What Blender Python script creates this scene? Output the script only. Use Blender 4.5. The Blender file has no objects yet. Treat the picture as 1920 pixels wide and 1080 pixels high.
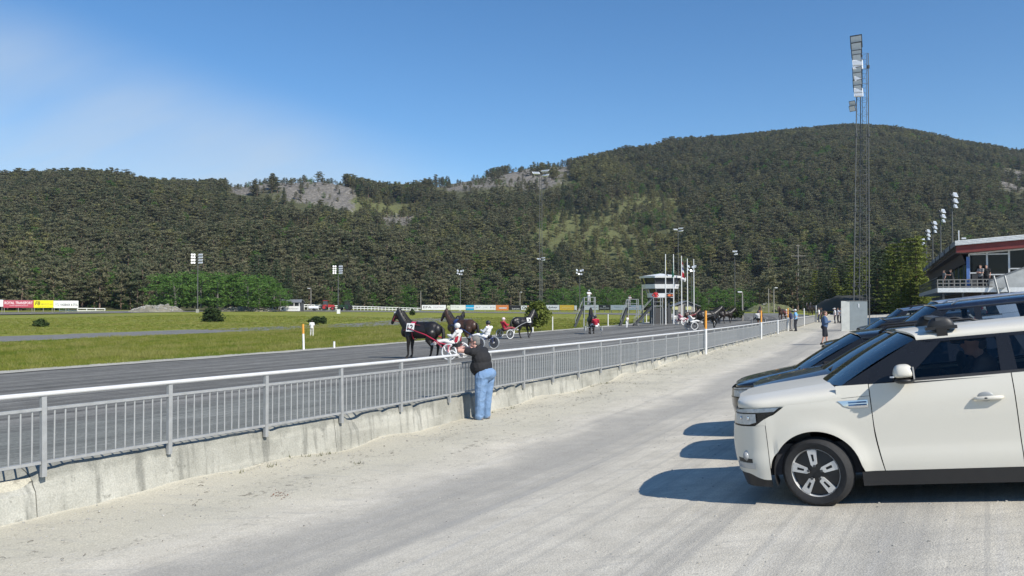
import bpy, bmesh, math, random
from mathutils import Vector, Matrix, noise
import numpy as np

# ------------------------------------------------------------------ camera, sky, sun, exposure
SC = bpy.context.scene
ROOT = SC.collection
FPX, HORIZON, EYE = 1500.0, 572.0, 2.4          # focal length and horizon row measured on a 1920 px wide picture
cam_data = bpy.data.cameras.new("camera")
cam = bpy.data.objects.new("camera", cam_data)
ROOT.objects.link(cam)
cam_data.sensor_width = 36.0
cam_data.lens = 36.0 * FPX / 1920.0
cam_data.clip_start, cam_data.clip_end = 0.05, 9000.0
cam.location = (0, 0, EYE)
cam.rotation_euler = (math.radians(90) + math.atan((HORIZON - 540.0) / FPX), 0, 0)
SC.camera = cam

SUN_EL, SUN_BEHIND = math.radians(41), math.radians(50)   # sun stands to the right and behind the camera
sun_dir = Vector((math.cos(SUN_EL) * math.cos(SUN_BEHIND), -math.cos(SUN_EL) * math.sin(SUN_BEHIND), math.sin(SUN_EL)))
sun_data = bpy.data.lights.new("sun", 'SUN')
sun_data.energy = 4.5
sun_data.angle = math.radians(0.5)
sun_data.color = (1.0, 0.945, 0.85)
sun = bpy.data.objects.new("sun", sun_data)
ROOT.objects.link(sun)
sun.rotation_euler = sun_dir.to_track_quat('Z', 'Y').to_euler()
sun.location = (40, -40, 60)

W = bpy.data.worlds.new("World")
SC.world = W
W.use_nodes = True
wt = W.node_tree
wt.nodes.clear()
def wn(t, **kw):
    n = wt.nodes.new(t)
    for k, v in kw.items():
        setattr(n, k, v)
    return n
w_out, w_bg = wn('ShaderNodeOutputWorld'), wn('ShaderNodeBackground')
w_sky = wn('ShaderNodeTexSky')
w_sky.sky_type = 'NISHITA'
w_sky.sun_disc = False
w_sky.sun_elevation = SUN_EL
w_sky.sun_rotation = math.atan2(sun_dir.x, sun_dir.y)
w_sky.altitude = 50
w_sky.air_density, w_sky.dust_density, w_sky.ozone_density = 0.9, 0.0, 2.6
w_bg.inputs['Strength'].default_value = 0.115
# thin cirrus veil: direction projected on a flat layer high above, streaked noise
w_tc, w_sep = wn('ShaderNodeTexCoord'), wn('ShaderNodeSeparateXYZ')
wt.links.new(w_tc.outputs['Generated'], w_sep.inputs[0])
def wmath(op, a, b=None):
    n = wn('ShaderNodeMath', operation=op)
    for i, v in enumerate((a, b)):
        if v is None: continue
        if isinstance(v, (int, float)): n.inputs[i].default_value = v
        else: wt.links.new(v, n.inputs[i])
    return n.outputs[0]
zc = wmath('ADD', wmath('MAXIMUM', w_sep.outputs[2], 0.0), 0.10)
cx, cy = wmath('DIVIDE', w_sep.outputs[0], zc), wmath('DIVIDE', w_sep.outputs[1], zc)
w_comb = wn('ShaderNodeCombineXYZ')
wt.links.new(wmath('MULTIPLY', cx, 0.42), w_comb.inputs[0])
wt.links.new(wmath('MULTIPLY', wmath('ADD', cy, wmath('MULTIPLY', cx, 0.55)), 1.0), w_comb.inputs[1])
w_n1 = wn('ShaderNodeTexNoise'); w_n1.inputs['Scale'].default_value = 0.55; w_n1.inputs['Detail'].default_value = 7; w_n1.inputs['Roughness'].default_value = 0.55
w_n1.inputs['Distortion'].default_value = 0.5
wt.links.new(w_comb.outputs[0], w_n1.inputs['Vector'])
# the veil lies over the western part of the sky (to the left), fading out towards the zenith and to the right
w_side = wn('ShaderNodeMapRange'); w_side.interpolation_type = 'SMOOTHSTEP'
wt.links.new(wmath('ADD', w_sep.outputs[2], wmath('MULTIPLY', w_sep.outputs[0], 0.30)), w_side.inputs[0])
for i, v in enumerate((0.185, 0.085, 0.0, 1.0)): w_side.inputs[i + 1].default_value = v
w_ramp = wn('ShaderNodeMapRange'); w_ramp.interpolation_type = 'SMOOTHSTEP'
wt.links.new(w_n1.outputs['Fac'], w_ramp.inputs[0])
for i, v in enumerate((0.30, 0.68, 0.15, 1.0)): w_ramp.inputs[i + 1].default_value = v
w_east = wn('ShaderNodeMapRange'); w_east.interpolation_type = 'SMOOTHSTEP'
wt.links.new(w_sep.outputs[0], w_east.inputs[0])
for i, v in enumerate((0.10, -0.30, 0.0, 1.0)): w_east.inputs[i + 1].default_value = v
w_fac = wmath('MULTIPLY', wmath('MULTIPLY', wmath('MULTIPLY', w_side.outputs[0], w_east.outputs[0]), w_ramp.outputs[0]), 0.74)
w_mix = wn('ShaderNodeMix'); w_mix.data_type = 'RGBA'
wt.links.new(w_fac, w_mix.inputs[0])
w_hsv = wn('ShaderNodeHueSaturation'); w_hsv.inputs['Saturation'].default_value = 1.25
wt.links.new(w_sky.outputs[0], w_hsv.inputs['Color'])
wt.links.new(w_hsv.outputs[0], w_mix.inputs[6])
w_mix.inputs[7].default_value = (4.3, 4.9, 5.5, 1)
wt.links.new(w_mix.outputs[2], w_bg.inputs['Color'])
wt.links.new(w_bg.outputs[0], w_out.inputs[0])

SC.view_settings.view_transform = 'Standard'
SC.view_settings.look = 'None'
SC.view_settings.exposure = 0.36
SC.view_settings.gamma = 1.0
SC.view_settings.use_curve_mapping = False
SC.render.engine = 'CYCLES'
SC.cycles.max_bounces = 6
SC.cycles.transparent_max_bounces = 12
SC.cycles.caustics_reflective = False
SC.cycles.caustics_refractive = False

RNG = random.Random(7)

# ------------------------------------------------------------------ object helpers
class MB:
    """collects vertices and faces for ONE mesh"""
    def __init__(self): self.v, self.f, self.m, self.cur = [], [], [], 0
    def add(self, vs, fs):
        o = len(self.v)
        self.v.extend([tuple(p) for p in vs])
        self.f.extend([tuple(i + o for i in f) for f in fs])
        self.m.extend([self.cur] * len(fs))
        return o
    def box(self, c, s, R=None):
        hx, hy, hz = s[0] / 2, s[1] / 2, s[2] / 2
        vs = [Vector((x, y, z)) for x in (-hx, hx) for y in (-hy, hy) for z in (-hz, hz)]
        if R is not None: vs = [R @ p for p in vs]
        c = Vector(c)
        self.add([p + c for p in vs], [(0, 1, 3, 2), (4, 6, 7, 5), (0, 4, 5, 1), (2, 3, 7, 6), (0, 2, 6, 4), (1, 5, 7, 3)])
        return self
    def beam(self, a, b, w, h=None, up=(0, 0, 1)):
        a, b = Vector(a), Vector(b); h = h or w
        d = b - a; L = d.length
        if L < 1e-6: return self
        d /= L; up = Vector(up)
        if abs(d.dot(up)) > 0.98: up = Vector((1, 0, 0))
        s = d.cross(up).normalized(); u = s.cross(d)
        R = Matrix((s, d, u)).transposed()
        return self.box((a + b) / 2, (w, L, h), R)
    def path(self, pts, rad, n=8, caps=True):
        pts = [Vector(p) for p in pts]
        if isinstance(rad, (int, float)): rad = [rad] * len(pts)
        rings, vs, fs = len(pts), [], []
        ref = None
        for i, p in enumerate(pts):
            d = (pts[min(i + 1, rings - 1)] - pts[max(i - 1, 0)])
            d = d.normalized() if d.length > 1e-9 else Vector((0, 0, 1))
            if ref is None: ref = Vector((0, 0, 1)) if abs(d.z) < 0.9 else Vector((1, 0, 0))
            s = d.cross(ref).normalized(); u = s.cross(d).normalized()
            ref = u
            for k in range(n):
                a = 2 * math.pi * k / n
                vs.append(p + (s * math.cos(a) + u * math.sin(a)) * rad[i])
        for i in range(rings - 1):
            for k in range(n):
                k2 = (k + 1) % n
                fs.append((i * n + k, i * n + k2, (i + 1) * n + k2, (i + 1) * n + k))
        if caps:
            fs.append(tuple(reversed(range(n)))); fs.append(tuple(range((rings - 1) * n, rings * n)))
        self.add(vs, fs); return self
    def tube(self, a, b, r0, r1=None, n=8): return self.path([a, b], [r0, r0 if r1 is None else r1], n)
    def ell(self, c, r, R=None, nu=12, nv=8):
        c = Vector(c); vs, fs = [], []
        if isinstance(r, (int, float)): r = (r, r, r)
        for j in range(1, nv):
            b = math.pi * j / nv
            for i in range(nu):
                a = 2 * math.pi * i / nu
                p = Vector((r[0] * math.sin(b) * math.cos(a), r[1] * math.sin(b) * math.sin(a), r[2] * math.cos(b)))
                vs.append(c + (R @ p if R is not None else p))
        t = Vector((0, 0, r[2])); 
        top = len(vs); vs.append(c + (R @ t if R is not None else t)); vs.append(c - (R @ t if R is not None else t))
        for i in range(nu):
            i2 = (i + 1) % nu
            fs.append((top, i, i2)); fs.append((top + 1, (nv - 2) * nu + i2, (nv - 2) * nu + i))
            for j in range(nv - 2): fs.append((j * nu + i, (j + 1) * nu + i, (j + 1) * nu + i2, j * nu + i2))
        self.add(vs, fs); return self
    def cap(self, a, b, r0, r1=None, n=10):
        """tapered limb with round ends"""
        a, b = Vector(a), Vector(b); r1 = r0 if r1 is None else r1
        d = b - a; L = d.length
        if L < 1e-6: return self.ell(a, max(r0, r1), None, n, 6)
        d /= L
        pts, rad = [], []
        for k in range(3):
            q = math.pi / 2 * (1 - k / 3.0); pts.append(a - d * r0 * math.sin(q)); rad.append(max(r0 * math.cos(q), r0 * 0.12))
        pts += [a, b]; rad += [r0, r1]
        for k in range(1, 4):
            q = math.pi / 2 * (k / 3.0); pts.append(b + d * r1 * math.sin(q)); rad.append(max(r1 * math.cos(q), r1 * 0.12))
        return self.path(pts, rad, n)
    def lathe(self, prof, n=24, axis='y', c=(0, 0, 0)):
        """prof: (radius, along-axis) closed or open list"""
        vs, fs = [], []; m = len(prof)
        for k in range(n):
            a = 2 * math.pi * k / n; ca, sa = math.cos(a), math.sin(a)
            for (r, h) in prof:
                p = (r * ca, h, r * sa) if axis == 'y' else (r * ca, r * sa, h)
                vs.append((p[0] + c[0], p[1] + c[1], p[2] + c[2]))
        for k in range(n):
            k2 = (k + 1) % n
            for i in range(m - 1): fs.append((k * m + i, k * m + i + 1, k2 * m + i + 1, k2 * m + i))
        self.add(vs, fs); return self
    def grid(self, fn, nu, nv):
        vs = [fn(i / nu, j / nv) for j in range(nv + 1) for i in range(nu + 1)]
        fs = [(j * (nu + 1) + i, j * (nu + 1) + i + 1, (j + 1) * (nu + 1) + i + 1, (j + 1) * (nu + 1) + i) for j in range(nv) for i in range(nu)]
        self.add(vs, fs); return self
    def prism(self, poly, off):
        """poly: list of 3D points (planar), extruded by the vector off"""
        n = len(poly); off = Vector(off); vs = [Vector(p) for p in poly] + [Vector(p) + off for p in poly]
        fs = [tuple(range(n)), tuple(reversed(range(n, 2 * n)))] + [(i, i + n, (i + 1) % n + n, (i + 1) % n) for i in range(n)]
        self.add(vs, fs); return self
    def mesh(self, name, mats, smooth=False, angle=None, fix=True):
        me = bpy.data.meshes.new(name)
        me.from_pydata(self.v, [], self.f)
        for m in (mats if isinstance(mats, (list, tuple)) else [mats]): me.materials.append(m)
        if any(self.m): me.polygons.foreach_set('material_index', self.m)
        if fix:
            bm = bmesh.new(); bm.from_mesh(me); bmesh.ops.recalc_face_normals(bm, faces=bm.faces); bm.to_mesh(me); bm.free()
        if smooth:
            me.polygons.foreach_set('use_smooth', [True] * len(me.polygons))
            if angle: me.set_sharp_from_angle(angle=math.radians(angle))
        me.update()
        return me

def obj(name, mesh, parent=None, loc=None, rot=None):
    o = bpy.data.objects.new(name, mesh)
    ROOT.objects.link(o)
    if parent is not None: o.parent = parent
    if loc is not None: o.location = loc
    if rot is not None: o.rotation_euler = rot
    return o
def part(name, mb, mats, parent, smooth=False, angle=None, loc=None, rot=None):
    return obj(name, mb.mesh(name, mats, smooth, angle), parent, loc, rot)
def tag(o, label, cat, group=None):
    o['label'] = label; o['category'] = cat
    if group: o['group'] = group
    return o
def thing(name, label, cat, loc=(0, 0, 0), rz=0.0, group=None, rot=None):
    o = bpy.data.objects.new(name, None); ROOT.objects.link(o)
    o.empty_display_size = 0.2
    o.location = loc; o.rotation_euler = rot if rot is not None else (0, 0, rz)
    return tag(o, label, cat, group)
def struct(o, kind='structure'):
    o['kind'] = kind; return o
def copy_tree(o, parent=None):
    c = o.copy(); ROOT.objects.link(c)
    c.parent = parent
    for ch in list(o.children): copy_tree(ch, c)
    return c

_dg_n = [0]
def fuse(mb, name, mats, voxel=0.02, smooth_it=2):
    """turns overlapping limbs into ONE continuous skin (voxel union + smoothing)"""
    me0 = mb.mesh(name + '_raw', mats)
    o = bpy.data.objects.new('fuse', me0); ROOT.objects.link(o)
    r = o.modifiers.new('r', 'REMESH'); r.mode = 'VOXEL'; r.voxel_size = voxel; r.use_smooth_shade = True
    s = o.modifiers.new('s', 'SMOOTH'); s.factor = 0.5; s.iterations = smooth_it
    dg = bpy.context.evaluated_depsgraph_get(); dg.update()
    me = bpy.data.meshes.new_from_object(o.evaluated_get(dg))
    me.name = name
    ROOT.objects.unlink(o); bpy.data.objects.remove(o); bpy.data.meshes.remove(me0)
    me.materials.clear()
    for m in (mats if isinstance(mats, (list, tuple)) else [mats]): me.materials.append(m)
    me.polygons.foreach_set('use_smooth', [True] * len(me.polygons))
    return me

def text_mesh(body, height, mat, depth=0.004, bold=0.0, width=None, shear=0.0):
    cu = bpy.data.curves.new('lettering', 'FONT')
    cu.body = body; cu.size = 1.0; cu.extrude = 0.5; cu.offset = bold; cu.shear = shear
    cu.align_x = 'CENTER'; cu.align_y = 'CENTER'; cu.resolution_u = 3
    o = bpy.data.objects.new('t', cu); ROOT.objects.link(o)
    dg = bpy.context.evaluated_depsgraph_get(); dg.update()
    me = bpy.data.meshes.new_from_object(o.evaluated_get(dg))
    ROOT.objects.unlink(o); bpy.data.objects.remove(o); bpy.data.curves.remove(cu)
    co = np.empty(len(me.vertices) * 3); me.vertices.foreach_get('co', co); co = co.reshape(-1, 3)
    lo, hi = co.min(0), co.max(0); c = (lo + hi) / 2
    co -= c
    sy = height / (hi[1] - lo[1]); sx = sy if width is None else width / (hi[0] - lo[0])
    co[:, 0] *= sx; co[:, 1] *= sy; co[:, 2] *= depth
    me.vertices.foreach_set('co', co.ravel()); me.update()
    me.name = 'lettering'
    me.materials.clear(); me.materials.append(mat)
    return me

# ------------------------------------------------------------------ materials
def new_mat(name):
    m = bpy.data.materials.new(name); m.use_nodes = True
    nt = m.node_tree; nt.nodes.clear()
    out = nt.nodes.new('ShaderNodeOutputMaterial'); b = nt.nodes.new('ShaderNodeBsdfPrincipled')
    nt.links.new(b.outputs[0], out.inputs[0])
    return m, nt, b
def N(nt, t, **kw):
    n = nt.nodes.new(t)
    for k, v in kw.items(): setattr(n, k, v)
    return n
def noise_node(nt, vec, scale, detail=4, rough=0.55, dist=0.0):
    n = N(nt, 'ShaderNodeTexNoise')
    n.inputs['Scale'].default_value = scale; n.inputs['Detail'].default_value = detail
    n.inputs['Roughness'].default_value = rough; n.inputs['Distortion'].default_value = dist
    if vec is not None: nt.links.new(vec, n.inputs['Vector'])
    return n.outputs['Fac']
def ramp(nt, fac, stops):
    n = N(nt, 'ShaderNodeValToRGB'); r = n.color_ramp
    while len(r.elements) < len(stops): r.elements.new(0.5)
    for e, (p, c) in zip(r.elements, stops):
        e.position = p; e.color = (*c, 1) if len(c) == 3 else c
    nt.links.new(fac, n.inputs[0]); return n.outputs[0]
def mixc(nt, fac, a, b, mode='MIX'):
    n = N(nt, 'ShaderNodeMix', data_type='RGBA', blend_type=mode)
    for sock, v in ((n.inputs[0], fac), (n.inputs[6], a), (n.inputs[7], b)):
        if isinstance(v, (int, float)): sock.default_value = v
        elif isinstance(v, tuple): sock.default_value = (*v, 1) if len(v) == 3 else v
        else: nt.links.new(v, sock)
    return n.outputs[2]
def mapr(nt, val, a, b, c=0.0, d=1.0, smooth=True):
    n = N(nt, 'ShaderNodeMapRange')
    if smooth: n.interpolation_type = 'SMOOTHSTEP'
    nt.links.new(val, n.inputs[0])
    for i, v in enumerate((a, b, c, d)): n.inputs[i + 1].default_value = v
    return n.outputs[0]
def mth(nt, op, a, b=None):
    n = N(nt, 'ShaderNodeMath', operation=op)
    for i, v in enumerate((a, b)):
        if v is None: continue
        if isinstance(v, (int, float)): n.inputs[i].default_value = v
        else: nt.links.new(v, n.inputs[i])
    return n.outputs[0]
def vscale(nt, vec, s):
    n = N(nt, 'ShaderNodeMapping'); n.inputs['Scale'].default_value = s
    nt.links.new(vec, n.inputs['Vector']); return n.outputs[0]
def bump(nt, b, h, strength=0.3, dist=0.02):
    n = N(nt, 'ShaderNodeBump'); n.inputs['Strength'].default_value = strength; n.inputs['Distance'].default_value = dist
    nt.links.new(h, n.inputs['Height']); nt.links.new(n.outputs[0], b.inputs['Normal'])
_mc = {}
def M(name, col, rough=0.6, metal=0.0, var=0.12, scale=6.0, bmp=0.0, coat=0.0, spec=None):
    """plain surface with a little grain and wear"""
    if name in _mc: return _mc[name]
    m, nt, b = new_mat(name)
    tc = N(nt, 'ShaderNodeTexCoord')
    f = noise_node(nt, tc.outputs['Object'], scale, 5, 0.6)
    lo = tuple(c * (1 - var) for c in col); hi = tuple(min(1, c * (1 + var)) for c in col)
    nt.links.new(ramp(nt, f, [(0.3, lo), (0.7, hi)]), b.inputs['Base Color'])
    b.inputs['Roughness'].default_value = rough; b.inputs['Metallic'].default_value = metal
    if coat: b.inputs['Coat Weight'].default_value = coat; b.inputs['Coat Roughness'].default_value = 0.04
    if spec is not None: b.inputs['Specular IOR Level'].default_value = spec
    if bmp: bump(nt, b, noise_node(nt, tc.outputs['Object'], scale * 6, 4), bmp, 0.01)
    _mc[name] = m; return m
def glass_mat(name, tint, ior=1.5, rough=0.0):
    if name in _mc: return _mc[name]
    m = bpy.data.materials.new(name); m.use_nodes = True; nt = m.node_tree; nt.nodes.clear()
    out = N(nt, 'ShaderNodeOutputMaterial'); t = N(nt, 'ShaderNodeBsdfTransparent'); g = N(nt, 'ShaderNodeBsdfGlossy'); fr = N(nt, 'ShaderNodeFresnel'); mx = N(nt, 'ShaderNodeMixShader')
    t.inputs[0].default_value = (*tint, 1); g.inputs['Roughness'].default_value = rough; fr.inputs[0].default_value = ior
    g.inputs[0].default_value = (1, 1, 1, 1)
    nt.links.new(fr.outputs[0], mx.inputs[0]); nt.links.new(t.outputs[0], mx.inputs[1]); nt.links.new(g.outputs[0], mx.inputs[2]); nt.links.new(mx.outputs[0], out.inputs[0])
    _mc[name] = m; return m

def smooth(a, b, x):
    t = min(1.0, max(0.0, (x - a) / (b - a))); return t * t * (3 - 2 * t)
def lerp(a, b, t): return a + (b - a) * t
def interp(x, tab):
    if x <= tab[0][0]: return tab[0][1]
    for (x0, y0), (x1, y1) in zip(tab, tab[1:]):
        if x <= x1: return lerp(y0, y1, (x - x0) / (x1 - x0))
    return tab[-1][1]

# ------------------------------------------------------------------ the line of the track fence: everything is laid out along it
_ctrl = [(-26.5, -27.0), (-17.5, -12.0), (-11.7, -1.7), (-5.55, 8.67), (-0.97, 16.7), (8.37, 34.7), (20.0, 60.0), (38.4, 101.0), (58.0, 144.5), (80, 193.5), (140, 327), (220, 505)]
_tab = []
def _cat(p0, p1, p2, p3, u):
    return tuple(0.5 * ((2 * b) + (-a + c) * u + (2 * a - 5 * b + 4 * c - d) * u * u + (-a + 3 * b - 3 * c + d) * u ** 3) for a, b, c, d in zip(p0, p1, p2, p3))
for i in range(1, len(_ctrl) - 2):
    for k in range(60):
        _tab.append(_cat(_ctrl[i - 1], _ctrl[i], _ctrl[i + 1], _ctrl[i + 2], k / 60.0))
_tab = np.array(_tab)
_seg = np.linalg.norm(np.diff(_tab, axis=0), axis=1)
_arc = np.concatenate([[0], np.cumsum(_seg)])
_arc -= _arc[int(np.argmin(np.hypot(_tab[:, 0] + 5.55, _tab[:, 1] - 8.67)))]
_tan = np.gradient(_tab, _arc, axis=0); _tan /= np.linalg.norm(_tan, axis=1)[:, None]
def FP(t):
    x, y = float(np.interp(t, _arc, _tab[:, 0])), float(np.interp(t, _arc, _tab[:, 1]))
    dx, dy = float(np.interp(t, _arc, _tan[:, 0])), float(np.interp(t, _arc, _tan[:, 1]))
    l = math.hypot(dx, dy); dx /= l; dy /= l
    if t < _arc[0]: x += dx * (t - _arc[0]); y += dy * (t - _arc[0])
    if t > _arc[-1]: x += dx * (t - _arc[-1]); y += dy * (t - _arc[-1])
    return x, y, dx, dy
def tp(t, p):
    x, y, dx, dy = FP(t)
    return x + dy * p, y - dx * p
def inv(x, y):
    i = int(np.argmin((_tab[:, 0] - x) ** 2 + (_tab[:, 1] - y) ** 2))
    dx, dy = _tan[i]; vx, vy = x - _tab[i, 0], y - _tab[i, 1]
    return float(_arc[i] + vx * dx + vy * dy), float(vx * dy - vy * dx)
_trk = [(-260, 0.9), (-160, 0.75), (-130, 0.6), (-90, -0.1), (-60, -0.3), (-35, -0.3), (-25, -0.16), (-22, -0.1), (-11, 0.12), (-3, 0.34), (0, 0.42)]
def gz_tp(t, p, x, y):
    if p < 0:
        z = interp(p, _trk) + 0.75 * smooth(105, 150, y) * smooth(-150, -60, p) + 0.45 * smooth(140, 210, y) * smooth(-60, -150, p)
        return z
    b = 0.3 * smooth(4, 34, t)
    q = p - 3.5
    s = 0.112 * (q if q > 1.2 else (max(0.0, q + 1.2) ** 2) / 4.8)
    if p > 13: s = 0.112 * 9.5 + 0.02 * (min(p, 40) - 13)
    return b * (1 - 0.6 * smooth(3, 9, p)) + s + 0.75 * smooth(105, 150, y)
def gz(x, y):
    t, p = inv(x, y); return gz_tp(t, p, x, y)
def at(px, Y):
    """world x of picture column px at depth Y"""
    return (px - 960.0) / FPX * Y
def at_p(px, p):
    """depth at which the sight line of column px is p metres beside the fence line"""
    k = (px - 960.0) / FPX
    best = None
    for i in range(30, 4200):
        Y = i * 0.1 if i < 2000 else 200 + (i - 2000) * 0.2
        t, q = inv(k * Y, Y)
        if (q - p) * (s0 := (best if best is not None else (q - p))) < 0: return Y
        best = q - p
    return None
def zpx(py, Y): return EYE + (HORIZON - py) * Y / FPX
# ------------------------------------------------------------------ ground materials
def mat_apron():
    m, nt, b = new_mat('dusty_gravel')
    uv = N(nt, 'ShaderNodeUVMap').outputs[0]
    tc = N(nt, 'ShaderNodeTexCoord').outputs['Object']
    sep = N(nt, 'ShaderNodeSeparateXYZ'); nt.links.new(uv, sep.inputs[0])
    t, p = sep.outputs[0], sep.outputs[1]
    big = noise_node(nt, tc, 0.35, 6, 0.6)
    mid = noise_node(nt, tc, 2.3, 6, 0.65)
    fine = noise_node(nt, tc, 55, 3, 0.7)
    grit = N(nt, 'ShaderNodeTexVoronoi'); grit.inputs['Scale'].default_value = 70; nt.links.new(tc, grit.inputs['Vector'])
    lane = noise_node(nt, vscale(nt, uv, (0.035, 1.1, 1)), 1.0, 5, 0.62, 0.3)       # wheel tracks along the drive
    lane2 = noise_node(nt, vscale(nt, uv, (0.12, 5.0, 1)), 1.0, 4, 0.6)
    base = ramp(nt, mid, [(0.25, (0.495, 0.458, 0.382)), (0.75, (0.685, 0.637, 0.535))])
    col = mixc(nt, mapr(nt, lane, 0.50, 0.70, 0, 0.62), base, (0.29, 0.28, 0.258))
    col = mixc(nt, mapr(nt, lane2, 0.52, 0.75, 0, 0.4), col, (0.60, 0.58, 0.54))
    # beside the wall: pale silt washed down from the concrete; then a darker strip of bare tarmac; further out pale dust
    pw = mth(nt, 'ADD', p, mth(nt, 'MULTIPLY', mth(nt, 'SUBTRACT', big, 0.5), 2.2))
    silt = mapr(nt, pw, 1.2, 2.8, 1, 0)
    col = mixc(nt, mth(nt, 'MULTIPLY', silt, 0.85), col, (0.50, 0.47, 0.375))
    strip = mth(nt, 'MULTIPLY', mapr(nt, pw, 2.4, 3.2), mapr(nt, pw, 3.5, 5.0, 1, 0))
    col = mixc(nt, mth(nt, 'MULTIPLY', strip, 0.55), col, (0.265, 0.257, 0.24))
    # coarse tarmac showing through near the cars
    bare = mth(nt, 'MULTIPLY', mapr(nt, big, 0.42, 0.62), mapr(nt, p, 6.0, 9.0))
    col = mixc(nt, mth(nt, 'MULTIPLY', bare, 0.4), col, (0.33, 0.325, 0.31))
    sp = mapr(nt, fine, 0.34, 0.68, 0.80, 1.10)
    col = mixc(nt, 1.0, col, sp, 'MULTIPLY')
    # crumbs and rotted leaves gathered in bands along the foot of the wall, ruts left by tyres
    crumb = noise_node(nt, tc, 11, 4, 0.75); band = noise_node(nt, vscale(nt, uv, (0.5, 2.6, 1)), 1.0, 5, 0.7, 0.6)
    cm = mth(nt, 'MULTIPLY', mth(nt, 'MULTIPLY', mapr(nt, crumb, 0.52, 0.62), mapr(nt, band, 0.50, 0.62)), mapr(nt, pw, 3.2, 1.6, 0.0, 0.85))
    col = mixc(nt, cm, col, (0.17, 0.155, 0.125))
    rut = noise_node(nt, vscale(nt, uv, (0.02, 2.2, 1)), 1.0, 3, 0.5, 0.5)
    col = mixc(nt, mth(nt, 'MULTIPLY', mapr(nt, rut, 0.57, 0.66), mapr(nt, p, 3.2, 4.2, 0.0, 0.40)), col, (0.30, 0.29, 0.268))
    streak = noise_node(nt, vscale(nt, uv, (0.012, 6.5, 1)), 1.0, 3, 0.6, 0.15)
    col = mixc(nt, mth(nt, 'MULTIPLY', mapr(nt, streak, 0.52, 0.64), mapr(nt, p, 2.8, 4.0, 0.0, 0.34)), col, (0.31, 0.30, 0.275))
    sweep = noise_node(nt, vscale(nt, tc, (0.9, 7.0, 1)), 1.0, 4, 0.65, 0.4)      # faint cross ripples in the dust
    col = mixc(nt, mth(nt, 'MULTIPLY', mapr(nt, sweep, 0.54, 0.68), 0.30), col, (0.33, 0.32, 0.295))
    spots = noise_node(nt, tc, 16, 2, 0.5)
    col = mixc(nt, mapr(nt, spots, 0.70, 0.78, 0, 0.5), col, (0.20, 0.195, 0.18))
    nt.links.new(col, b.inputs['Base Color'])
    b.inputs['Roughness'].default_value = 0.95; b.inputs['Specular IOR Level'].default_value = 0.2
    h = mth(nt, 'ADD', mth(nt, 'MULTIPLY', fine, 0.6), mth(nt, 'ADD', mth(nt, 'MULTIPLY', mid, 1.6), mth(nt, 'MULTIPLY', grit.outputs['Distance'], 0.5)))
    bump(nt, b, h, 0.34, 0.02)
    return m
def mat_track():
    m, nt, b = new_mat('dark_cinder')
    uv = N(nt, 'ShaderNodeUVMap').outputs[0]
    tc = N(nt, 'ShaderNodeTexCoord').outputs['Object']
    s1 = noise_node(nt, vscale(nt, uv, (0.012, 0.55, 1)), 1.0, 5, 0.6, 0.25)
    s2 = noise_node(nt, vscale(nt, uv, (0.03, 3.0, 1)), 1.0, 4, 0.65)
    s3 = noise_node(nt, vscale(nt, uv, (0.25, 14.0, 1)), 1.0, 3, 0.6)
    f = noise_node(nt, tc, 22, 5, 0.7)
    blot = noise_node(nt, tc, 1.4, 5, 0.65)
    col = ramp(nt, s1, [(0.30, (0.090, 0.087, 0.079)), (0.5, (0.150, 0.146, 0.133)), (0.70, (0.255, 0.249, 0.228))])
    col = mixc(nt, mapr(nt, s2, 0.5, 0.68, 0, 0.85), col, (0.27, 0.265, 0.245))
    col = mixc(nt, mapr(nt, s2, 0.5, 0.30, 0, 0.75), col, (0.055, 0.055, 0.055))
    sepn = N(nt, 'ShaderNodeSeparateXYZ'); nt.links.new(uv, sepn.inputs[0])
    # outside lane next to the wall: greener, damp, combed into fine furrows
    near = mapr(nt, mth(nt, 'ADD', sepn.outputs[1], mth(nt, 'MULTIPLY', mth(nt, 'SUBTRACT', blot, 0.5), 2.5)), -6.5, -4.0)
    comb = ramp(nt, s3, [(0.3, (0.115, 0.122, 0.110)), (0.7, (0.25, 0.258, 0.235))])
    col = mixc(nt, mth(nt, 'MULTIPLY', near, 0.75), col, comb)
    col = mixc(nt, 1.0, col, mapr(nt, f, 0.3, 0.7, 0.75, 1.25), 'MULTIPLY')
    col = mixc(nt, 1.0, col, mapr(nt, blot, 0.3, 0.7, 0.85, 1.15), 'MULTIPLY')
    nt.links.new(col, b.inputs['Base Color'])
    b.inputs['Roughness'].default_value = 0.9; b.inputs['Specular IOR Level'].default_value = 0.25
    bump(nt, b, mth(nt, 'ADD', f, mth(nt, 'MULTIPLY', s3, 1.5)), 0.5, 0.02)
    return m
def mat_grass():
    m, nt, b = new_mat('field_grass')
    tc = N(nt, 'ShaderNodeTexCoord').outputs['Object']
    uv = N(nt, 'ShaderNodeUVMap').outputs[0]
    a = noise_node(nt, tc, 0.06, 5, 0.6); c = noise_node(nt, vscale(nt, uv, (0.12, 0.5, 1)), 1.0, 5, 0.65); d = noise_node(nt, tc, 4.0, 6, 0.7)
    col = ramp(nt, c, [(0.28, (0.120, 0.145, 0.026)), (0.5, (0.215, 0.235, 0.044)), (0.75, (0.32, 0.305, 0.074))])
    col = mixc(nt, mapr(nt, a, 0.45, 0.7, 0, 0.55), col, (0.20, 0.19, 0.085))
    col = mixc(nt, 1.0, col, mapr(nt, d, 0.3, 0.7, 0.65, 1.3), 'MULTIPLY')
    nt.links.new(col, b.inputs['Base Color']); b.inputs['Roughness'].default_value = 1.0; b.inputs['Specular IOR Level'].default_value = 0.1
    bump(nt, b, d, 0.6, 0.12)
    return m
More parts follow.
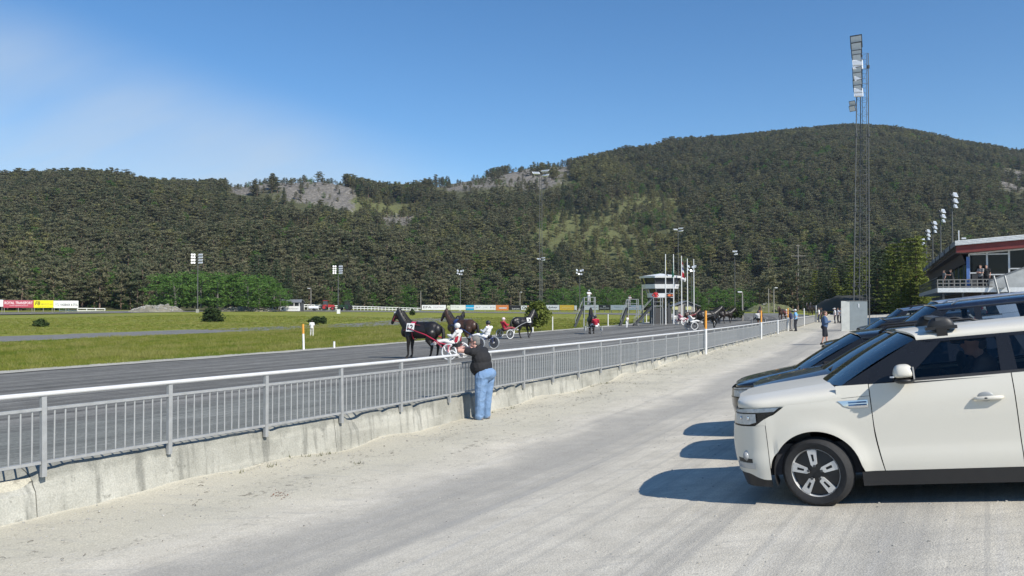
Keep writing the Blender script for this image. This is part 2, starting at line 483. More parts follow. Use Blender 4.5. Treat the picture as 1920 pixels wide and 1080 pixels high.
def mat_gravel(name, lo, hi):
    m, nt, b = new_mat(name)
    tc = N(nt, 'ShaderNodeTexCoord').outputs['Object']
    a = noise_node(nt, tc, 1.2, 6, 0.65); f = noise_node(nt, tc, 20, 4, 0.7)
    col = mixc(nt, 1.0, ramp(nt, a, [(0.3, lo), (0.7, hi)]), mapr(nt, f, 0.3, 0.7, 0.75, 1.2), 'MULTIPLY')
    nt.links.new(col, b.inputs['Base Color']); b.inputs['Roughness'].default_value = 0.95
    bump(nt, b, f, 0.5, 0.03); return m
def mat_concrete():
    m, nt, b = new_mat('weathered_concrete')
    tc = N(nt, 'ShaderNodeTexCoord').outputs['Object']; uv = N(nt, 'ShaderNodeUVMap').outputs[0]
    big = noise_node(nt, tc, 0.9, 6, 0.6); mid = noise_node(nt, tc, 6, 6, 0.65); fine = noise_node(nt, tc, 60, 3, 0.6)
    drip = noise_node(nt, vscale(nt, uv, (5.0, 0.55, 1)), 1.0, 5, 0.6, 0.15)
    lev = noise_node(nt, vscale(nt, uv, (0.3, 5.5, 1)), 1.0, 4, 0.5)
    col = ramp(nt, big, [(0.3, (0.27, 0.265, 0.228)), (0.7, (0.50, 0.49, 0.43))])
    col = mixc(nt, mapr(nt, lev, 0.5, 0.62, 0, 0.35), col, (0.50, 0.485, 0.42))
    col = mixc(nt, mapr(nt, drip, 0.51, 0.66, 0, 0.72), col, (0.17, 0.17, 0.15))
    col = mixc(nt, mapr(nt, drip, 0.42, 0.28, 0, 0.45), col, (0.55, 0.54, 0.48))
    col = mixc(nt, mapr(nt, mid, 0.60, 0.72, 0, 0.65), col, (0.14, 0.14, 0.12))
    sepz = N(nt, 'ShaderNodeSeparateXYZ'); nt.links.new(uv, sepz.inputs[0])
    topd = mth(nt, 'MULTIPLY', mapr(nt, mth(nt, 'ADD', sepz.outputs[1], mth(nt, 'MULTIPLY', mth(nt, 'SUBTRACT', mid, 0.5), 0.25)), 0.40, 0.52), mapr(nt, big, 0.40, 0.55, 0.15, 0.75))
    col = mixc(nt, topd, col, (0.20, 0.20, 0.175))
    col = mixc(nt, 1.0, col, mapr(nt, fine, 0.3, 0.7, 0.84, 1.12), 'MULTIPLY')
    nt.links.new(col, b.inputs['Base Color']); b.inputs['Roughness'].default_value = 0.93; b.inputs['Specular IOR Level'].default_value = 0.2
    bump(nt, b, mth(nt, 'ADD', mid, mth(nt, 'MULTIPLY', fine, 0.4)), 0.6, 0.02)
    return m
M_APRON, M_TRACK, M_GRASS, M_CONC = mat_apron(), mat_track(), mat_grass(), mat_concrete()
M_VERGE = mat_gravel('pale_verge_gravel', (0.33, 0.32, 0.27), (0.50, 0.48, 0.42))
M_ROAD = mat_gravel('inner_road_gravel', (0.13, 0.13, 0.125), (0.215, 0.21, 0.20))

def sheet(name, ts, ps, mat, lift=0.0, jitter=None, zf=None):
    """a strip of ground laid out in (along the fence, away from the fence) coordinates"""
    mb = MB(); uvs = []
    for p in ps:
        for t in ts:
            x, y = tp(t, p)
            z = gz_tp(t, p, x, y) + lift
            if zf: z += zf(t, p, x, y)
            mb.v.append((x, y, z)); uvs.append((t, p))
    n = len(ts)
    for j in range(len(ps) - 1):
        for i in range(n - 1):
            mb.f.append((j * n + i, j * n + i + 1, (j + 1) * n + i + 1, (j + 1) * n + i))
    mb.m = [0] * len(mb.f)
    me = mb.mesh(name, mat, True)
    ul = me.uv_layers.new(name='UVMap')
    vi = np.empty(len(me.loops), dtype=np.int32); me.loops.foreach_get('vertex_index', vi)
    ul.data.foreach_set('uv', np.array(uvs)[vi].ravel())
    return struct(obj(name, me))
def frange(a, b, s):
    n = max(1, int(round((b - a) / s))); return [a + (b - a) * i / n for i in range(n + 1)]

def apron_relief(t, p, x, y):
    a = 0.085 * math.exp(-p / 0.8) * (0.6 + 1.2 * noise.noise((x * 0.7, y * 0.7, 1.0)))
    b = 0.035 * noise.noise((x * 0.9, y * 0.9, 5.0)) * smooth(4.2, 1.5, p)
    c = 0.012 * noise.noise((x * 3.1, y * 3.1, 9.0)) * smooth(3.5, 1.2, p)
    return (a + b + c) * smooth(60, 25, t)
sheet('apron', frange(-14, 30, 0.14) + frange(30.8, 150, 1.0), [-0.1] + frange(0.0, 4.4, 0.14) + frange(4.7, 46, 0.9), M_APRON, 0.0, zf=apron_relief)
sheet('apron_behind', frange(-62, -14, 2), frange(-0.1, 46, 2), M_APRON)
# the infield, right across to the foot of the hills
sheet('infield_grass', frange(-90, 430, 5), frange(-260, -30, 5) + frange(-27, -0.3, 1.5), M_GRASS, -0.06)
sheet('parking_bank', frange(-90, 430, 10), [46, 60, 90, 140, 260], M_GRASS, 0.0)

def track_ribbon(name, pa, pb, mat, lift, n=10, seed=0, wob=0.0, straight=False):
    """oval strip: home straight, far bend, back straight, between offsets pa and pb from the fence (the oval's width is 134 m)"""
    st = []
    for t in frange(-60, 112, 1.5): st.append(('s', t))
    for a in ([] if straight else frange(0, 180, 2.5)): st.append(('b', a))
    for t in ([] if straight else frange(112, -140, 3.0)): st.append(('f', t))
    cx0, cy0, dx, dy = FP(112); C = tp(112, -78.0)
    nx, ny = dy, -dx
    mb = MB(); uvs = []; L = 0.0
    cols = len(st)
    for j in range(n + 1):
        u = j / n
        for i, (k, q) in enumerate(st):
            w = 0.0
            if j in (0, n) and wob: w = wob * (noise.noise((i * 0.9, seed + j * 0.37, 3.0)) + 0.5 * noise.noise((i * 2.7, seed + j * 0.37, 8.0)))
            p = lerp(pa, pb, u) + w
            if k == 's': x, y = tp(q, p); L = q
            else:
                rad = 78.0 + p
                if k == 'b':
                    a = math.radians(q); x = C[0] + rad * (nx * math.cos(a) + dx * math.sin(a)); y = C[1] + rad * (ny * math.cos(a) + dy * math.sin(a)); L = 112 + a * 67
                else:
                    x = C[0] - nx * rad + dx * (q - 112); y = C[1] - ny * rad + dy * (q - 112); L = 112 + 210 + (112 - q)
            mb.v.append((x, y, gz(x, y) + lift)); uvs.append((L, p))
    for j in range(n):
        for i in range(cols - 1): mb.f.append((j * cols + i, j * cols + i + 1, (j + 1) * cols + i + 1, (j + 1) * cols + i))
    mb.m = [0] * len(mb.f)
    me = mb.mesh(name, mat, True)
    ul = me.uv_layers.new(name='UVMap'); vi = np.empty(len(me.loops), dtype=np.int32); me.loops.foreach_get('vertex_index', vi)
    ul.data.foreach_set('uv', np.array(uvs)[vi].ravel())
    return struct(obj(name, me))
track_ribbon('racetrack', -0.3, -21.6, M_TRACK, 0.0, 14)
track_ribbon('track_verge', -21.2, -23.0, M_VERGE, 0.02, 2, 4, 0.5)
track_ribbon('inner_track', -52, -62, M_ROAD, -0.01, 4, 9, 0.9, True)

# ------------------------------------------------------------------ hills
_sil = [(-1600, 440), (-1000, 350), (-700, 310), (-300, 312), (0, 322), (100, 321), (200, 329), (300, 334), (380, 335), (450, 330), (520, 323), (580, 326), (650, 334), (720, 345), (760, 346), (800, 336), (880, 322), (950, 308), (1000, 300), (1080, 294), (1150, 278), (1200, 274), (1300, 257), (1400, 247), (1480, 239), (1560, 231), (1600, 228), (1680, 234), (1750, 247), (1800, 259), (1860, 270), (1920, 283), (2050, 310), (2300, 330), (2800, 365), (3300, 430), (3700, 500)]
_foot = [(-700, 190), (0, 186), (400, 205), (800, 258), (1200, 300), (1500, 285), (1920, 250), (2800, 230)]
_ridge = [(-700, 560), (0, 560), (500, 600), (760, 700), (1000, 760), (1300, 800), (1600, 820), (1920, 800), (2800, 700)]
def hill_z(px, Y):
    fy, ry = interp(px, _foot), interp(px, _ridge)
    top = EYE + (HORIZON - interp(px, _sil)) * ry / FPX - 7.0
    x = (px - 960) / FPX * Y
    base = gz(x, fy) if Y > fy else gz(x, Y)
    if Y <= fy: return base - 1.5
    u = (Y - fy) / (ry - fy)
    if u <= 1.0:
        s = 0.78 * u + 0.22 * (u * u * (3 - 2 * u))
        nz = 9.0 * noise.noise((x * 0.011, Y * 0.011, 2.0)) + 4.0 * noise.noise((x * 0.035, Y * 0.035, 7.0)) + 1.6 * noise.noise((x * 0.12, Y * 0.12, 4.0))
        return base - 1.0 + (top - base) * s + nz * smooth(0, 0.12, u) * smooth(1.0, 0.86, u)
    d = Y - ry
    return top - d * d * 0.0006 - d * 0.04
def px_of(x, y, z): return 960 + FPX * x / y, HORIZON - FPX * (z - EYE) / y
def ell_mask(px, py, cx, cy, rx, ry, rot=0.0):
    dx, dy = px - cx, py - cy; c, s = math.cos(rot), math.sin(rot)
    u, v = (dx * c + dy * s) / rx, (-dx * s + dy * c) / ry
    return max(0.0, 1 - (u * u + v * v))
def rock_mask(px, py, x, y):
    m = max(ell_mask(px, py, 555, 352, 125, 33, 0.10), 0.9 * ell_mask(px, py, 470, 352, 55, 18), 0.95 * ell_mask(px, py, 885, 340, 85, 20, -0.08), ell_mask(px, py, 1005, 328, 78, 32, -0.1), 0.8 * ell_mask(px, py, 628, 372, 55, 18, 0.5),
            0.7 * ell_mask(px, py, 745, 412, 45, 14), 0.6 * ell_mask(px, py, 96, 386, 22, 10), 0.55 * ell_mask(px, py, 1905, 335, 40, 30), 0.6 * ell_mask(px, py, 520, 432, 22, 12), 0.6 * ell_mask(px, py, 185, 525, 70, 14))
    return m * (0.7 + 1.0 * noise.noise((x * 0.03, y * 0.03, 12.0)) + 0.7 * noise.noise((x * 0.1, y * 0.1, 3.0)))
def meadow_mask(px, py, x, y):
    m = max(0.9 * ell_mask(px, py, 1190, 415, 120, 62, -0.2), 0.8 * ell_mask(px, py, 1060, 440, 80, 60), 0.6 * ell_mask(px, py, 1110, 480, 150, 40), 0.5 * ell_mask(px, py, 700, 390, 120, 30), 0.45 * ell_mask(px, py, 560, 432, 60, 22))
    return m * (0.8 + 0.9 * noise.noise((x * 0.02, y * 0.02, 22.0)))
def mat_hill():
    m, nt, b = new_mat('hillside')
    tc = N(nt, 'ShaderNodeTexCoord').outputs['Object']
    at_r = N(nt, 'ShaderNodeAttribute', attribute_name='rock').outputs['Fac']; at_m = N(nt, 'ShaderNodeAttribute', attribute_name='meadow').outputs['Fac']
    n1 = noise_node(nt, tc, 0.12, 6, 0.7); n2 = noise_node(nt, tc, 0.5, 6, 0.7)
    col = ramp(nt, n1, [(0.3, (0.055, 0.062, 0.032)), (0.7, (0.115, 0.115, 0.060))])
    col = mixc(nt, mapr(nt, mth(nt, 'ADD', at_m, mth(nt, 'MULTIPLY', mth(nt, 'SUBTRACT', n2, 0.5), 0.5)), 0.1, 0.5, 0, 0.9), col, (0.135, 0.145, 0.062))
    rk = ramp(nt, n2, [(0.30, (0.085, 0.080, 0.072)), (0.48, (0.155, 0.145, 0.130)), (0.72, (0.29, 0.268, 0.242))])
    col = mixc(nt, mapr(nt, mth(nt, 'ADD', at_r, mth(nt, 'MULTIPLY', mth(nt, 'SUBTRACT', n2, 0.5), 0.8)), 0.12, 0.30), col, rk)
    nt.links.new(col, b.inputs['Base Color']); b.inputs['Roughness'].default_value = 1.0; b.inputs['Specular IOR Level'].default_value = 0.1
    bump(nt, b, n2, 1.0, 1.2)
    return m
M_HILL = mat_hill()
def build_hills():
    mb = MB(); rk, md = [], []
    pxs = frange(-1600, 3700, 14); vs_ = [-0.12, -0.05, 0.0] + frange(0.012, 1.0, 0.0123) + [1.02, 1.06, 1.15, 1.3, 1.5, 1.9]
    for v in vs_:
        for px in pxs:
            fy, ry = interp(px, _foot), interp(px, _ridge)
            Y = fy + v * (ry - fy); x = (px - 960) / FPX * Y; z = hill_z(px, Y)
            qx, qy = px_of(x, Y, z)
            r = rock_mask(qx, qy, x, Y)
            if r > 0.15: z += min(1, r) * (1.2 * noise.cell((x * 0.12, Y * 0.12, z * 0.2)) + 1.5 * noise.noise((x * 0.2, Y * 0.2, 0.0)))
            mb.v.append((x, Y, z)); rk.append(r); md.append(meadow_mask(qx, qy, x, Y))
    n = len(pxs)
    for j in range(len(vs_) - 1):
        for i in range(n - 1): mb.f.append((j * n + i, j * n + i + 1, (j + 1) * n + i + 1, (j + 1) * n + i))
    mb.m = [0] * len(mb.f)
    me = mb.mesh('hills', M_HILL, False)
    for nm, dat in (('rock', rk), ('meadow', md)):
        a = me.attributes.new(nm, 'FLOAT', 'POINT'); a.data.foreach_set('value', np.array(dat, dtype=np.float32))
    struct(obj('hills', me))
build_hills()
# beyond everything: open ground to the horizon on every side
_far = MB(); _far.grid(lambda u, v: (lerp(-5200, 5200, u), lerp(-5200, 5200, v), -3.0), 12, 12)
struct(part('distant_ground', _far, M_HILL, None))

# ------------------------------------------------------------------ trees
def mat_leaf(name, lo, hi, tr=0.25, brown=False):
    m = bpy.data.materials.new(name); m.use_nodes = True; nt = m.node_tree; nt.nodes.clear()
    out = N(nt, 'ShaderNodeOutputMaterial'); d = N(nt, 'ShaderNodeBsdfDiffuse'); t = N(nt, 'ShaderNodeBsdfTranslucent'); mx = N(nt, 'ShaderNodeMixShader')
    oi = N(nt, 'ShaderNodeObjectInfo'); geo = N(nt, 'ShaderNodeNewGeometry')
    tc = N(nt, 'ShaderNodeTexCoord')
    f = mth(nt, 'ADD', mth(nt, 'MULTIPLY', oi.outputs['Random'], 0.62), mth(nt, 'MULTIPLY', geo.outputs['Random Per Island'], 0.38))
    mid = tuple((a + b_) / 2 for a, b_ in zip(lo, hi))
    col = ramp(nt, f, [(0.10, lo), (0.42, mid), (0.56, (mid[0] * (1.08 if brown else 1), mid[1] * (0.96 if brown else 1), mid[2] * 1.0)), (0.90, hi)])
    nt.links.new(col, d.inputs[0]); nt.links.new(col, t.inputs[0]); mx.inputs[0].default_value = tr
    nt.links.new(d.outputs[0], mx.inputs[1]); nt.links.new(t.outputs[0], mx.inputs[2]); nt.links.new(mx.outputs[0], out.inputs[0])
    return m
L_PINE = mat_leaf('pine_needles', (0.100, 0.118, 0.066), (0.205, 0.205, 0.118), 0.35, True)
L_SPRUCE = mat_leaf('spruce_needles', (0.050, 0.072, 0.042), (0.100, 0.125, 0.068), 0.2)
L_BIRCH = mat_leaf('birch_leaves', (0.090, 0.175, 0.040), (0.155, 0.265, 0.070), 0.4)
L_YOUNG = mat_leaf('young_leaves', (0.11, 0.145, 0.036), (0.20, 0.225, 0.060), 0.3)
L_DARK = mat_leaf('dark_leaves', (0.034, 0.056, 0.022), (0.070, 0.098, 0.036), 0.2)
M_BARK = M('pine_bark', (0.17, 0.115, 0.085), 0.95, var=0.3)
M_BIRCHBARK = M('grey_bark', (0.13, 0.12, 0.105), 0.9, var=0.4)

def leaf_clump(mb, c, r, flat, n, size, rg):
    for _ in range(n):
        while True:
            p = Vector((rg.uniform(-1, 1), rg.uniform(-1, 1), rg.uniform(-1, 1)))
            if p.length <= 1: break
        p = Vector((p.x * r, p.y * r, p.z * r * flat)) + c
        s = size * rg.uniform(0.6, 1.25)
        d = Vector((rg.gauss(0, 1), rg.gauss(0, 1), rg.gauss(0, 0.55))).normalized()
        e = d.cross(Vector((rg.gauss(0, 1), rg.gauss(0, 1), rg.gauss(0, 1)))).normalized()
        mb.add([p - d * s, p + e * s * 0.42, p + d * s, p - e * s * 0.42], [(0, 1, 2, 3)])
def make_tree(kind, seed, leaf, bark):
    """returns (trunk mesh builder, crown mesh builder) of a tree about 10 m tall"""
    rg = random.Random(seed); tr, cr = MB(), MB()
    if kind == 'pine':
        H = 10.0; lean = Vector((rg.uniform(-0.4, 0.4), rg.uniform(-0.4, 0.4), 0))
        tr.path([(0, 0, -0.8), lean * 0.2 + Vector((0, 0, 2.5)), lean * 0.6 + Vector((0, 0, 6)), lean + Vector((0, 0, 9.2))], [0.22, 0.18, 0.12, 0.04], 6)
        nb = rg.randint(13, 17); base = rg.uniform(0.9, 2.4)
        for i in range(nb):
            u = (i + rg.random() * 0.6) / nb; z = lerp(base, 9.7, u)
            reach = (2.5 * math.sin(math.pi * min(1, 0.25 + u * 0.72)) ** 0.8) * rg.uniform(0.65, 1.2)
            a = i * 2.4 + rg.uniform(-0.6, 0.6)
            o = lean * (z / 9.2)
            tip = o + Vector((math.cos(a) * reach, math.sin(a) * reach, z + rg.uniform(-0.1, 0.5)))
            tr.path([o + Vector((0, 0, z - 0.3)), tip], [0.05, 0.02], 4, False)
            for q in (0.4, 0.75, 1.0):
                if q < 0.5 and reach < 1.2: continue
                leaf_clump(cr, (o + Vector((0, 0, z))).lerp(tip, q), rg.uniform(0.65, 1.05), 0.42, 17, 0.36, rg)
        leaf_clump(cr, lean + Vector((0, 0, 9.6)), 0.9, 0.6, 22, 0.38, rg)
        leaf_clump(cr, lean * 0.7 + Vector((0, 0, 6.8)), 1.4, 1.4, 40, 0.55, rg)
    elif kind == 'spruce':
        tr.path([(0, 0, -0.8), (0, 0, 5), (0, 0, 9.9)], [0.22, 0.13, 0.03], 6)
        nl = 17
        for i in range(nl):
            u = i / (nl - 1); z = lerp(0.9, 9.7, u); reach = lerp(2.4, 0.15, u ** 0.85) * rg.uniform(0.85, 1.15)
            k = max(4, int(9 * (1 - u) + 4))
            for j in range(k):
                a = 2 * math.pi * (j + rg.random() * 0.7) / k; rr = reach * rg.uniform(0.75, 1.15)
                for q in (0.35, 0.7, 1.0):
                    c = Vector((math.cos(a) * rr * q, math.sin(a) * rr * q, z - 0.35 * q * rr * 0.5))
                    leaf_clump(cr, c, 0.42, 0.4, 8, 0.21, rg)
    else:                                             # broadleaf: trunk, limbs, many small clumps through an uneven crown
        lean = Vector((rg.uniform(-0.3, 0.3), rg.uniform(-0.3, 0.3), 0))
        tr.path([(0, 0, -0.8), (0, 0, 2), lean + Vector((0, 0, 6.5))], [0.24, 0.18, 0.05], 6)
        lobes = []
        for i in range(9):
            a = i * 2.4; u = (i + 0.5) / 9; z = lerp(1.3, 8.8, u); r = 2.1 * math.sin(math.pi * (0.2 + 0.68 * u)) * rg.uniform(0.7, 1.15)
            c = Vector((math.cos(a) * r, math.sin(a) * r, z)); lobes.append(c)
            tr.path([Vector((0, 0, z * 0.55)), c], [0.07, 0.02], 4, False)
        for i in range(7):
            a = i * 0.9 + rg.random(); r = rg.uniform(1.0, 1.9); lobes.append(Vector((math.cos(a) * r, math.sin(a) * r, rg.uniform(0.5, 1.7))))
        lobes.append(lean + Vector((0, 0, 9.2))); lobes.append(Vector((0, 0, 5.5)))
        for c in lobes:
            for _ in range(9):
                d = Vector((rg.gauss(0, 1), rg.gauss(0, 1), rg.gauss(0, 1))).normalized() * rg.uniform(0.6, 1.25)
                leaf_clump(cr, c + d, 0.55, 0.8, 8, 0.30, rg)
    return tr, cr
SRC = bpy.data.collections.new('tree_sources')
def source_tree(name, kind, seed, leaf, bark):
    tr, cr = make_tree(kind, seed, leaf, bark)
    tm, cm = tr.mesh(name + '_trunk', bark), cr.mesh(name + '_crown', leaf, fix=False)
    mb = MB(); mb.add(tr.v, tr.f); mb.cur = 1; mb.add(cr.v, cr.f)
    return tm, cm, mb.mesh(name, [bark, leaf], fix=False)
L_OLIVE = mat_leaf('olive_needles', (0.145, 0.150, 0.066), (0.265, 0.255, 0.118), 0.35)
PINES = [source_tree('pine', 'pine', s, L_PINE, M_BARK) for s in (1, 2, 3, 4, 5)]
SPRUCES = [source_tree('spruce', 'spruce', s, L_SPRUCE, M_BARK) for s in (11, 12)]
BIRCHES = [source_tree('birch', 'leafy', s, L_BIRCH, M_BIRCHBARK) for s in (21, 22, 23)]
YOUNGS = [source_tree('young', 'spruce', s, L_YOUNG, M_BARK) for s in (31, 32)]
OLIVES = [source_tree('pine', 'pine', s, L_OLIVE, M_BARK) for s in (6, 7)]
kinds = PINES + SPRUCES + BIRCHES + OLIVES
for i, k in enumerate(kinds):
    SRC.objects.link(bpy.data.objects.new('forest_source_%02d' % i, k[2]))

def plant(name, src, label, group, x, y, z, s, rz, sz=1.0, cat='tree'):
    t = thing(name, label, cat, (x, y, z), rz, group)
    t.scale = (s, s, s * sz)
    obj('trunk', src[0], t); obj('crown', src[1], t)
    return t

def forest():
    pts, rot, scl, idx = [], [], [], []
    rg = random.Random(5); near = []
    N_TRY = 48000
    for _ in range(N_TRY):
        px = rg.uniform(-420, 2750)
        fy, ry = interp(px, _foot), interp(px, _ridge)
        Y = math.sqrt(lerp((fy + 2) ** 2, (ry + 40) ** 2, rg.random())); x = (px - 960) / FPX * Y
        z = hill_z(px, Y); qx, qy = px_of(x, Y, z + 3)
        r, m = rock_mask(qx, qy, x, Y), meadow_mask(qx, qy, x, Y)
        r = max(r, rock_mask(*px_of(x, Y, z + 9), x, Y))
        if r > 0.07 and rg.random() < 0.88: continue
        if m > 0.12 and rg.random() < min(0.66, 0.2 + m): continue
        if 285 < px < 548 and Y < 222: continue
        s = rg.uniform(0.62, 1.14) * (1.0 if r < 0.1 else 0.5) * (1.0 if m < 0.15 else 0.62)
        if (Y - fy) / (ry - fy) > 0.9: s = min(s, 0.82)
        green = noise.noise((x * 0.012, Y * 0.012, 31.0))
        low = 1 - (Y - fy) / (ry - fy)
        q = rg.random()
        if q < 0.10 + max(0, green) * 0.35 + 0.12 * smooth(0.85, 1.0, low): k = 7 + rg.randint(0, 2); s *= 0.8
        elif q < 0.20 + max(0, -green) * 0.3: k = 5 + rg.randint(0, 1); s *= 1.05
        elif q < 0.26 + 0.75 * max(0, noise.noise((x * 0.009, Y * 0.009, 77.0)) + 0.5 * noise.noise((x * 0.03, Y * 0.03, 71.0))) + 0.5 * min(1, m * 2): k = 10 + rg.randint(0, 1)
        else: k = rg.randint(0, 4)
        a = rg.uniform(0, 6.283)
        rec = (Y, x, z, s, a, k)
        pts.append(rec)
    pts.sort(key=lambda q: q[0] / q[3] / (1.0 if -40 < px_of(q[1], q[0], q[2])[0] < 1960 else 1e-3))
    singles = [q for q in pts if -20 < px_of(q[1], q[0], q[2])[0] < 1940][:240]
    sid = set(id(q) for q in singles)
    for q in singles:
        Y, x, z, s, a, k = q
        if k > 9: plant('pine_tree', kinds[k], 'light olive pine tree among darker ones at the foot of the hill', 'light pines along the foot of the hill', x, Y, z, s, a)
        elif k < 5: plant('pine_tree', kinds[k], 'pine tree with layered olive crown at the foot of the wooded hill', 'pines along the foot of the hill', x, Y, z, s, a, rg.uniform(0.9, 1.15))
        elif k < 7: plant('spruce_tree', kinds[k], 'dark pointed spruce tree among the pines at the foot of the hill', 'spruces along the foot of the hill', x, Y, z, s, a)
        else: plant('birch_tree', kinds[k], 'green leafy birch tree among the pines at the foot of the hill', 'birches along the foot of the hill', x, Y, z, s, a)
    rest = [q for q in pts if id(q) not in sid]
    me = bpy.data.meshes.new('forest'); me.from_pydata([(q[1], q[0], q[2]) for q in rest], [], [])
    for nm, ty, dat in (('scl', 'FLOAT_VECTOR', [c for q in rest for c in (q[3] * (1.28 if q[5] != 5 and q[5] != 6 else 1.05), q[3] * (1.28 if q[5] != 5 and q[5] != 6 else 1.05), q[3] * 0.92)]), ('rz', 'FLOAT', [q[4] for q in rest]), ('idx', 'INT', [q[5] for q in rest])):
        at_ = me.attributes.new(nm, ty, 'POINT'); at_.data.foreach_set('vector' if ty == 'FLOAT_VECTOR' else 'value', dat)
    o = struct(obj('forest', me), 'stuff'); o['label'] = 'dense pine forest covering the hills'
    instancer(o, SRC)
def instancer(o, coll):
    ng = bpy.data.node_groups.new('scatter', 'GeometryNodeTree')
    ng.interface.new_socket('Geometry', in_out='INPUT', socket_type='NodeSocketGeometry'); ng.interface.new_socket('Geometry', in_out='OUTPUT', socket_type='NodeSocketGeometry')
    gi, go = ng.nodes.new('NodeGroupInput'), ng.nodes.new('NodeGroupOutput')
    ci = ng.nodes.new('GeometryNodeCollectionInfo'); ci.inputs['Collection'].default_value = coll
    ci.inputs['Separate Children'].default_value = True; ci.inputs['Reset Children'].default_value = True
    ip = ng.nodes.new('GeometryNodeInstanceOnPoints'); ip.inputs['Pick Instance'].default_value = True
    def attr(nm, ty):
        a = ng.nodes.new('GeometryNodeInputNamedAttribute'); a.data_type = ty; a.inputs[0].default_value = nm; return a.outputs[0]
    cx = ng.nodes.new('ShaderNodeCombineXYZ'); ng.links.new(attr('rz', 'FLOAT'), cx.inputs[2])
    er = ng.nodes.new('FunctionNodeEulerToRotation'); ng.links.new(cx.outputs[0], er.inputs[0])
    ng.links.new(gi.outputs[0], ip.inputs['Points']); ng.links.new(ci.outputs[0], ip.inputs['Instance'])
    ng.links.new(attr('idx', 'INT'), ip.inputs['Instance Index']); ng.links.new(er.outputs[0], ip.inputs['Rotation']); ng.links.new(attr('scl', 'FLOAT_VECTOR' if o.data.attributes['scl'].data_type == 'FLOAT_VECTOR' else 'FLOAT'), ip.inputs['Scale'])
    ng.links.new(ip.outputs[0], go.inputs[0])
    md = o.modifiers.new('scatter', 'NODES'); md.node_group = ng
forest()
# ------------------------------------------------------------------ concrete wall and the galvanised fence on it
M_STEEL = M('galvanised_steel', (0.37, 0.375, 0.37), 0.55, 0.25, 0.12, 9)
M_RAIL = M('pale_handrail', (0.66, 0.66, 0.655), 0.45, 0.15, 0.08, 5)
M_WHITE = M('white_paint', (0.78, 0.78, 0.76), 0.45, 0, 0.05)
M_ORANGE = M('orange_paint', (0.78, 0.34, 0.05), 0.5, 0, 0.08)
M_BLACK = M('black_rubber', (0.02, 0.02, 0.021), 0.6)
M_DARK = M('dark_metal', (0.06, 0.062, 0.065), 0.5)
M_GREYM = M('grey_metal', (0.30, 0.31, 0.31), 0.5, 0.2)
M_MAST = M('mast_steel', (0.105, 0.108, 0.105), 0.6, 0.2, 0.15)
M_RED = M('red_paint', (0.45, 0.03, 0.03), 0.4, 0, 0.06)
M_WOOD = M('grey_timber', (0.30, 0.28, 0.25), 0.85)
T_END = 104.0
def rail_z(t): return 1.40 - 0.0026 * max(0, t)
def wall_top(t): return rail_z(t) - 0.83
wall = thing('concrete_wall', 'long weathered concrete retaining wall under the galvanised railing', 'wall', (0, 0, 0))
def wall_section(t0, t1, dt):
    prof = [(0.10, -0.45), (0.07, -0.1), (0.05, 0.05), (0.035, 0.18), (0.02, 0.3), (0.01, 0.40), (0.0, 0.47), (-0.005, 0.52), (-0.03, 0.555), (-0.10, 0.565), (-0.20, 0.565), (-0.30, 0.56), (-0.345, 0.53), (-0.35, 0.3), (-0.36, -0.45)]
    ts = frange(t0 + 0.006, t1 - 0.006, dt); mb = MB(); uvs = []
    for k, (p, z) in enumerate(prof):
        for t in ts:
            zt = wall_top(t) - 0.565
            x, y = tp(t, p)
            d = 0.022 * noise.noise((x * 2.1, y * 2.1, z * 2.1)) + 0.012 * noise.noise((x * 9, y * 9, z * 9))
            e = max(0.0, noise.noise((t * 1.3, 3.3, 0.0)) + 0.6 * noise.noise((t * 4.1, 1.3, 0.0)) - 0.28)
            e += 1.0 * math.exp(-((t - 0.12) / 0.28) ** 2) + 0.5 * math.exp(-((t - 22.6) / 0.22) ** 2)
            dz = 0.0
            if 5 <= k <= 11:
                wgt = (0, 0, 0, 0, 0, 0.15, 0.45, 0.8, 1.0, 0.8, 0.4, 0.1)[k]
                dz = -min(0.24, 0.36 * e) * wgt + 0.018 * noise.noise((t * 7.0, k * 1.7, 2.0)) * wgt
                d -= min(0.13, 0.14 * e) * (1.0 if k < 9 else 0.0)
            if k > 11: d = 0
            x, y = tp(t, p + d)
            mb.v.append((x, y, z + zt + dz)); uvs.append((t, z))
    n = len(ts)
    for j in range(len(prof) - 1):
        for i in range(n - 1): mb.f.append((j * n + i, j * n + i + 1, (j + 1) * n + i + 1, (j + 1) * n + i))
    mb.f.append(tuple(j * n for j in range(len(prof)))); mb.f.append(tuple(j * n + n - 1 for j in reversed(range(len(prof)))))
    mb.m = [0] * len(mb.f)
    me = mb.mesh('wall_section', M_CONC, True, 50)
    ul = me.uv_layers.new(name='UVMap'); vi = np.empty(len(me.loops), dtype=np.int32); me.loops.foreach_get('vertex_index', vi)
    ul.data.foreach_set('uv', np.array(uvs)[vi].ravel())
    obj('wall_section', me, wall)
_t = -14.0
while _t < T_END:
    L = 4.8 if _t < 40 else 9.6
    wall_section(_t, min(_t + L, T_END), 0.06 if _t < 25 else (0.16 if _t < 45 else 0.5)); _t += L

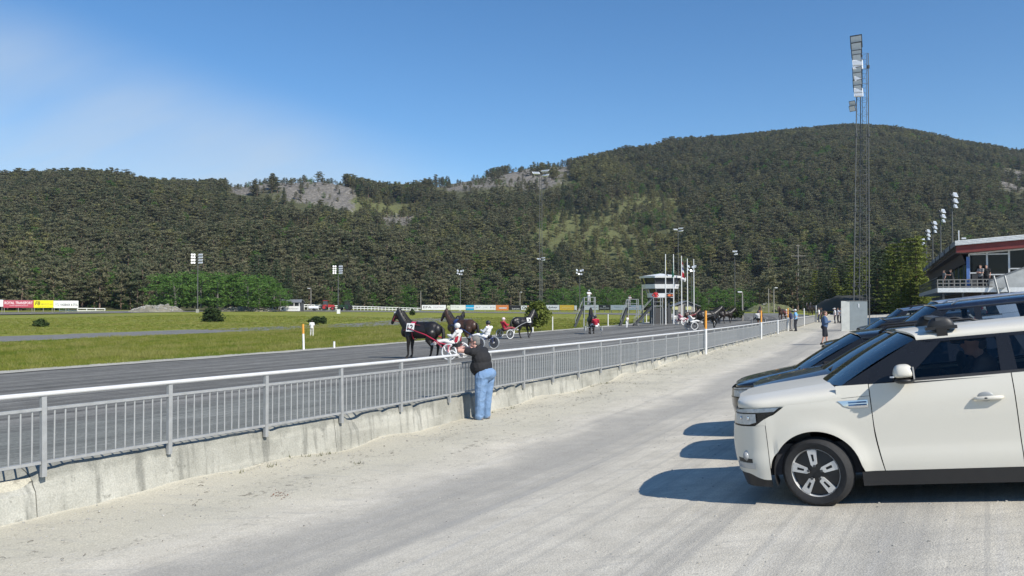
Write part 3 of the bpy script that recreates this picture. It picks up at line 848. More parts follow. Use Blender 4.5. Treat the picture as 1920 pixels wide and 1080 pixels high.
fence = thing('track_fence', 'galvanised steel railing with vertical bars running along the concrete wall', 'fence', (0, 0, 0))
def P3(t, p, z): x, y = tp(t, p); return Vector((x, y, z))
PITCH, T0F = 1.62, 0.46
npan = int((T_END - T0F) / PITCH)
box_mesh = {}
def fence_run():
    i0 = -8
    bars = []
    post_me = MB().box((0, 0, 0), (0.055, 0.05, 0.90)).mesh('fence_post', M_STEEL)
    bar_me = MB().path([(0, 0, -0.29), (0, 0, 0.29)], 0.0105, 6).mesh('fence_bar', M_STEEL, True, 40)
    for i in range(i0, npan + 1):
        t = T0F + i * PITCH; zr = rail_z(t); a = math.atan2(FP(t)[3], FP(t)[2])
        o = obj('fence_post', post_me, fence, P3(t, 0.045, zr - 0.03 - 0.45), (0.012 * RNG.uniform(-1, 1), 0.012 * RNG.uniform(-1, 1), a))
        if i == npan: break
        for k in range(1, 13): bars.append(t + PITCH * k / 13.0)
        t1 = t + PITCH
        dz = 0.006 * RNG.uniform(-1, 1)
        for nm, h, w in (('mid_rail', -0.165, 0.032), ('bottom_rail', -0.765, 0.032)):
            b = MB().beam(P3(t + 0.03, 0.045, zr + h + dz), P3(t1 - 0.03, 0.045, rail_z(t1) + h + dz), 0.042, w)
            part(nm, b, M_STEEL, fence)
    # the continuous round handrail, one tube for each 6.5 m length
    ts = [T0F + (i0 - 0.2) * PITCH + k * 0.81 for k in range(int((T_END - T0F - i0 * PITCH) / 0.81))]
    for q in range(0, len(ts) - 1, 8):
        seg = ts[q:q + 9]
        part('handrail', MB().path([P3(s, 0.045, rail_z(s)) for s in seg], 0.028, 10), M_RAIL, fence, True, 60)
    vis = [b for b in bars if b > -3.2]
    for b in vis[:300]:
        obj('fence_bar', bar_me, fence, P3(b, 0.045, rail_z(b) - 0.465), (0.006 * RNG.uniform(-1, 1), 0.006 * RNG.uniform(-1, 1), 0))
    far = MB()
    for b in vis[300:] + [b for b in bars if b <= -3.2]:
        far.path([P3(b, 0.045, rail_z(b) - 0.755), P3(b, 0.045, rail_z(b) - 0.175)], 0.011, 4, False)
    struct(part('distant_bar_run', far, M_STEEL, fence), 'stuff')
fence_run()

# ------------------------------------------------------------------ marker posts
def marker(px, p, base_y, top_y, label, orange=0.4, r=0.05, tilt=0.0, group='white marker posts beside the track'):
    Y = at_p(px, p)
    if Y is None: return
    x = at(px, Y); z0 = gz(x, Y); h = (base_y - top_y) * Y / FPX
    t = thing('marker_post', label, 'marker post', (x, Y, z0 - 0.05), 0, group, rot=(0, tilt, 0))
    part('post', MB().path([(0, 0, 0), (0, 0, h * (1 - orange))], r, 8), M_WHITE, t, True, 50)
    if orange: part('orange_top', MB().path([(0, 0, h * (1 - orange)), (0, 0, h)], r * 1.02, 8), M_ORANGE, t, True, 50)
    return t
marker(1323, 0.16, 668, 583, 'tall white post with orange top at the near end of the row along the railing')
marker(1427, 0.16, 637, 582, 'white post with orange top, second along the railing')
marker(1458, 0.16, 625, 597, 'short all white post against the railing between two orange topped posts', 0)
marker(1477, 0.16, 622, 578, 'white post with orange top next to the man in light blue shirt')
marker(1507.5, 0.16, 611, 577, 'plain white post on the railing, nearer of two beyond the two spectators', 0)
marker(1530, 0.16, 605, 573, 'plain white post at the far end of the railing', 0)
marker(570, -22.4, 645, 595, 'white post with orange top on the grass beside the person in white', 0.36, 0.06, -0.03)
marker(627, -21.9, 651, 637, 'short white peg on the track verge left of the number twelve horse', 0, 0.06)
marker(878, -23.5, 601, 586, 'yellowish post on the infield behind the brown trotter', 1.0, 0.06)
marker(964, -22.4, 620, 589, 'white post on the infield behind the black trotter facing right', 0, 0.05)
marker(999, -21.9, 623, 612, 'short white peg on the verge under the yellow green bush', 0, 0.06)
marker(1036, -22.4, 617, 590, 'slender white post right of the yellow green bush', 0, 0.055)
marker(1140, -22.4, 608, 585, 'slender white post between the two viewing stairs', 0, 0.06)
marker(1206, -22.4, 603, 583, 'leaning white post near the foot of the judges tower', 0, 0.06, 0.12)
marker(1212, -22.4, 603, 582, 'upright white post beside the leaning one near the judges tower', 0, 0.06)
marker(1240, -21.9, 606, 601, 'tiny white peg on the verge in front of the white banner', 0, 0.08)

# ------------------------------------------------------------------ outer edge of the far track: path used by signs, rails, poles
_outer = []
_C = tp(112, -78.0); _dx, _dy = FP(112)[2:]; _nx, _ny = _dy, -_dx
for _a in range(0, 181, 1):
    _q = math.radians(_a); _outer.append((_C[0] + 81 * (_nx * math.cos(_q) + _dx * math.sin(_q)), _C[1] + 81 * (_ny * math.cos(_q) + _dy * math.sin(_q))))
for _s in range(2, 200, 2): _outer.append((_C[0] - 81 * _nx - _dx * _s, _C[1] - 81 * _ny - _dy * _s))
def outer(px, extra=0.0):
    k = (px - 960) / FPX
    for (x0, y0), (x1, y1) in zip(_outer[20:], _outer[21:]):
        a, b = x0 - k * y0, x1 - k * y1
        if a * b <= 0:
            u = a / (a - b); Y = lerp(y0, y1, u) + extra
            return Y
    return 200.0 + extra

def billboard(px0, px1, top, bot, col, label, lines=(), extra=1.5, group='advertising boards beyond the far track'):
    Y0, Y1 = outer(px0, extra), outer(px1, extra)
    a = Vector((at(px0, Y0), Y0, zpx(bot, Y0))); b = Vector((at(px1, Y1), Y1, zpx(bot, Y1)))
    b.z = a.z; L = (b - a).length; h = (bot - top) * (Y0 + Y1) / 2 / FPX
    rz = math.atan2(b.y - a.y, b.x - a.x)
    mid = (a + b) / 2; g = gz(mid.x, mid.y)
    t = thing('billboard', label, 'billboard', (mid.x, mid.y, mid.z), rz, group)
    mat = M('board_' + '_'.join('%02d' % int(c * 99) for c in col), col, 0.5, 0, 0.04, 1.5)
    part('board', MB().box((0, 0, h / 2), (L, 0.06, h)), mat, t)
    part('board_frame', MB().box((0, 0.06, h), (L, 0.08, 0.06)).box((0, 0.06, 0.02), (L, 0.08, 0.06)), M_GREYM, t)
    for s in (-0.46, 0, 0.46):
        part('support_leg', MB().box((L * s, 0.10, (h - 0.1 + (g - mid.z)) / 2 - 0.1), (0.09, 0.09, h - 0.1 - (g - mid.z) + 0.2)), M_WOOD, t)
    for (s, cx, cz, w, hh, c, *sh) in lines:
        me = text_mesh(s, hh * h, M('print_' + '_'.join('%02d' % int(q * 99) for q in c), c, 0.5, 0, 0.02), 0.01, 0.012, w * L, sh[0] if sh else 0.0)
        o = obj('lettering', me, t, (cx * L, -0.036, cz * h), (math.radians(90), 0, 0))
    return t, L, h
WHT, BLK, GRY = (0.80, 0.80, 0.78), (0.03, 0.03, 0.03), (0.35, 0.36, 0.36)
billboard(-34, 6, 562, 575, WHT, 'white board cut off by the left edge of the picture', [])
billboard(6.5, 63, 563, 577, (0.46, 0.075, 0.11), 'faded red board with white lettering ROYAL TRANSPORT', [('ROYAL TRANSPORT', 0, 0.64, 0.93, 0.36, (0.82, 0.74, 0.75)), ('www.royaltransport.no', 0, 0.27, 0.62, 0.12, (0.82, 0.74, 0.75))])
billboard(63.5, 100, 563.2, 577, (0.80, 0.72, 0.02), 'yellow board with bold black letters FB', [('FB', -0.31, 0.60, 0.26, 0.50, BLK, 0.2), ('MASKIN AS', 0.17, 0.50, 0.58, 0.26, (0.50, 0.42, 0.05)), ('- maskinentreprenør -', 0.0, 0.18, 0.7, 0.12, (0.45, 0.38, 0.05))])
billboard(100.5, 147, 564, 577.5, WHT, 'white board with black lettering VASSBAKK & STOL', [('VG', -0.37, 0.50, 0.17, 0.40, GRY, -0.2), ('VASSBAKK & STOL', 0.12, 0.45, 0.72, 0.32, BLK)])
billboard(791, 836, 572, 581, WHT, 'long white board with a framed black emblem behind the ears of the brown trotter', [('EFA', -0.27, 0.55, 0.35, 0.42, (0.12, 0.11, 0.11)), ('DRIFTING', 0.2, 0.52, 0.42, 0.32, (0.45, 0.38, 0.40))])
billboard(838, 843.5, 573, 581, (0.58, 0.60, 0.36), 'small pale green board between two white boards', [('E', 0, 0.4, 0.5, 0.4, (0.1, 0.16, 0.05))])
billboard(844.5, 873, 572, 581, (0.76, 0.77, 0.70), 'off white board with thin grey lettering left of the blue board', [('Sør bygg', -0.18, 0.6, 0.5, 0.25, GRY)])
_b = billboard(873.5, 888.5, 572, 581.5, (0.02, 0.36, 0.62), 'bright blue board with a white stripe', [])
part('white_stripe', MB().box((0, -0.04, _b[2] * 0.45), (_b[1], 0.02, _b[2] * 0.12)), M_WHITE, _b[0])
billboard(889, 929.5, 572, 581, WHT, 'white board with lettering in several logos right of the blue board', [('Jac C', -0.32, 0.5, 0.24, 0.4, (0.25, 0.22, 0.25), 0.3), ('JUNI', 0.02, 0.5, 0.18, 0.26, GRY), ('BYTE', 0.35, 0.5, 0.2, 0.3, (0.3, 0.28, 0.25))])
billboard(930, 953.5, 572, 582, (0.72, 0.24, 0.07), 'orange board with a pale blue and white oblong', [('-', 0.05, 0.45, 0.6, 0.2, (0.6, 0.72, 0.80))])
billboard(955, 976, 573, 581, (0.022, 0.02, 0.022), 'black board with white lettering right of the orange board', [('Lerum', 0.08, 0.3, 0.65, 0.36, WHT)])
billboard(977, 988, 573, 581, WHT, 'white board with a black round emblem partly behind the bush', [('G', -0.05, 0.5, 0.5, 0.7, BLK)])
billboard(988.5, 1000, 573, 581, (0.70, 0.42, 0.24), 'pale orange board half hidden by the yellow green bush', [])
billboard(1024, 1048.5, 572, 581, WHT, 'white board with a black swash right of the yellow green bush', [('Askøy', 0.0, 0.5, 0.75, 0.45, BLK, 0.3)])
billboard(1049.5, 1076, 572, 581.5, (0.78, 0.50, 0.06), 'orange yellow board beside the viewing stairs', [('Autoservice', 0, 0.5, 0.7, 0.35, (0.80, 0.62, 0.25))])
billboard(1077, 1081, 573, 581, WHT, 'narrow white board at the end of the yellow board', [])
billboard(1094, 1122, 572, 581, (0.74, 0.76, 0.76), 'white board behind the person standing on the stairs', [('Sparebank', 0.2, 0.5, 0.5, 0.25, (0.2, 0.2, 0.25))])
billboard(1123, 1143.5, 572, 581, (0.03, 0.032, 0.03), 'black board with white lettering and an emblem between white boards', [('BOLIG BYGG', 0, 0.35, 0.85, 0.25, (0.6, 0.6, 0.58)), ('M', 0, 0.72, 0.2, 0.3, (0.6, 0.6, 0.58))])
billboard(1145, 1176, 572, 581, (0.72, 0.75, 0.77), 'pale bluish white board left of the second viewing stairs', [('Vestland', -0.1, 0.6, 0.4, 0.2, GRY)])
billboard(1179, 1206, 572, 581, (0.70, 0.74, 0.78), 'pale bluish white board behind the second viewing stairs', [('Bygger', -0.1, 0.6, 0.4, 0.2, (0.2, 0.25, 0.5))])

def rail_fence(px0, px1, top, n, label, extra=2.5):
    t = None; prev = None
    for i in range(n + 1):
        px = lerp(px0, px1, i / n); Y = outer(px, extra); x = at(px, Y); z = zpx(interp(px, [(px0, top[0]), (px1, top[1])]), Y); g = z - 1.25
        if t is None: t = thing('white_rail_fence', label, 'fence', (x, Y, g), 0, 'white painted rail fences beyond the far track'); o0 = Vector((x, Y, g))
        q = Vector((x, Y, z)) - o0
        part('fence_post', MB().box(q + Vector((0, 0, -0.75)), (0.13, 0.13, 1.5)), M_WHITE, t)
        if prev is not None:
            for h in (-0.08, -0.62): part('fence_rail', MB().beam(prev + Vector((0, 0, h)), q + Vector((0, 0, h)), 0.07, 0.17), M_WHITE, t)
        prev = q
rail_fence(500, 523, (568.5, 569.5), 4, 'short white rail fence left of the dark roofed shed')
rail_fence(564, 789, (570.5, 577.5), 34, 'long white rail fence right of the dark roofed shed')
rail_fence(112, 197, (577, 578), 5, 'low white rail fence under the white board on the left')

# ------------------------------------------------------------------ floodlight poles
M_LAMP = M('white_lamp_housing', (0.74, 0.75, 0.76), 0.4, 0.0, 0.06)
M_LAMPG = M('lamp_glass', (0.50, 0.53, 0.56), 0.15, 0.3, 0.1)
def lamp(parent, c, w, h, rz, tilt, dark=False, d=0.3):
    R = Matrix.Rotation(rz, 3, 'Z') @ Matrix.Rotation(tilt, 3, 'X')
    mb = MB()
    hw, hh = w / 2, h / 2
    pts = [(-hw, -d * 0.5, -hh), (hw, -d * 0.5, -hh), (hw, -d * 0.5, hh), (-hw, -d * 0.5, hh), (-hw * 0.6, d * 0.5, -hh * 0.55), (hw * 0.6, d * 0.5, -hh * 0.55), (hw * 0.6, d * 0.5, hh * 0.55), (-hw * 0.6, d * 0.5, hh * 0.55)]
    c = Vector(c)
    mb.add([c + R @ Vector(p) for p in pts], [(3, 2, 1, 0), (4, 5, 6, 7), (0, 1, 5, 4), (1, 2, 6, 5), (2, 3, 7, 6), (3, 0, 4, 7)])
    f = part('floodlight', mb, M_DARK if dark else M_LAMP, parent)
    g = MB().box(c + R @ Vector((0, -d * 0.5 - 0.012, 0)), (w * 0.86, 0.02, h * 0.82), R)
    part('lamp_glass', g, M_LAMP if dark else M_LAMPG, f)
def pole_mast(px, Y, top_y, label, heads, base_y=None, lattice=False, r=0.14, group='floodlight poles around the track', ztop=None):
    x = at(px, Y); z0 = gz(x, Y) - 0.3 if base_y is None else zpx(base_y, Y)
    zt = zpx(top_y, Y) if ztop is None else ztop
    t = thing('floodlight_pole', label, 'floodlight', (x, Y, z0), 0, group)
    h = zt - z0
    if lattice:
        w = 0.26
        for s in (-1, 1): part('mast_leg', MB().path([(s * w, 0, 0), (s * w * 0.7, 0, h)], 0.055, 6), M_MAST, t)
        mb = MB(); n = int(h / 1.6)
        for i in range(n):
            a, b = h * i / n, h * (i + 1) / n; s = 1 if i % 2 else -1
            mb.beam((-s * w * lerp(1, .7, i / n), 0, a), (s * w * lerp(1, .7, i / n), 0, b), 0.026)
        part('cross_bracing', mb, M_MAST, t)
    else:
        part('pole', MB().path([(0, 0, 0), (0, 0, h * 0.6), (0, 0, h)], [r, r * 0.8, r * 0.5], 8), M_MAST, t, True, 50)
        part('pole_base', MB().box((0, 0, 0.5), (0.5, 0.5, 1.0)), M_CONC, t)
    for (dx, dz, w, hh, rz, tilt, dark) in heads: lamp(t, (dx, -0.25, h + dz), w, hh, rz, tilt, dark)
    if len(heads) > 2:
        part('cross_arm', MB().box((0, 0, h - 0.35), (max(abs(q[0]) for q in heads) * 2 + 0.4, 0.12, 0.12)).box((0, 0, h - 1.1), (max(abs(q[0]) for q in heads) * 2 + 0.4, 0.12, 0.12)), M_DARK, t)
    return t
def bank8(s, wide=0.9):
    out = []
    for r_ in range(4):
        for c_ in (-1.05, -0.6): out.append((c_ * s, (-0.1 - 0.5 * r_) * s, 0.36 * s, 0.40 * s, 0.5, -0.35, True))
        out.append((0.65 * s, (-0.1 - 0.5 * r_) * s, wide * s, 0.36 * s, -0.3, -0.45, False))
    return out
pole_mast(370.5, 172, 477, 'floodlight pole with a bank of lamps left of the round shrub', bank8(1.15))
pole_mast(634, 214, 499, 'floodlight pole with a bank of lamps behind the red tractor', bank8(1.2))
def fan(s): return [(-0.7 * s, 0, 0.5 * s, 0.55 * s, 0.6, -0.5, False), (-0.75 * s, -0.65 * s, 0.4 * s, 0.4 * s, 0.6, -0.5, False), (0.7 * s, 0, 0.5 * s, 0.55 * s, -0.6, -0.5, False), (0.2 * s, -0.15 * s, 0.4 * s, 0.5 * s, 0, -0.5, False), (-0.2 * s, -0.9 * s, 0.4 * s, 0.4 * s, 0.2, -0.4, False), (0.4 * s, -0.95 * s, 0.4 * s, 0.4 * s, -0.2, -0.4, False)]
pole_mast(863, 232, 508, 'floodlight pole with small lamps behind the brown trotter', fan(1.1))
pole_mast(1087, 246, 507, 'floodlight pole with spread lamps behind the viewing stairs', fan(1.3))
def wing(s): return [(-0.75 * s, 0.0, 1.15 * s, 0.7 * s, 0.25, -1.0, False), (0.7 * s, 0.35 * s, 1.3 * s, 0.55 * s, -0.5, -1.1, False), (0.75 * s, -0.35 * s, 1.3 * s, 0.6 * s, -0.7, -1.0, False)]
pole_mast(1014, 142, 325, 'tallest slender lattice mast with white lamps in front of the rocky ridge', wing(1.15), lattice=True)
pole_mast(1014.5, 250, 486, 'shorter mast standing behind the tall lattice mast, white lamps lower down', wing(1.0), lattice=True)
pole_mast(1272, 215, 431, 'slender mast with white lamps rising behind the judges tower', wing(1.0))
pole_mast(1297, 232, 500, 'floodlight pole half hidden by the bare flagpoles', fan(1.4))
pole_mast(1378, 240, 472, 'slender mast with one small white lamp right of the flagpoles', [(0, 0, 1.3, 0.8, -0.3, -1.0, False), (0.3, -0.8, 1.0, 0.6, -0.3, -0.8, False)])
for px_, Y_, y_ in ((1787, 113, 368), (1765, 132, 398), (1750, 152, 420), (1738, 168, 435), (1728, 187, 449)):
    pole_mast(px_, Y_, y_, {1787: 'tallest of the five floodlight poles behind the grandstand, nearest to us', 1765: 'second tallest floodlight pole behind the grandstand roof', 1750: 'middle one of the five floodlight poles behind the grandstand', 1738: 'fourth floodlight pole behind the grandstand, second shortest', 1728: 'shortest floodlight pole behind the low end of the grandstand roof'}[px_],
              [(-0.35, 0.1, 0.7, 0.6, 1.0, -0.5, True), (0.3, 0.15, 0.8, 0.7, 0.5, -0.4, False), (-0.2, -0.75, 0.6, 0.6, 1.0, -0.5, True), (0.35, -0.7, 0.8, 0.7, 0.6, -0.4, False), (0.3, -1.45, 0.7, 0.6, 0.6, -0.4, False)], group='floodlight poles behind the grandstand')
def tpole(px, Y, top, label, arm=0.0, cross=()):
    x = at(px, Y); z0 = gz(x, Y) - 0.4; h = zpx(top, Y) - z0
    t = thing('utility_pole', label, 'pole', (x, Y, z0), 0, 'thin poles in front of the trees')
    part('pole', MB().path([(0, 0, 0), (0, 0, h)], [0.12, 0.08], 6), M_WOOD, t)
    for (dz, w) in cross: part('cross_arm', MB().box((0, 0, h - dz), (w, 0.12, 0.12)), M_WOOD, t)
    if arm: part('lamp_head', MB().box((arm, -0.1, h + 0.05), (abs(arm) * 1.4, 0.3, 0.14)), M_LAMP, t)
    return t
tpole(1497, 235, 458, 'bare pole with a cross arm on the right hillside foot', 0, ((0.4, 1.2), (3.4, 4.2)))
tpole(583, 210, 541, 'thin street lamp beside the dark roofed shed', -0.5)
tpole(789, 235, 546, 'thin pole at the left end of the white boards')
tpole(1451, 160, 582 - 42, 'thin pole in front of the trees beyond the far bend', 0.4)
tpole(1441, 170, 541, 'thinner grey pole among the trees beyond the far bend')
tpole(1392, 112, 548, 'white lamp pole at the end of the infield hedge', -0.4)
tpole(1204, 112, 534, 'pale mast directly left of the judges tower')
tpole(975, 240, 548, 'thin lamp pole behind the black board', 0.4)

# ------------------------------------------------------------------ big lattice tower and the cabinet at its foot
def big_tower():
    Y = 66.0; x0 = at(1612, Y); z0 = gz(x0, Y)
    t = thing('lattice_light_tower', 'tall steel lattice floodlight tower beside the parked cars', 'light tower', (x0, Y, z0))
    k = Y / FPX
    H = zpx(98, Y) - z0
    def leg(i, z):
        u = z / H
        base = [(-0.66, -0.25), (0.66, -0.25), (0.30, 0.85)][i]; top = [(-0.10, -0.2), (0.80, -0.2), (0.52, 0.55)][i]
        return Vector((lerp(base[0], top[0], u), lerp(base[1], top[1], u), z))
    for i in range(3):
        zl = H if i else zpx(72, Y) - z0
        part('tower_leg', MB().path([leg(i, q) for q in (0, zl * 0.5, zl)], [0.058, 0.046, 0.038], 8), M_MAST, t, True, 50)
    n = 18
    for i, j in ((0, 1), (1, 2), (2, 0)):
        mb = MB()
        for s in range(n):
            a, b = H * s / n, H * (s + 1) / n
            if s % 2: mb.beam(leg(i, a), leg(j, b), 0.011)
            else: mb.beam(leg(j, a), leg(i, b), 0.011)
            mb.beam(leg(i, b), leg(j, b), 0.014)
        part('lattice_bracing', mb, M_MAST, t)
    lad = MB()
    for s in (-0.18, 0.18): lad.path([leg(1, 0) * 0.5 + leg(2, 0) * 0.5 + Vector((s, 0, 0)), leg(1, H) * 0.5 + leg(2, H) * 0.5 + Vector((s, 0, 0))], 0.022, 5)
    for q in range(int(H / 0.4)): 
        c = leg(1, q * 0.4) * 0.5 + leg(2, q * 0.4) * 0.5; lad.beam(c + Vector((-0.18, 0, 0)), c + Vector((0.18, 0, 0)), 0.02)
    part('ladder', lad, M_MAST, t)
    for q in (0.155, 0.43, 0.70, 0.95):
        for i in range(3): part('flange', MB().path([leg(i, H * q - 0.12), leg(i, H * q + 0.12)], 0.12, 8), M_DARK, t)
    # lamp stacks up the left leg (rows measured on the picture)
    rows = [(78, 1.15, 1.0, True), (90, 1.05, 0.9, True), (101, 1.0, 0.6, True), (109, 0.9, 0.6, True), (120, 1.0, 0.45, False), (127, 1.0, 0.45, False), (134, 0.9, 0.7, True), (143, 0.9, 0.6, True), (150, 0.7, 0.4, False), (157, 0.9, 0.6, True), (166, 0.8, 0.55, True), (172, 0.85, 0.35, False), (179, 0.9, 0.4, False)]
    for k_, (py, w, hh, dark) in enumerate(rows):
        z = zpx(py, Y) - z0; c = leg(0, z)
        off = -0.25 + 0.0032 * (py - 78) * 1.0
        lamp(t, (c.x + off * 0.6 - 0.05, c.y - 0.28, z), w * 0.80, hh * 1.05, -0.55 if dark else -0.15, 0.35 if dark else -0.25, dark, 0.34)
        if dark: part('lamp_bracket', MB().box((c.x + 0.2 + off * 0.3, c.y - 0.1, z), (0.12, 0.25, hh * 0.9)), M_LAMP, t)
    for py, dz in ((194, 0), (203, 0)):
        z = zpx(py, Y) - z0; c = leg(0, z); lamp(t, (c.x - 0.38, c.y - 0.2, z), 0.5, 0.5, -0.8, 0.5, True, 0.3)
    # cabinet
    Yb = 62.5; xb = at(1593, Yb); zb = gz(xb, Yb) - 0.05
    top = zpx(564.5, Yb); h = top - zb; wd, dp = 1.42, 1.25
    c = thing('electrical_cabinet', 'big grey steel cabinet with a pale side at the foot of the lattice tower', 'cabinet', (xb, Yb, zb), 0.06)
    part('cabinet_body', MB().box((wd / 2, 0.02, h / 2), (wd, 0.05, h)), M('cabinet_grey', (0.17, 0.20, 0.215), 0.5, 0, 0.1, 2), c)
    part('cabinet_side', MB().prism([(-0.006, 0, 0), (-0.54, 0.30, 0), (-0.54, 0.30, h), (-0.006, 0, h)], (0.02, 0.04, 0)), M('cabinet_pale', (0.66, 0.66, 0.60), 0.6, 0, 0.1, 2), c)
    part('cabinet_back', MB().prism([(-0.54, 0.34, 0), (wd - 0.5, 1.0, 0), (wd - 0.5, 1.0, h), (-0.54, 0.34, h)], (0.0, 0.03, 0)), M_MAST, c)
    part('cabinet_end', MB().prism([(wd - 0.5, 1.0, 0), (wd, 0.05, 0), (wd, 0.05, h), (wd - 0.5, 1.0, h)], (-0.03, 0.0, 0)), M_MAST, c)
    part('cabinet_roof', MB().prism([(-0.03, -0.03, h), (wd + 0.03, -0.03, h), (wd - 0.45, 1.03, h), (-0.57, 0.36, h)], (0, 0, 0.04)), M_MAST, c)
    part('door_handle', MB().box((wd * 0.5, -0.03, h * 0.85), (0.05, 0.05, 0.3)), M_LAMP, c)
big_tower()

# ------------------------------------------------------------------ judges tower, flagpoles, viewing stairs, huts
M_DGLASS = M('dark_window_glass', (0.035, 0.04, 0.045), 0.08, 0, 0.3, 1.0, spec=0.8)
M_SLATE = M('grey_roof_sheet', (0.17, 0.18, 0.19), 0.6)
def octo(rx, ry, z): return [Vector((rx * a, ry * b, z)) for a, b in ((-1, -0.45), (-0.55, -1), (0.55, -1), (1, -0.45), (1, 0.45), (0.55, 1), (-0.55, 1), (-1, 0.45))]
def ring_wall(name, r0, z0, r1, z1, mat, parent, split=True):
    a, b = octo(r0, r0, z0), octo(r1, r1, z1)
    for i in range(8):
        j = (i + 1) % 8
        m = MB().prism([a[i], a[j], b[j], b[i]], ((a[i] + a[j]) * -0.02).to_tuple()[:2] + (0,))
        part(name, m, mat, parent)
def judge_tower():
    Y = 106.0; x = at(1238, Y); g = gz(x, Y); k = Y / FPX
    t = thing('judges_tower', 'white two storey judges tower with slanted windows beside the flagpoles', 'tower', (x, Y, g - 0.1), 0.05)
    zz = lambda py: zpx(py, Y) - g + 0.1
    ring_wall('white_band', 2.15, zz(541.5), 2.28, zz(533.5), M_WHITE, t)
    ring_wall('lower_band', 1.55, zz(558), 1.62, zz(550), M_LAMP, t)
    ring_wall('window_pane', 2.0, zz(533.5), 2.3, zz(521.5), M_DGLASS, t)
    ring_wall('lower_window', 1.55, zz(550), 1.75, zz(541.5), M_DGLASS, t)
    for i, (p, q) in enumerate(zip(octo(2.03, 2.03, zz(533.5)), octo(2.34, 2.34, zz(521.5)))): part('window_mullion', MB().beam(p, q, 0.12), M_DARK, t)
    for i, (p, q) in enumerate(zip(octo(1.56, 1.56, zz(550)), octo(1.78, 1.78, zz(541.5)))): part('window_mullion', MB().beam(p, q, 0.10), M_LAMP, t)
    part('floor_slab', MB().prism(octo(2.12, 2.12, zz(542.5)), (0, 0, 0.07)).prism(octo(1.52, 1.52, zz(559)), (0, 0, 0.08)), M_DARK, t)
    ring_wall('roof_fascia', 2.55, zz(521.8), 2.6, zz(518.2), M_WHITE, t)
    rb = octo(2.58, 2.58, zz(518.2)); top = Vector((0.05, 0, zz(512.8)))
    m = MB(); m.add(rb + [top], [(i, (i + 1) % 8, 8) for i in range(8)] + [tuple(reversed(range(8)))])
    part('roof', m, M_LAMP, t)
    part('loudspeaker', MB().path([(2.3, -0.5, zz(522)), (3.1, -1.0, zz(525))], [0.12, 0.3], 8), M_WHITE, t)
    for sx, sy in ((-0.9, -0.9), (0.9, -0.9), (-0.9, 0.9), (0.9, 0.9)): part('support_leg', MB().box((sx, sy, zz(559) / 2), (0.22, 0.22, zz(559))), M_DARK, t)
    part('equipment_room', MB().box((0.1, 0.3, zz(577) / 2), (2.6, 1.6, zz(577))), M('dark_cladding', (0.06, 0.06, 0.06), 0.8), t)
    me = text_mesh('Bergen travpark', 0.24, M_DARK, 0.01, 0.0, 1.75)
    obj('lettering', me, t, (1.35, -1.72, zz(537.6)), (math.radians(90 - 8), 0, math.radians(40) * 0.62))
    part('screen_sign', MB().box((0.95, -1.72, zz(554)), (1.15, 0.05, 0.46)), M_BLACK, t)
    part('orange_oval', MB().ell((0.9, -1.755, zz(554)), (0.36, 0.012, 0.15)), M('orange_print', (0.7, 0.16, 0.05), 0.5), t)
judge_tower()
M_CLOTH = {}
def cloth(name, col): return M('cloth_' + name, col, 0.85, 0, 0.1, 12)
def flag(px, Y, top, base, label, cols=None):
    x = at(px, Y); z0 = gz(x, Y) - 0.1; h = zpx(top, Y) - z0
    t = thing('flagpole', label, 'flagpole', (x, Y, z0), 0, 'white flagpoles beside the judges tower')
    part('pole', MB().path([(0, 0, 0), (0, 0, h)], [0.085, 0.05], 8), M_WHITE, t, True, 50)
    part('pole_cap', MB().ell((0, 0, h + 0.03), (0.07, 0.07, 0.06)), M_WHITE, t)
    if cols:
        fh, y0, wd = cols[0], cols[1], cols[2]
        mb = MB(); nst = len(cols) - 3
        for si, c in enumerate(cols[3:]):
            def fn(u, v, si=si):
                d = (si + v) / nst * fh                                # limp flag hanging in folds down the pole
                w = wd * (0.35 + 0.65 * d / fh) * u
                return Vector((0.06 + w * (0.85 + 0.1 * math.sin(7 * d)), 0.10 * math.sin(u * 7 + d * 2), h - y0 - d - 0.25 * u))
            m2 = MB().grid(fn, 8, 3)
            part('flag_cloth', m2, cloth('flag_%d_%d_%d' % tuple(int(99 * q) for q in c), c), t, True)
flag(1248, 98, 478, 598, 'flagpole with a limp yellow and black flag', (1.9, 0.5, 0.22, (0.45, 0.40, 0.05), (0.45, 0.40, 0.05), (0.05, 0.05, 0.02)))
flag(1263, 101, 478, 590, 'flagpole with a limp green flag', (1.9, 0.8, -0.38, (0.03, 0.20, 0.12), (0.03, 0.20, 0.12)))
flag(1278, 103, 481, 592, 'flagpole with a limp red, white and blue flag', (2.0, 0.6, 0.42, (0.5, 0.03, 0.05), (0.7, 0.7, 0.7), (0.05, 0.07, 0.25), (0.7, 0.7, 0.7), (0.5, 0.03, 0.05), (0.5, 0.03, 0.05)))
flag(1289, 106, 486, 590, 'flagpole without flag, left of the last one')
flag(1301, 109, 487, 588, 'last flagpole without flag, farthest right')

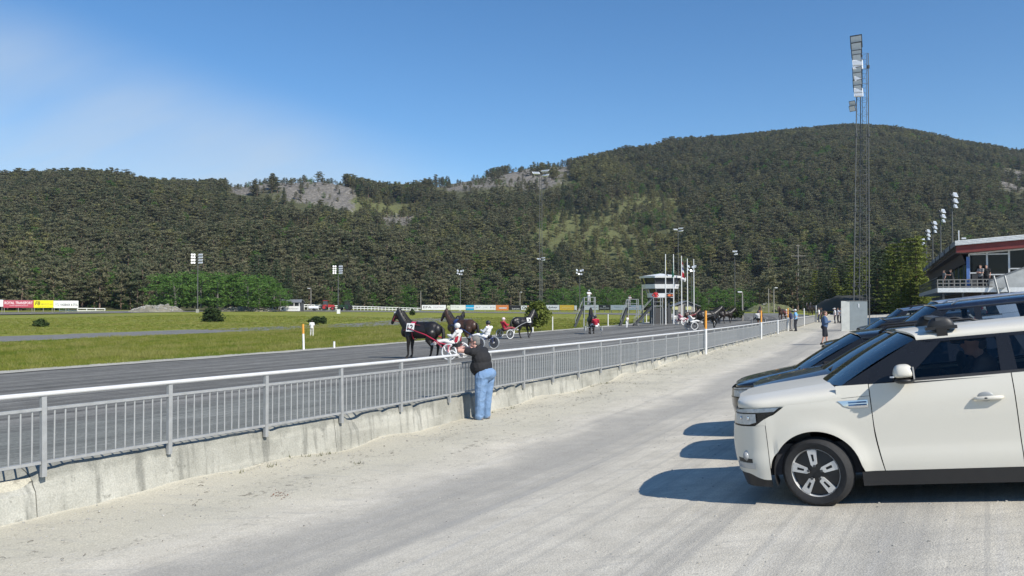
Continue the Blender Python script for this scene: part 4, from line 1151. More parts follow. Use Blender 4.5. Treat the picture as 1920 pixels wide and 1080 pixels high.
def stairs(px, Y, deck_y, foot_px, label, w_px=22, rail=True):
    x = at(px, Y); g = gz(x, Y); zd = zpx(deck_y, Y) - g; k = Y / FPX; W2 = w_px * k / 2
    t = thing('viewing_platform', label, 'platform', (x, Y, g - 0.05), 0, 'steel viewing platforms on the infield')
    part('deck', MB().box((0, 0, zd), (2 * W2, 1.3, 0.08)), M_GREYM, t)
    for sx in (-1, 1):
        for sy in (-0.6, 0.6): part('leg', MB().box((sx * W2 * 0.92, sy, (zd + 1.0) / 2), (0.08, 0.08, zd + 1.0)), M_GREYM, t)
    for sy in (-0.6, 0.6): part('guard_rail', MB().box((0, sy, zd + 1.0), (2 * W2, 0.06, 0.06)).box((0, sy, zd + 0.5), (2 * W2, 0.04, 0.04)), M_GREYM, t)
    fx = at(foot_px, Y) - x; s0 = -W2
    for sy in (-0.45, 0.45):
        part('stair_stringer', MB().beam((s0, sy, zd), (fx, sy, 0.0), 0.06, 0.24), M_DARK, t)
        part('hand_rail', MB().beam((s0, sy, zd + 0.95), (fx + 0.1, sy, 0.95), 0.05, 0.05).beam((fx + 0.1, sy, 0), (fx + 0.1, sy, 0.95), 0.05), M_GREYM, t)
    for i in range(7):
        u = (i + 0.5) / 7; part('stair_tread', MB().box((lerp(fx, s0, u), 0, zd * u), (0.24, 0.9, 0.04)), M_DARK, t)
    return t
stairs(1105, 92, 573, 1077, 'viewing platform with stairs carrying the person in white, left of the others')
stairs(1186, 96, 576, 1162, 'viewing platform with stairs left of the judges tower, nobody in red on it', 20)
stairs(1232, 95, 573, 1188, 'viewing platform with long stairs under the person in red', 18)

def shed(px0, px1, top, eave, bot, Y, label, roof, wall_m, banner=None, text=None):
    x0, x1 = at(px0, Y), at(px1, Y); w = x1 - x0; xc = (x0 + x1) / 2; z0 = zpx(bot, Y); ze, zt = zpx(eave, Y) - z0, zpx(top, Y) - z0
    t = thing('shed', label, 'shed', (xc, Y, z0))
    d = 3.0
    part('wall', MB().box((0, d / 2, ze / 2 - 0.4), (w * 0.9, d, ze + 0.8)), wall_m, t)
    part('roof', MB().prism([(-w / 2, -0.4, ze), (w / 2, -0.4, ze), (w / 2 - 0.3, d / 2, zt), (-w / 2 + 0.3, d / 2, zt)], (0, 0.0, 0.09)).prism([(-w / 2, d + 0.4, ze), (w / 2, d + 0.4, ze), (w / 2 - 0.3, d / 2 + 0.01, zt), (-w / 2 + 0.3, d / 2 + 0.01, zt)], (0, 0, 0.09)), roof, t)
    for s in (-0.4, -0.12, 0.18, 0.4): part('porch_post', MB().box((w * s, -0.2, ze / 2), (0.14, 0.14, ze)), M_WHITE, t)
    for s in (-0.26, 0.03, 0.29): part('window', MB().box((w * s, -0.03, ze * 0.72), (w * 0.18, 0.06, ze * 0.34)), M_DGLASS, t)
    if banner:
        part('banner', MB().box((w * 0.03, -0.32, ze * 0.24), (w * 0.82, 0.05, ze * 0.62)), M_WHITE, t)
        part('emblem', MB().path([(-w * 0.3, -0.36, ze * 0.24), (-w * 0.3, -0.35, ze * 0.24)], ze * 0.16, 14), M_DARK, t)
        obj('lettering', text_mesh(text, ze * 0.2, M_GREYM, 0.01, 0, w * 0.5), t, (w * 0.12, -0.36, ze * 0.24), (math.radians(90), 0, 0))
shed(522, 566, 562, 567.5, 582, 196, 'dark roofed open shed with a white banner across its front', M_SLATE, M_DARK, True, 'Travbanen')
def hut():
    Y = 116; x = at(1287, Y); z0 = zpx(592, Y); t = thing('hut', 'small grey gabled hut behind the flagpoles', 'hut', (x, Y, z0)); w, d = 1.75, 3.0; ze, za = zpx(573, Y) - z0, zpx(565, Y) - z0
    part('wall', MB().prism([(-w * 0.7, 0, 0), (w * 0.7, 0, 0), (w * 0.7, 0, ze), (0, 0, za - 0.1), (-w * 0.7, 0, ze)], (0, d, 0)), M_WOOD, t)
    for s in (-1, 1): part('roof', MB().prism([(0, -0.3, za), (s * w * 1.15, -0.3, ze - 0.15), (s * w * 1.15, d, ze - 0.15), (0, d, za)], (0, 0, 0.1)), M_SLATE, t)
    part('door', MB().box((0, -0.03, 0.85), (0.7, 0.06, 1.6)), M_DARK, t)
    for px, lab in ((1265, 'pale yellow box under the green flag'), (1290, 'pale yellow box in front of the small hut')):
        Yb = 108; b = thing('yellow_box', lab, 'box', (at(px, Yb), Yb, gz(at(px, Yb), Yb)))
        zz = zpx(575, Yb) - b.location.z
        part('box_body', MB().box((0, 0, zz - 0.2), (0.75, 0.6, 0.42)), M('pale_yellow', (0.52, 0.52, 0.26), 0.6), b)
        for s in (-0.3, 0.3): part('leg', MB().box((s, 0, (zz - 0.4) / 2), (0.07, 0.07, zz - 0.4)), M_GREYM, b)
hut()
def ground_banner():
    Y0, Y1 = at_p(1220, -24.0), at_p(1342, -24.0)
    a, b = Vector((at(1220, Y0), Y0, 0)), Vector((at(1342, Y1), Y1, 0)); a.z = zpx(599.5, Y0); b.z = zpx(596, Y1)
    t = thing('white_banner', 'long white banner board on the grass under the flagpoles with red lettering', 'banner', a, math.atan2(b.y - a.y, b.x - a.x)); L = (b - a).xy.length; h = 9.5 * Y0 / FPX
    part('board', MB().box((L / 2, 0, h / 2), (L, 0.06, h)), M_WHITE, t)
    for i in range(6): part('support_leg', MB().box((L * (i + 0.5) / 6, 0.07, h / 2 - 0.2), (0.07, 0.07, h + 0.3)), M_WOOD, t)
    obj('lettering', text_mesh('TRAVPARK', h * 0.4, M_RED, 0.01, 0.01, L * 0.3), t, (L * 0.52, -0.036, h * 0.5), (math.radians(90), 0, 0))
ground_banner()

# ------------------------------------------------------------------ shrubs, hedges and single trees
def shrub(name, label, px, Y, w_px, top, base, leaf, seed, n=220, cat='shrub', size=0.22):
    x = at(px, Y); zb = zpx(base, Y); h = (base - top) * Y / FPX; w = w_px * Y / FPX / 2; rg = random.Random(seed)
    t = thing(name, label, cat, (x, Y, zb)); cr, st = MB(), MB()
    for i in range(n):
        a = rg.uniform(0, 6.283); u = rg.random() ** 0.6; zz = rg.uniform(0.05, 1.0)
        prof = math.sin(math.pi * (0.14 + 0.80 * zz)) ** 0.7 * (0.8 + 0.35 * noise.noise((math.cos(a) * 1.7, math.sin(a) * 1.7, zz * 2.2 + seed)))
        c = Vector((math.cos(a) * w * prof * u, math.sin(a) * w * prof * u, zz * h * 0.94))
        leaf_clump(cr, c, size * 1.6, 0.8, 9, size * rg.uniform(0.7, 1.2), rg)
        if i % 12 == 0: st.path([(0, 0, -0.2), c * 0.5 + Vector((0, 0, 0.1)), c], [0.05, 0.03, 0.012], 4)
    part('stem', st, M_BARK, t); o = obj('foliage', cr.mesh('foliage', leaf, fix=False), t)
    return t
shrub('round_shrub', 'dark green round shrub standing alone on the far infield', 397, 118, 50, 578, 608, L_DARK, 3, 260)
shrub('yellow_bush', 'yellow green bush behind the head of the black trotter facing right', 1008, 78, 58, 566, 611, L_YOUNG, 4, 380, 'bush', 0.2)
shrub('low_bush', 'low dark bush on the infield near the left edge', 76, 96, 34, 600, 619, L_DARK, 5, 120)
shrub('low_bush', 'low dark bush behind the person in white', 592, 110, 34, 596, 605, L_DARK, 6, 80)
shrub('low_bush', 'small tuft of bush right of the person in white', 606, 108, 12, 597, 605, L_DARK, 7, 40)
shrub('low_bush', 'tiny dark bush on the far infield edge above the brown trotter', 773, 150, 9, 582, 590, L_DARK, 8, 40)
shrub('hedge', 'clipped dark hedge behind the far group of horses', 1325, 108, 72, 583, 598, L_DARK, 9, 260, 'hedge', 0.24)
shrub('hedge', 'low dark hedge at the end of the infield right of the far horses', 1378, 112, 36, 578, 594, L_DARK, 10, 160, 'hedge', 0.24)
def row(px0, px1, n, Y, top, base, src, name, label, group, seed, jy=4, k=1.0, cat='tree'):
    rg = random.Random(seed)
    for i in range(n):
        px = lerp(px0, px1, (i + 0.5 + rg.uniform(-0.3, 0.3)) / n); y = Y + rg.uniform(-jy, jy); x = at(px, y)
        tb = interp(px, base) if isinstance(base, list) else base; tt = (interp(px, top) if isinstance(top, list) else top) + rg.uniform(-4, 4)
        h = (tb - tt) * y / FPX / 9.8; s = src[rg.randrange(len(src))]
        plant(name, s, label, group, x, y, zpx(tb, y), h * k, rg.uniform(0, 6.28), 1 / k, cat)
row(292, 540, 24, 190, [(296, 515), (400, 510), (500, 520), (540, 540)], 573, BIRCHES, 'birch_tree', 'bright green birch in the thicket left of the dark roofed shed', 'birches in the thicket on the left', 3, 6, 1.7)
row(470, 545, 4, 214, [(470, 480), (500, 484), (545, 500)], 570, SPRUCES, 'spruce_tree', 'dark spruce rising behind the birch thicket', 'spruces behind the birch thicket', 4, 4, 1.2)
row(1022, 1208, 15, 262, 540, 575, BIRCHES, 'birch_tree', 'bushy green tree in the row behind the white boards', 'green trees behind the white boards', 5, 5, 1.5)
row(1290, 1420, 9, 275, [(1290, 538), (1420, 545)], 575, BIRCHES, 'birch_tree', 'bushy green tree right of the flagpoles', 'green trees right of the flagpoles', 6, 8, 1.5)
row(1420, 1560, 14, 230, [(1420, 520), (1480, 500), (1560, 515)], 580, PINES, 'pine_tree', 'dark pine behind the far bend of the track', 'pines behind the far bend', 7, 12, 1.2)
row(1525, 1640, 10, 160, [(1525, 512), (1600, 490), (1640, 470)], 586, SPRUCES + YOUNGS[:1], 'spruce_tree', 'spruce behind the lattice tower', 'spruces behind the lattice tower', 8, 12, 1.25)
row(1640, 1735, 9, 132, [(1640, 480), (1690, 455), (1735, 440)], 590, YOUNGS + SPRUCES[:1], 'spruce_tree', 'yellow green conifer left of the grandstand', 'yellow green conifers left of the grandstand', 9, 10, 1.2)
row(1680, 1716, 2, 105, 498, 590, YOUNGS, 'spruce_tree', 'small fresh green conifer at the low end of the grandstand', 'small conifers at the grandstand', 10, 2, 1.0)
# rough mounds of earth and stones beyond the far track
def mound(px0, px1, top, base, label, seed, Y):
    x0, x1 = at(px0, Y), at(px1, Y); L = x1 - x0; h = (base - top) * Y / FPX; t = thing('earth_mound', label, 'mound', ((x0 + x1) / 2, Y, zpx(base, Y) - 0.2))
    def fn(u, v):
        e = (4 * u * (1 - u)) ** 0.7 * (4 * v * (1 - v)) ** 0.8
        return Vector(((u - 0.5) * L, (v - 0.5) * 7, e * h * (1 + 0.5 * noise.noise((u * L * 0.35, v * 4, seed)) + 0.3 * noise.noise((u * L * 1.3, v * 9, seed)))))
    part('earth', MB().grid(fn, 60, 14), (M('mound_turf', (0.115, 0.125, 0.055), 1.0, 0, 0.4, 0.8, 0.5) if seed == 4 else M('mound_earth_%d' % seed, (0.20, 0.185, 0.14), 1.0, 0, 0.35, 0.8, 0.5)), t, False)
    st = MB(); rg = random.Random(seed)
    for _ in range(70 if seed != 4 else 6):
        p = fn(rg.uniform(0.08, 0.92), rg.uniform(0.1, 0.6)); r = rg.uniform(0.12, 0.42)
        st.ell(p, (r * rg.uniform(0.8, 1.4), r, r * 0.7), Matrix.Rotation(rg.uniform(0, 3), 3, 'Z'), 5, 4)
    struct(part('loose_stones', st, M('pale_stone', (0.29, 0.28, 0.25), 0.95, 0, 0.3, 2), t), 'stuff')
mound(245, 345, 571, 585, 'rough stony mound left of the floodlight pole', 2, 178)
mound(405, 525, 573, 585, 'pale stony mound under the birch thicket', 3, 190)
mound(1400, 1490, 568, 583, 'grassy mound beyond the far bend', 4, 182)
struct(part('shadow_bank', MB().grid(lambda u, v: Vector((lerp(at(1500, 150), at(1640, 140), u), lerp(150, 128, v) , 1.4 + 2.6 * math.sin(math.pi * min(1, v * 0.9)) * smooth(0, 0.25, u) + 0.4 * noise.noise((u * 9, v * 6, 1)))), 30, 10), M('painted_tree_shade', (0.035, 0.037, 0.03), 1.0), None, True))  # bank coloured near black, standing in for the deep shade among the trees
bpy.data.objects['shadow_bank'].name = 'painted_shade_bank'
# ------------------------------------------------------------------ people
SKIN = M('skin', (0.52, 0.29, 0.215), 0.6, 0, 0.08, 8)
def V3(*a): return Vector(a)
def pose_stand(w=1.0, arms='down', stride=0.0, lean=0.0, turn=0.0):
    J = {}
    for s, n in ((1, 'L'), (-1, 'R')):
        J['hip' + n] = V3(0, s * 0.10 * w, 0.90); J['kn' + n] = V3(0.03 + s * stride * 0.12, s * 0.12 * w, 0.48); J['an' + n] = V3(-0.02 + s * stride * 0.25, s * 0.125 * w, 0.085)
        J['sh' + n] = V3(lean * 0.45, s * 0.19 * w, 1.43)
        if arms == 'down': J['el' + n], J['wr' + n] = V3(-0.03 + lean * 0.45, s * 0.25 * w, 1.14), V3(0.06 + lean * 0.4, s * 0.25 * w, 0.90)
        elif arms == 'front': J['el' + n], J['wr' + n] = V3(0.03 + lean * 0.4, s * 0.25 * w, 1.15), V3(0.28 + lean * 0.4, s * 0.10, 1.22)
        elif arms == 'rail': J['el' + n], J['wr' + n] = V3(0.20 + lean * 0.4, s * 0.28 * w, 1.24), V3(0.42 + lean * 0.4, s * 0.12, 1.30)
        elif arms == 'hips': J['el' + n], J['wr' + n] = V3(-0.10, s * 0.40 * w, 1.18), V3(0.02, s * 0.23 * w, 1.02)
        elif arms == 'fold': J['el' + n], J['wr' + n] = V3(0.08, s * 0.26 * w, 1.16), V3(0.22, -s * 0.06, 1.20 + 0.03 * s)
    J.update(pelvis=V3(0, 0, 0.95), chest=V3(0.01 + lean * 0.3, 0, 1.28), neck=V3(0.0 + lean * 0.5, 0, 1.48), head=V3(0.03 + lean * 0.6, 0, 1.635))
    return J
def pose_sulky(lean=-0.10):
    """seated low, legs stretched forward to the foot rests, hands forward on the reins; pelvis at the origin"""
    J = {}
    for s, n in ((1, 'L'), (-1, 'R')):
        J['hip' + n] = V3(0.0, s * 0.10, 0.02); J['kn' + n] = V3(0.42, s * 0.24, 0.13); J['an' + n] = V3(0.83, s * 0.33, 0.02)
        J['sh' + n] = V3(lean - 0.02, s * 0.20, 0.50); J['el' + n] = V3(0.16 + lean, s * 0.26, 0.28); J['wr' + n] = V3(0.42 + lean, s * 0.10, 0.36)
    J.update(pelvis=V3(0, 0, 0.05), chest=V3(lean * 0.7, 0, 0.36), neck=V3(lean, 0, 0.55), head=V3(lean + 0.05, 0, 0.70))
    return J
def torso(mb, J, w, g, belly=0.0):
    d = (J['neck'] - J['pelvis']).normalized(); R = d.to_track_quat('Z', 'Y').to_matrix()
    # keep the broad axis across the body
    y = Vector((0, 1, 0)); x = y.cross(d).normalized(); R = Matrix((x, y, d)).transposed()
    mb.ell(J['pelvis'], (0.125 + g + belly * 0.4, 0.165 * w + g, 0.15 + g), R, 16, 12)
    mb.ell(J['pelvis'].lerp(J['chest'], 0.5) + x * belly * 0.55, (0.118 + g + belly, 0.155 * w + g + belly * 0.5, 0.19 + g), R, 16, 12)
    mb.ell(J['chest'], (0.125 + g + belly * 0.5, 0.175 * w + g, 0.19 + g), R, 16, 12)
    for n in 'LR': mb.cap(J['chest'].lerp(J['neck'], 0.55), J['sh' + n], 0.085 + g, 0.07 + g, 12)
def hand(mb, wr, el, fine, side):
    d = (wr - el).normalized(); up = Vector((0, 0, 1)); s = d.cross(up).normalized() if abs(d.z) < 0.95 else Vector((0, 1, 0)); u = s.cross(d)
    c = wr + d * 0.05; R = Matrix((d, s, u)).transposed()
    mb.ell(c, (0.052, 0.040, 0.020), R, 10, 8)
    k = 0.009 if fine else 0.012
    for i, l in enumerate((0.068, 0.078, 0.074, 0.058)):
        b = wr + d * 0.085 + s * (0.028 - 0.0187 * i)
        m = b + d * l * 0.55 - u * 0.010; mb.cap(b - d * 0.03, m, k, k * 0.95, 6); mb.cap(m, m + d * l * 0.35 - u * 0.028, k * 0.95, k * 0.8, 6)
    th = wr + d * 0.03 + s * 0.036 * side; mb.cap(th - s * 0.02 * side, th + d * 0.035 + s * 0.022 * side - u * 0.006, k * 1.2, k, 6); mb.cap(th + d * 0.035 + s * 0.022 * side - u * 0.006, th + d * 0.062 + s * 0.018 * side - u * 0.02, k, k * 0.85, 6)
def crumple(me, amp, sc, stretch=2.2, seed=0.0):
    """cloth folds: soft ridges pressed into the garment"""
    n = len(me.vertices); co = np.empty(n * 3); me.vertices.foreach_get('co', co); no = np.empty(n * 3); me.vertices.foreach_get('normal', no)
    co = co.reshape(-1, 3); no = no.reshape(-1, 3)
    for i in range(n):
        x, y, z = co[i]
        f = noise.noise((x * sc + seed, y * sc, z * sc * stretch)); g = noise.noise((x * sc * 2.3, y * sc * 2.3 + seed, z * sc * stretch * 1.8))
        co[i] += no[i] * amp * ((1 - abs(f) * 2.2) + 0.5 * g)
    me.vertices.foreach_set('co', co.ravel()); me.update()
    return me
def person(label, loc, rz, J, shirt=(0.1, 0.1, 0.1), legs=(0.05, 0.06, 0.1), shoes=(0.03, 0.03, 0.03), hair=(0.08, 0.05, 0.03), head='hair', head_col=None, scale=1.0, w=1.0, belly=0.0, sleeves='short', shorts=False, vox=0.02, look=0.0, group=None, skin=None, tilt=None, cat='person', fine=False, extra=None, rot=None):
    sk = skin or SKIN
    t = thing('person', label, cat, loc, rz, group, rot)
    t.scale = (scale, scale, scale)
    b = MB()
    torso(b, J, w, 0.0, belly)
    b.cap(J['neck'] - Vector((0, 0, 0.05)), J['head'] - Vector((0, 0, 0.05)), 0.058, 0.054, 12)
    H = J['head']; HR = Matrix.Rotation(look, 3, 'Z')
    if tilt is not None: HR = HR @ Matrix.Rotation(tilt, 3, 'Y')
    def hp(x, y, z): return H + HR @ Vector((x, y, z))
    b.ell(hp(0, 0, 0.02), (0.098, 0.077, 0.112), HR, 16, 12)
    b.ell(hp(0.030, 0, -0.055), (0.062, 0.056, 0.062), HR, 14, 10)
    b.cap(hp(0.092, 0, 0.012), hp(0.112, 0, -0.024), 0.010, 0.015, 8)
    b.ell(hp(0.078, 0, -0.058), (0.018, 0.026, 0.010), HR, 8, 6)
    b.ell(hp(0.070, 0, -0.092), (0.022, 0.026, 0.018), HR, 8, 6)
    for s in (1, -1):
        b.ell(hp(-0.005, s * 0.079, -0.005), (0.024, 0.011, 0.033), HR, 8, 6)
    for s, n in ((1, 'L'), (-1, 'R')):
        b.cap(J['sh' + n], J['el' + n], 0.052, 0.042, 12); b.cap(J['el' + n], J['wr' + n], 0.043, 0.028, 12); hand(b, J['wr' + n], J['el' + n], fine, s)
        b.cap(J['hip' + n], J['kn' + n], 0.088, 0.058, 12); b.cap(J['kn' + n], J['an' + n], 0.058, 0.038, 12)
        b.cap(J['an' + n] + Vector((-0.03, 0, -0.045)), J['an' + n] + Vector((0.13, 0, -0.055)), 0.038, 0.030, 8)
    obj('body', fuse(b, 'person_body', sk, vox if not fine else 0.009, 2), t)
    for s in (1, -1):
        e = MB().ell(hp(0.087, s * 0.033, 0.014), (0.010, 0.014, 0.010), HR, 8, 6)
        part('eye', e, M_DARK, t, True)
    c = MB(); g = 0.018
    torso(c, J, w, g, belly)
    c.cap(J['neck'] - Vector((0, 0, 0.06)), J['neck'] - Vector((0, 0, 0.0)), 0.07, 0.066, 12)
    for n in 'LR':
        if sleeves == 'short': c.cap(J['sh' + n], J['sh' + n].lerp(J['el' + n], 0.62 if not fine else 0.42), 0.078, 0.070, 12)
        elif sleeves == 'long': c.cap(J['sh' + n], J['el' + n], 0.075, 0.062, 12); c.cap(J['el' + n], J['wr' + n], 0.062, 0.045, 12)
    obj('shirt', crumple(fuse(c, 'person_shirt', cloth('%d_%d_%d' % tuple(int(255 * q) for q in shirt), shirt), vox if not fine else 0.011, 3), 0.006 if not fine else 0.004, 7.0, 1.6), t)
    q = MB()
    dn = (J['neck'] - J['pelvis']).normalized(); y = Vector((0, 1, 0)); x = y.cross(dn).normalized(); R = Matrix((x, y, dn)).transposed()
    q.ell(J['pelvis'] - dn * 0.03 - x * 0.02, (0.155 + belly * 0.42, 0.190 * w + belly * 0.25, 0.145), R, 16, 12)
    lw = 1.0 + belly * 3.0
    for n in 'LR':
        q.cap(J['hip' + n], J['kn' + n], 0.112 * lw, 0.083 * lw, 12)
        if not shorts:
            q.cap(J['kn' + n], J['an' + n], 0.083 * lw, 0.070 * lw, 12)
    obj('trousers', fuse(q, 'person_trousers', cloth('%d_%d_%d' % tuple(int(255 * v) for v in legs), legs) if not isinstance(legs, bpy.types.Material) else legs, vox if not fine else 0.011, 3), t) if not fine else obj('trousers', crumple(fuse(q, 'person_trousers', legs, 0.011, 3), 0.007, 7.5, 0.9, 3.0), t)
    for n in 'LR':
        sm = MB(); a = J['an' + n]; sm.cap(a + Vector((-0.045, 0, -0.045)), a + Vector((0.13, 0, -0.052)), 0.05, 0.036, 10); sm.cap(a, a + Vector((0, 0, -0.03)), 0.052, 0.05, 10)
        obj('shoe', fuse(sm, 'person_shoe', cloth('%d_%d_%d' % tuple(int(255 * v) for v in shoes), shoes), 0.016, 1), t)
    if head in ('hair', 'long'):
        hm = MB(); hm.ell(hp(-0.018, 0, 0.045), (0.098, 0.086, 0.098), HR, 18, 14)
        if head == 'long': hm.cap(hp(-0.06, 0, 0), hp(-0.075, 0, -0.16), 0.075, 0.05, 12)
        else: hm.ell(hp(-0.045, 0, -0.01), (0.07, 0.080, 0.085), HR, 14, 10)
        obj('hair', fuse(hm, 'person_hair', M('hair_%d_%d' % (int(hair[0] * 99), int(hair[2] * 99)), hair, 0.75, 0, 0.35, 60, 0.6), 0.014 if not fine else 0.009, 1), t)
    elif head == 'helmet':
        hm = MB(); hm.ell(hp(-0.01, 0, 0.05), (0.135, 0.115, 0.120), HR, 18, 12)
        o = obj('helmet', fuse(hm, 'helmet', M('helmet_%d_%d_%d' % tuple(int(99 * v) for v in head_col), head_col, 0.3, 0, 0.05, coat=0.5), 0.014, 1), t)
        gm = MB(); gm.ell(hp(0.085, 0, 0.005), (0.03, 0.07, 0.028), HR, 12, 8); part('goggles', gm, M_BLACK, t, True)
    elif head == 'cap':
        hm = MB(); hm.ell(hp(-0.008, 0, 0.058), (0.105, 0.088, 0.082), HR, 18, 12); hm.cap(hp(0.06, 0, 0.052), hp(0.165, 0, 0.036), 0.05, 0.035, 10)
        obj('cap', fuse(hm, 'cap', cloth('cap_%d_%d_%d' % tuple(int(255 * v) for v in head_col), head_col), 0.012, 1), t)
        hb = MB().ell(hp(-0.045, 0, -0.01), (0.066, 0.080, 0.06), HR, 12, 8); part('hair', hb, M('hair_%d_%d' % (int(hair[0] * 99), int(hair[2] * 99)), hair, 0.75, 0, 0.35, 60), t, True)
    if extra: extra(t, J, hp)
    return t

def mat_denim():
    m, nt, b = new_mat('faded_denim')
    tc = N(nt, 'ShaderNodeTexCoord').outputs['Object']
    f = noise_node(nt, tc, 5.0, 5, 0.6); w = noise_node(nt, vscale(nt, tc, (2, 2, 3)), 2.5, 4, 0.5, 0.5)
    col = ramp(nt, f, [(0.3, (0.13, 0.23, 0.39)), (0.7, (0.19, 0.30, 0.48))])
    col = mixc(nt, mapr(nt, w, 0.45, 0.75, 0, 0.35), col, (0.27, 0.39, 0.56))
    nt.links.new(col, b.inputs['Base Color']); b.inputs['Roughness'].default_value = 0.9
    bump(nt, b, w, 0.9, 0.035); return m
M_DENIM = mat_denim()

def hero():
    Y = 16.55; x = at(893, Y); _, p = inv(x, Y); t_, _ = inv(x, Y)
    fx, fy, dx, dy = FP(t_)
    x, y = tp(t_, 0.43); rz = math.atan2(dx, -dy)
    J = {}
    for s, n in ((1, 'L'), (-1, 'R')):
        J['hip' + n] = V3(-0.05, s * 0.125, 0.88); J['kn' + n] = V3(-0.02, s * 0.135, 0.47); J['an' + n] = V3(0.0, s * 0.135, 0.085)
        J['sh' + n] = V3(0.10, s * 0.235, 1.40)
    J['elL'], J['wrL'] = V3(0.36, 0.34, 1.43), V3(0.46, 0.10, 1.46)
    J['elR'], J['wrR'] = V3(0.37, -0.30, 1.43), V3(0.48, -0.05, 1.47)
    J.update(pelvis=V3(-0.05, 0, 0.95), chest=V3(0.03, 0, 1.25), neck=V3(0.12, 0, 1.46), head=V3(0.19, 0.0, 1.595))
    def extra(t, J, hp):
        # dark sunglasses, belt, the black camera held over the railing
        part('sunglasses', MB().box(hp(0.09, 0, 0.014), (0.03, 0.155, 0.035)).beam(hp(0.09, 0.08, 0.018), hp(-0.02, 0.083, 0.02), 0.008, 0.014).beam(hp(0.09, -0.08, 0.018), hp(-0.02, -0.083, 0.02), 0.008, 0.014), M_BLACK, t)
        c = (J['wrL'] + J['wrR']) / 2 + Vector((0.12, 0.0, 0.05))
        part('camera_body', MB().box(c, (0.07, 0.13, 0.09)), M_BLACK, t)
        part('camera_lens', MB().path([c + Vector((0.03, 0, 0)), c + Vector((0.12, 0, 0))], 0.035, 12), M_BLACK, t, True, 40)
    person('heavy man in black T-shirt and faded blue jeans leaning with his forearms on the railing', (x, y, gz(x, y) + 0.02), rz, J, shirt=(0.013, 0.013, 0.015), legs=M_DENIM, shoes=(0.16, 0.16, 0.17), hair=(0.17, 0.165, 0.155), w=1.26, belly=0.09, look=0.45, fine=True, extra=extra, skin=M('ruddy_skin', (0.60, 0.33, 0.26), 0.55, 0, 0.1, 8))
hero()

def stand_at(px, Y, label, face, **kw):
    x = at(px, Y); z = kw.pop('z', None)
    if z is None: z = gz(x, Y)
    return person(label, (x, Y, z), face, kw.pop('J', pose_stand()), **kw)
stand_at(585, 68.5, 'person in white shirt and pale trousers standing alone on the infield grass', math.radians(100), shirt=(0.74, 0.74, 0.72), legs=(0.55, 0.53, 0.47), hair=(0.03, 0.025, 0.02), scale=0.80, J=pose_stand(arms='front'))
stand_at(1545.5, 41.3, 'man in blue jacket and dark shorts walking on the gravel holding a paper', math.radians(-20), shirt=(0.055, 0.10, 0.19), legs=(0.012, 0.014, 0.022), hair=(0.10, 0.06, 0.04), shorts=True, sleeves='long', scale=0.98, w=1.12, belly=0.03, J=pose_stand(arms='front', stride=0.5),
         extra=lambda t, J, hp: part('paper', MB().box(J['wrR'] + Vector((0.14, 0.08, 0.03)), (0.21, 0.28, 0.012)), M_WHITE, t))
stand_at(1491.5, 64.5, 'man in light blue shirt and white cap standing at the far railing', math.radians(150), shirt=(0.16, 0.38, 0.60), legs=(0.02, 0.022, 0.03), head='cap', head_col=(0.75, 0.75, 0.73), w=1.1, J=pose_stand(arms='hips'))
stand_at(1483.5, 65.5, 'person in dark blue beside the man in light blue shirt', math.radians(150), shirt=(0.03, 0.035, 0.09), legs=(0.25, 0.24, 0.23), scale=0.96, J=pose_stand(arms='rail', lean=0.15))
stand_at(1565, 92, 'spectator in white shirt and cap at the far end of the lane', math.radians(160), shirt=(0.68, 0.68, 0.68), legs=(0.05, 0.05, 0.07), head='cap', head_col=(0.7, 0.7, 0.7))
stand_at(1571, 95, 'spectator in pale top at the far end of the lane beside the cabinet', math.radians(170), shirt=(0.55, 0.55, 0.58), legs=(0.03, 0.03, 0.04), J=pose_stand(arms='hips'))
stand_at(1577, 92, 'long haired spectator pushing a pram next to the cabinet', math.radians(185), shirt=(0.60, 0.58, 0.58), legs=(0.03, 0.03, 0.035), head='long', J=pose_stand(arms='front'))
stand_at(1535, 98, 'spectator in white standing by the last white posts', math.radians(150), shirt=(0.66, 0.66, 0.64), legs=(0.04, 0.05, 0.09))
stand_at(1540, 97, 'spectator in black standing by the last white posts', math.radians(150), shirt=(0.02, 0.02, 0.02), legs=(0.02, 0.02, 0.025))
stand_at(1104, 92, 'person in white standing on top of the viewing stairs', math.radians(-60), shirt=(0.62, 0.63, 0.64), legs=(0.40, 0.41, 0.42), z=zpx(573, 92) + 0.04, head='cap', head_col=(0.6, 0.6, 0.6), J=pose_stand(arms='rail'))
stand_at(1229.5, 95, 'person in red jacket and black cap standing on the platform by the judges tower', math.radians(-70), shirt=(0.42, 0.02, 0.025), legs=(0.02, 0.02, 0.025), head='cap', head_col=(0.02, 0.02, 0.03), z=zpx(573, 95) + 0.04, sleeves='long', J=pose_stand(arms='hips'))
stand_at(1180, 97, 'person in grey sitting low on the middle viewing platform', math.radians(-60), shirt=(0.35, 0.35, 0.36), legs=(0.25, 0.25, 0.27), z=zpx(576, 97) + 0.04, scale=0.8, J=pose_stand(arms='rail', lean=0.2))
stand_at(1175, 84, 'person all in white bending on the grass under the viewing stairs', math.radians(-40), shirt=(0.74, 0.74, 0.74), legs=(0.68, 0.68, 0.68), scale=0.72, J=pose_stand(arms='front', lean=0.3))
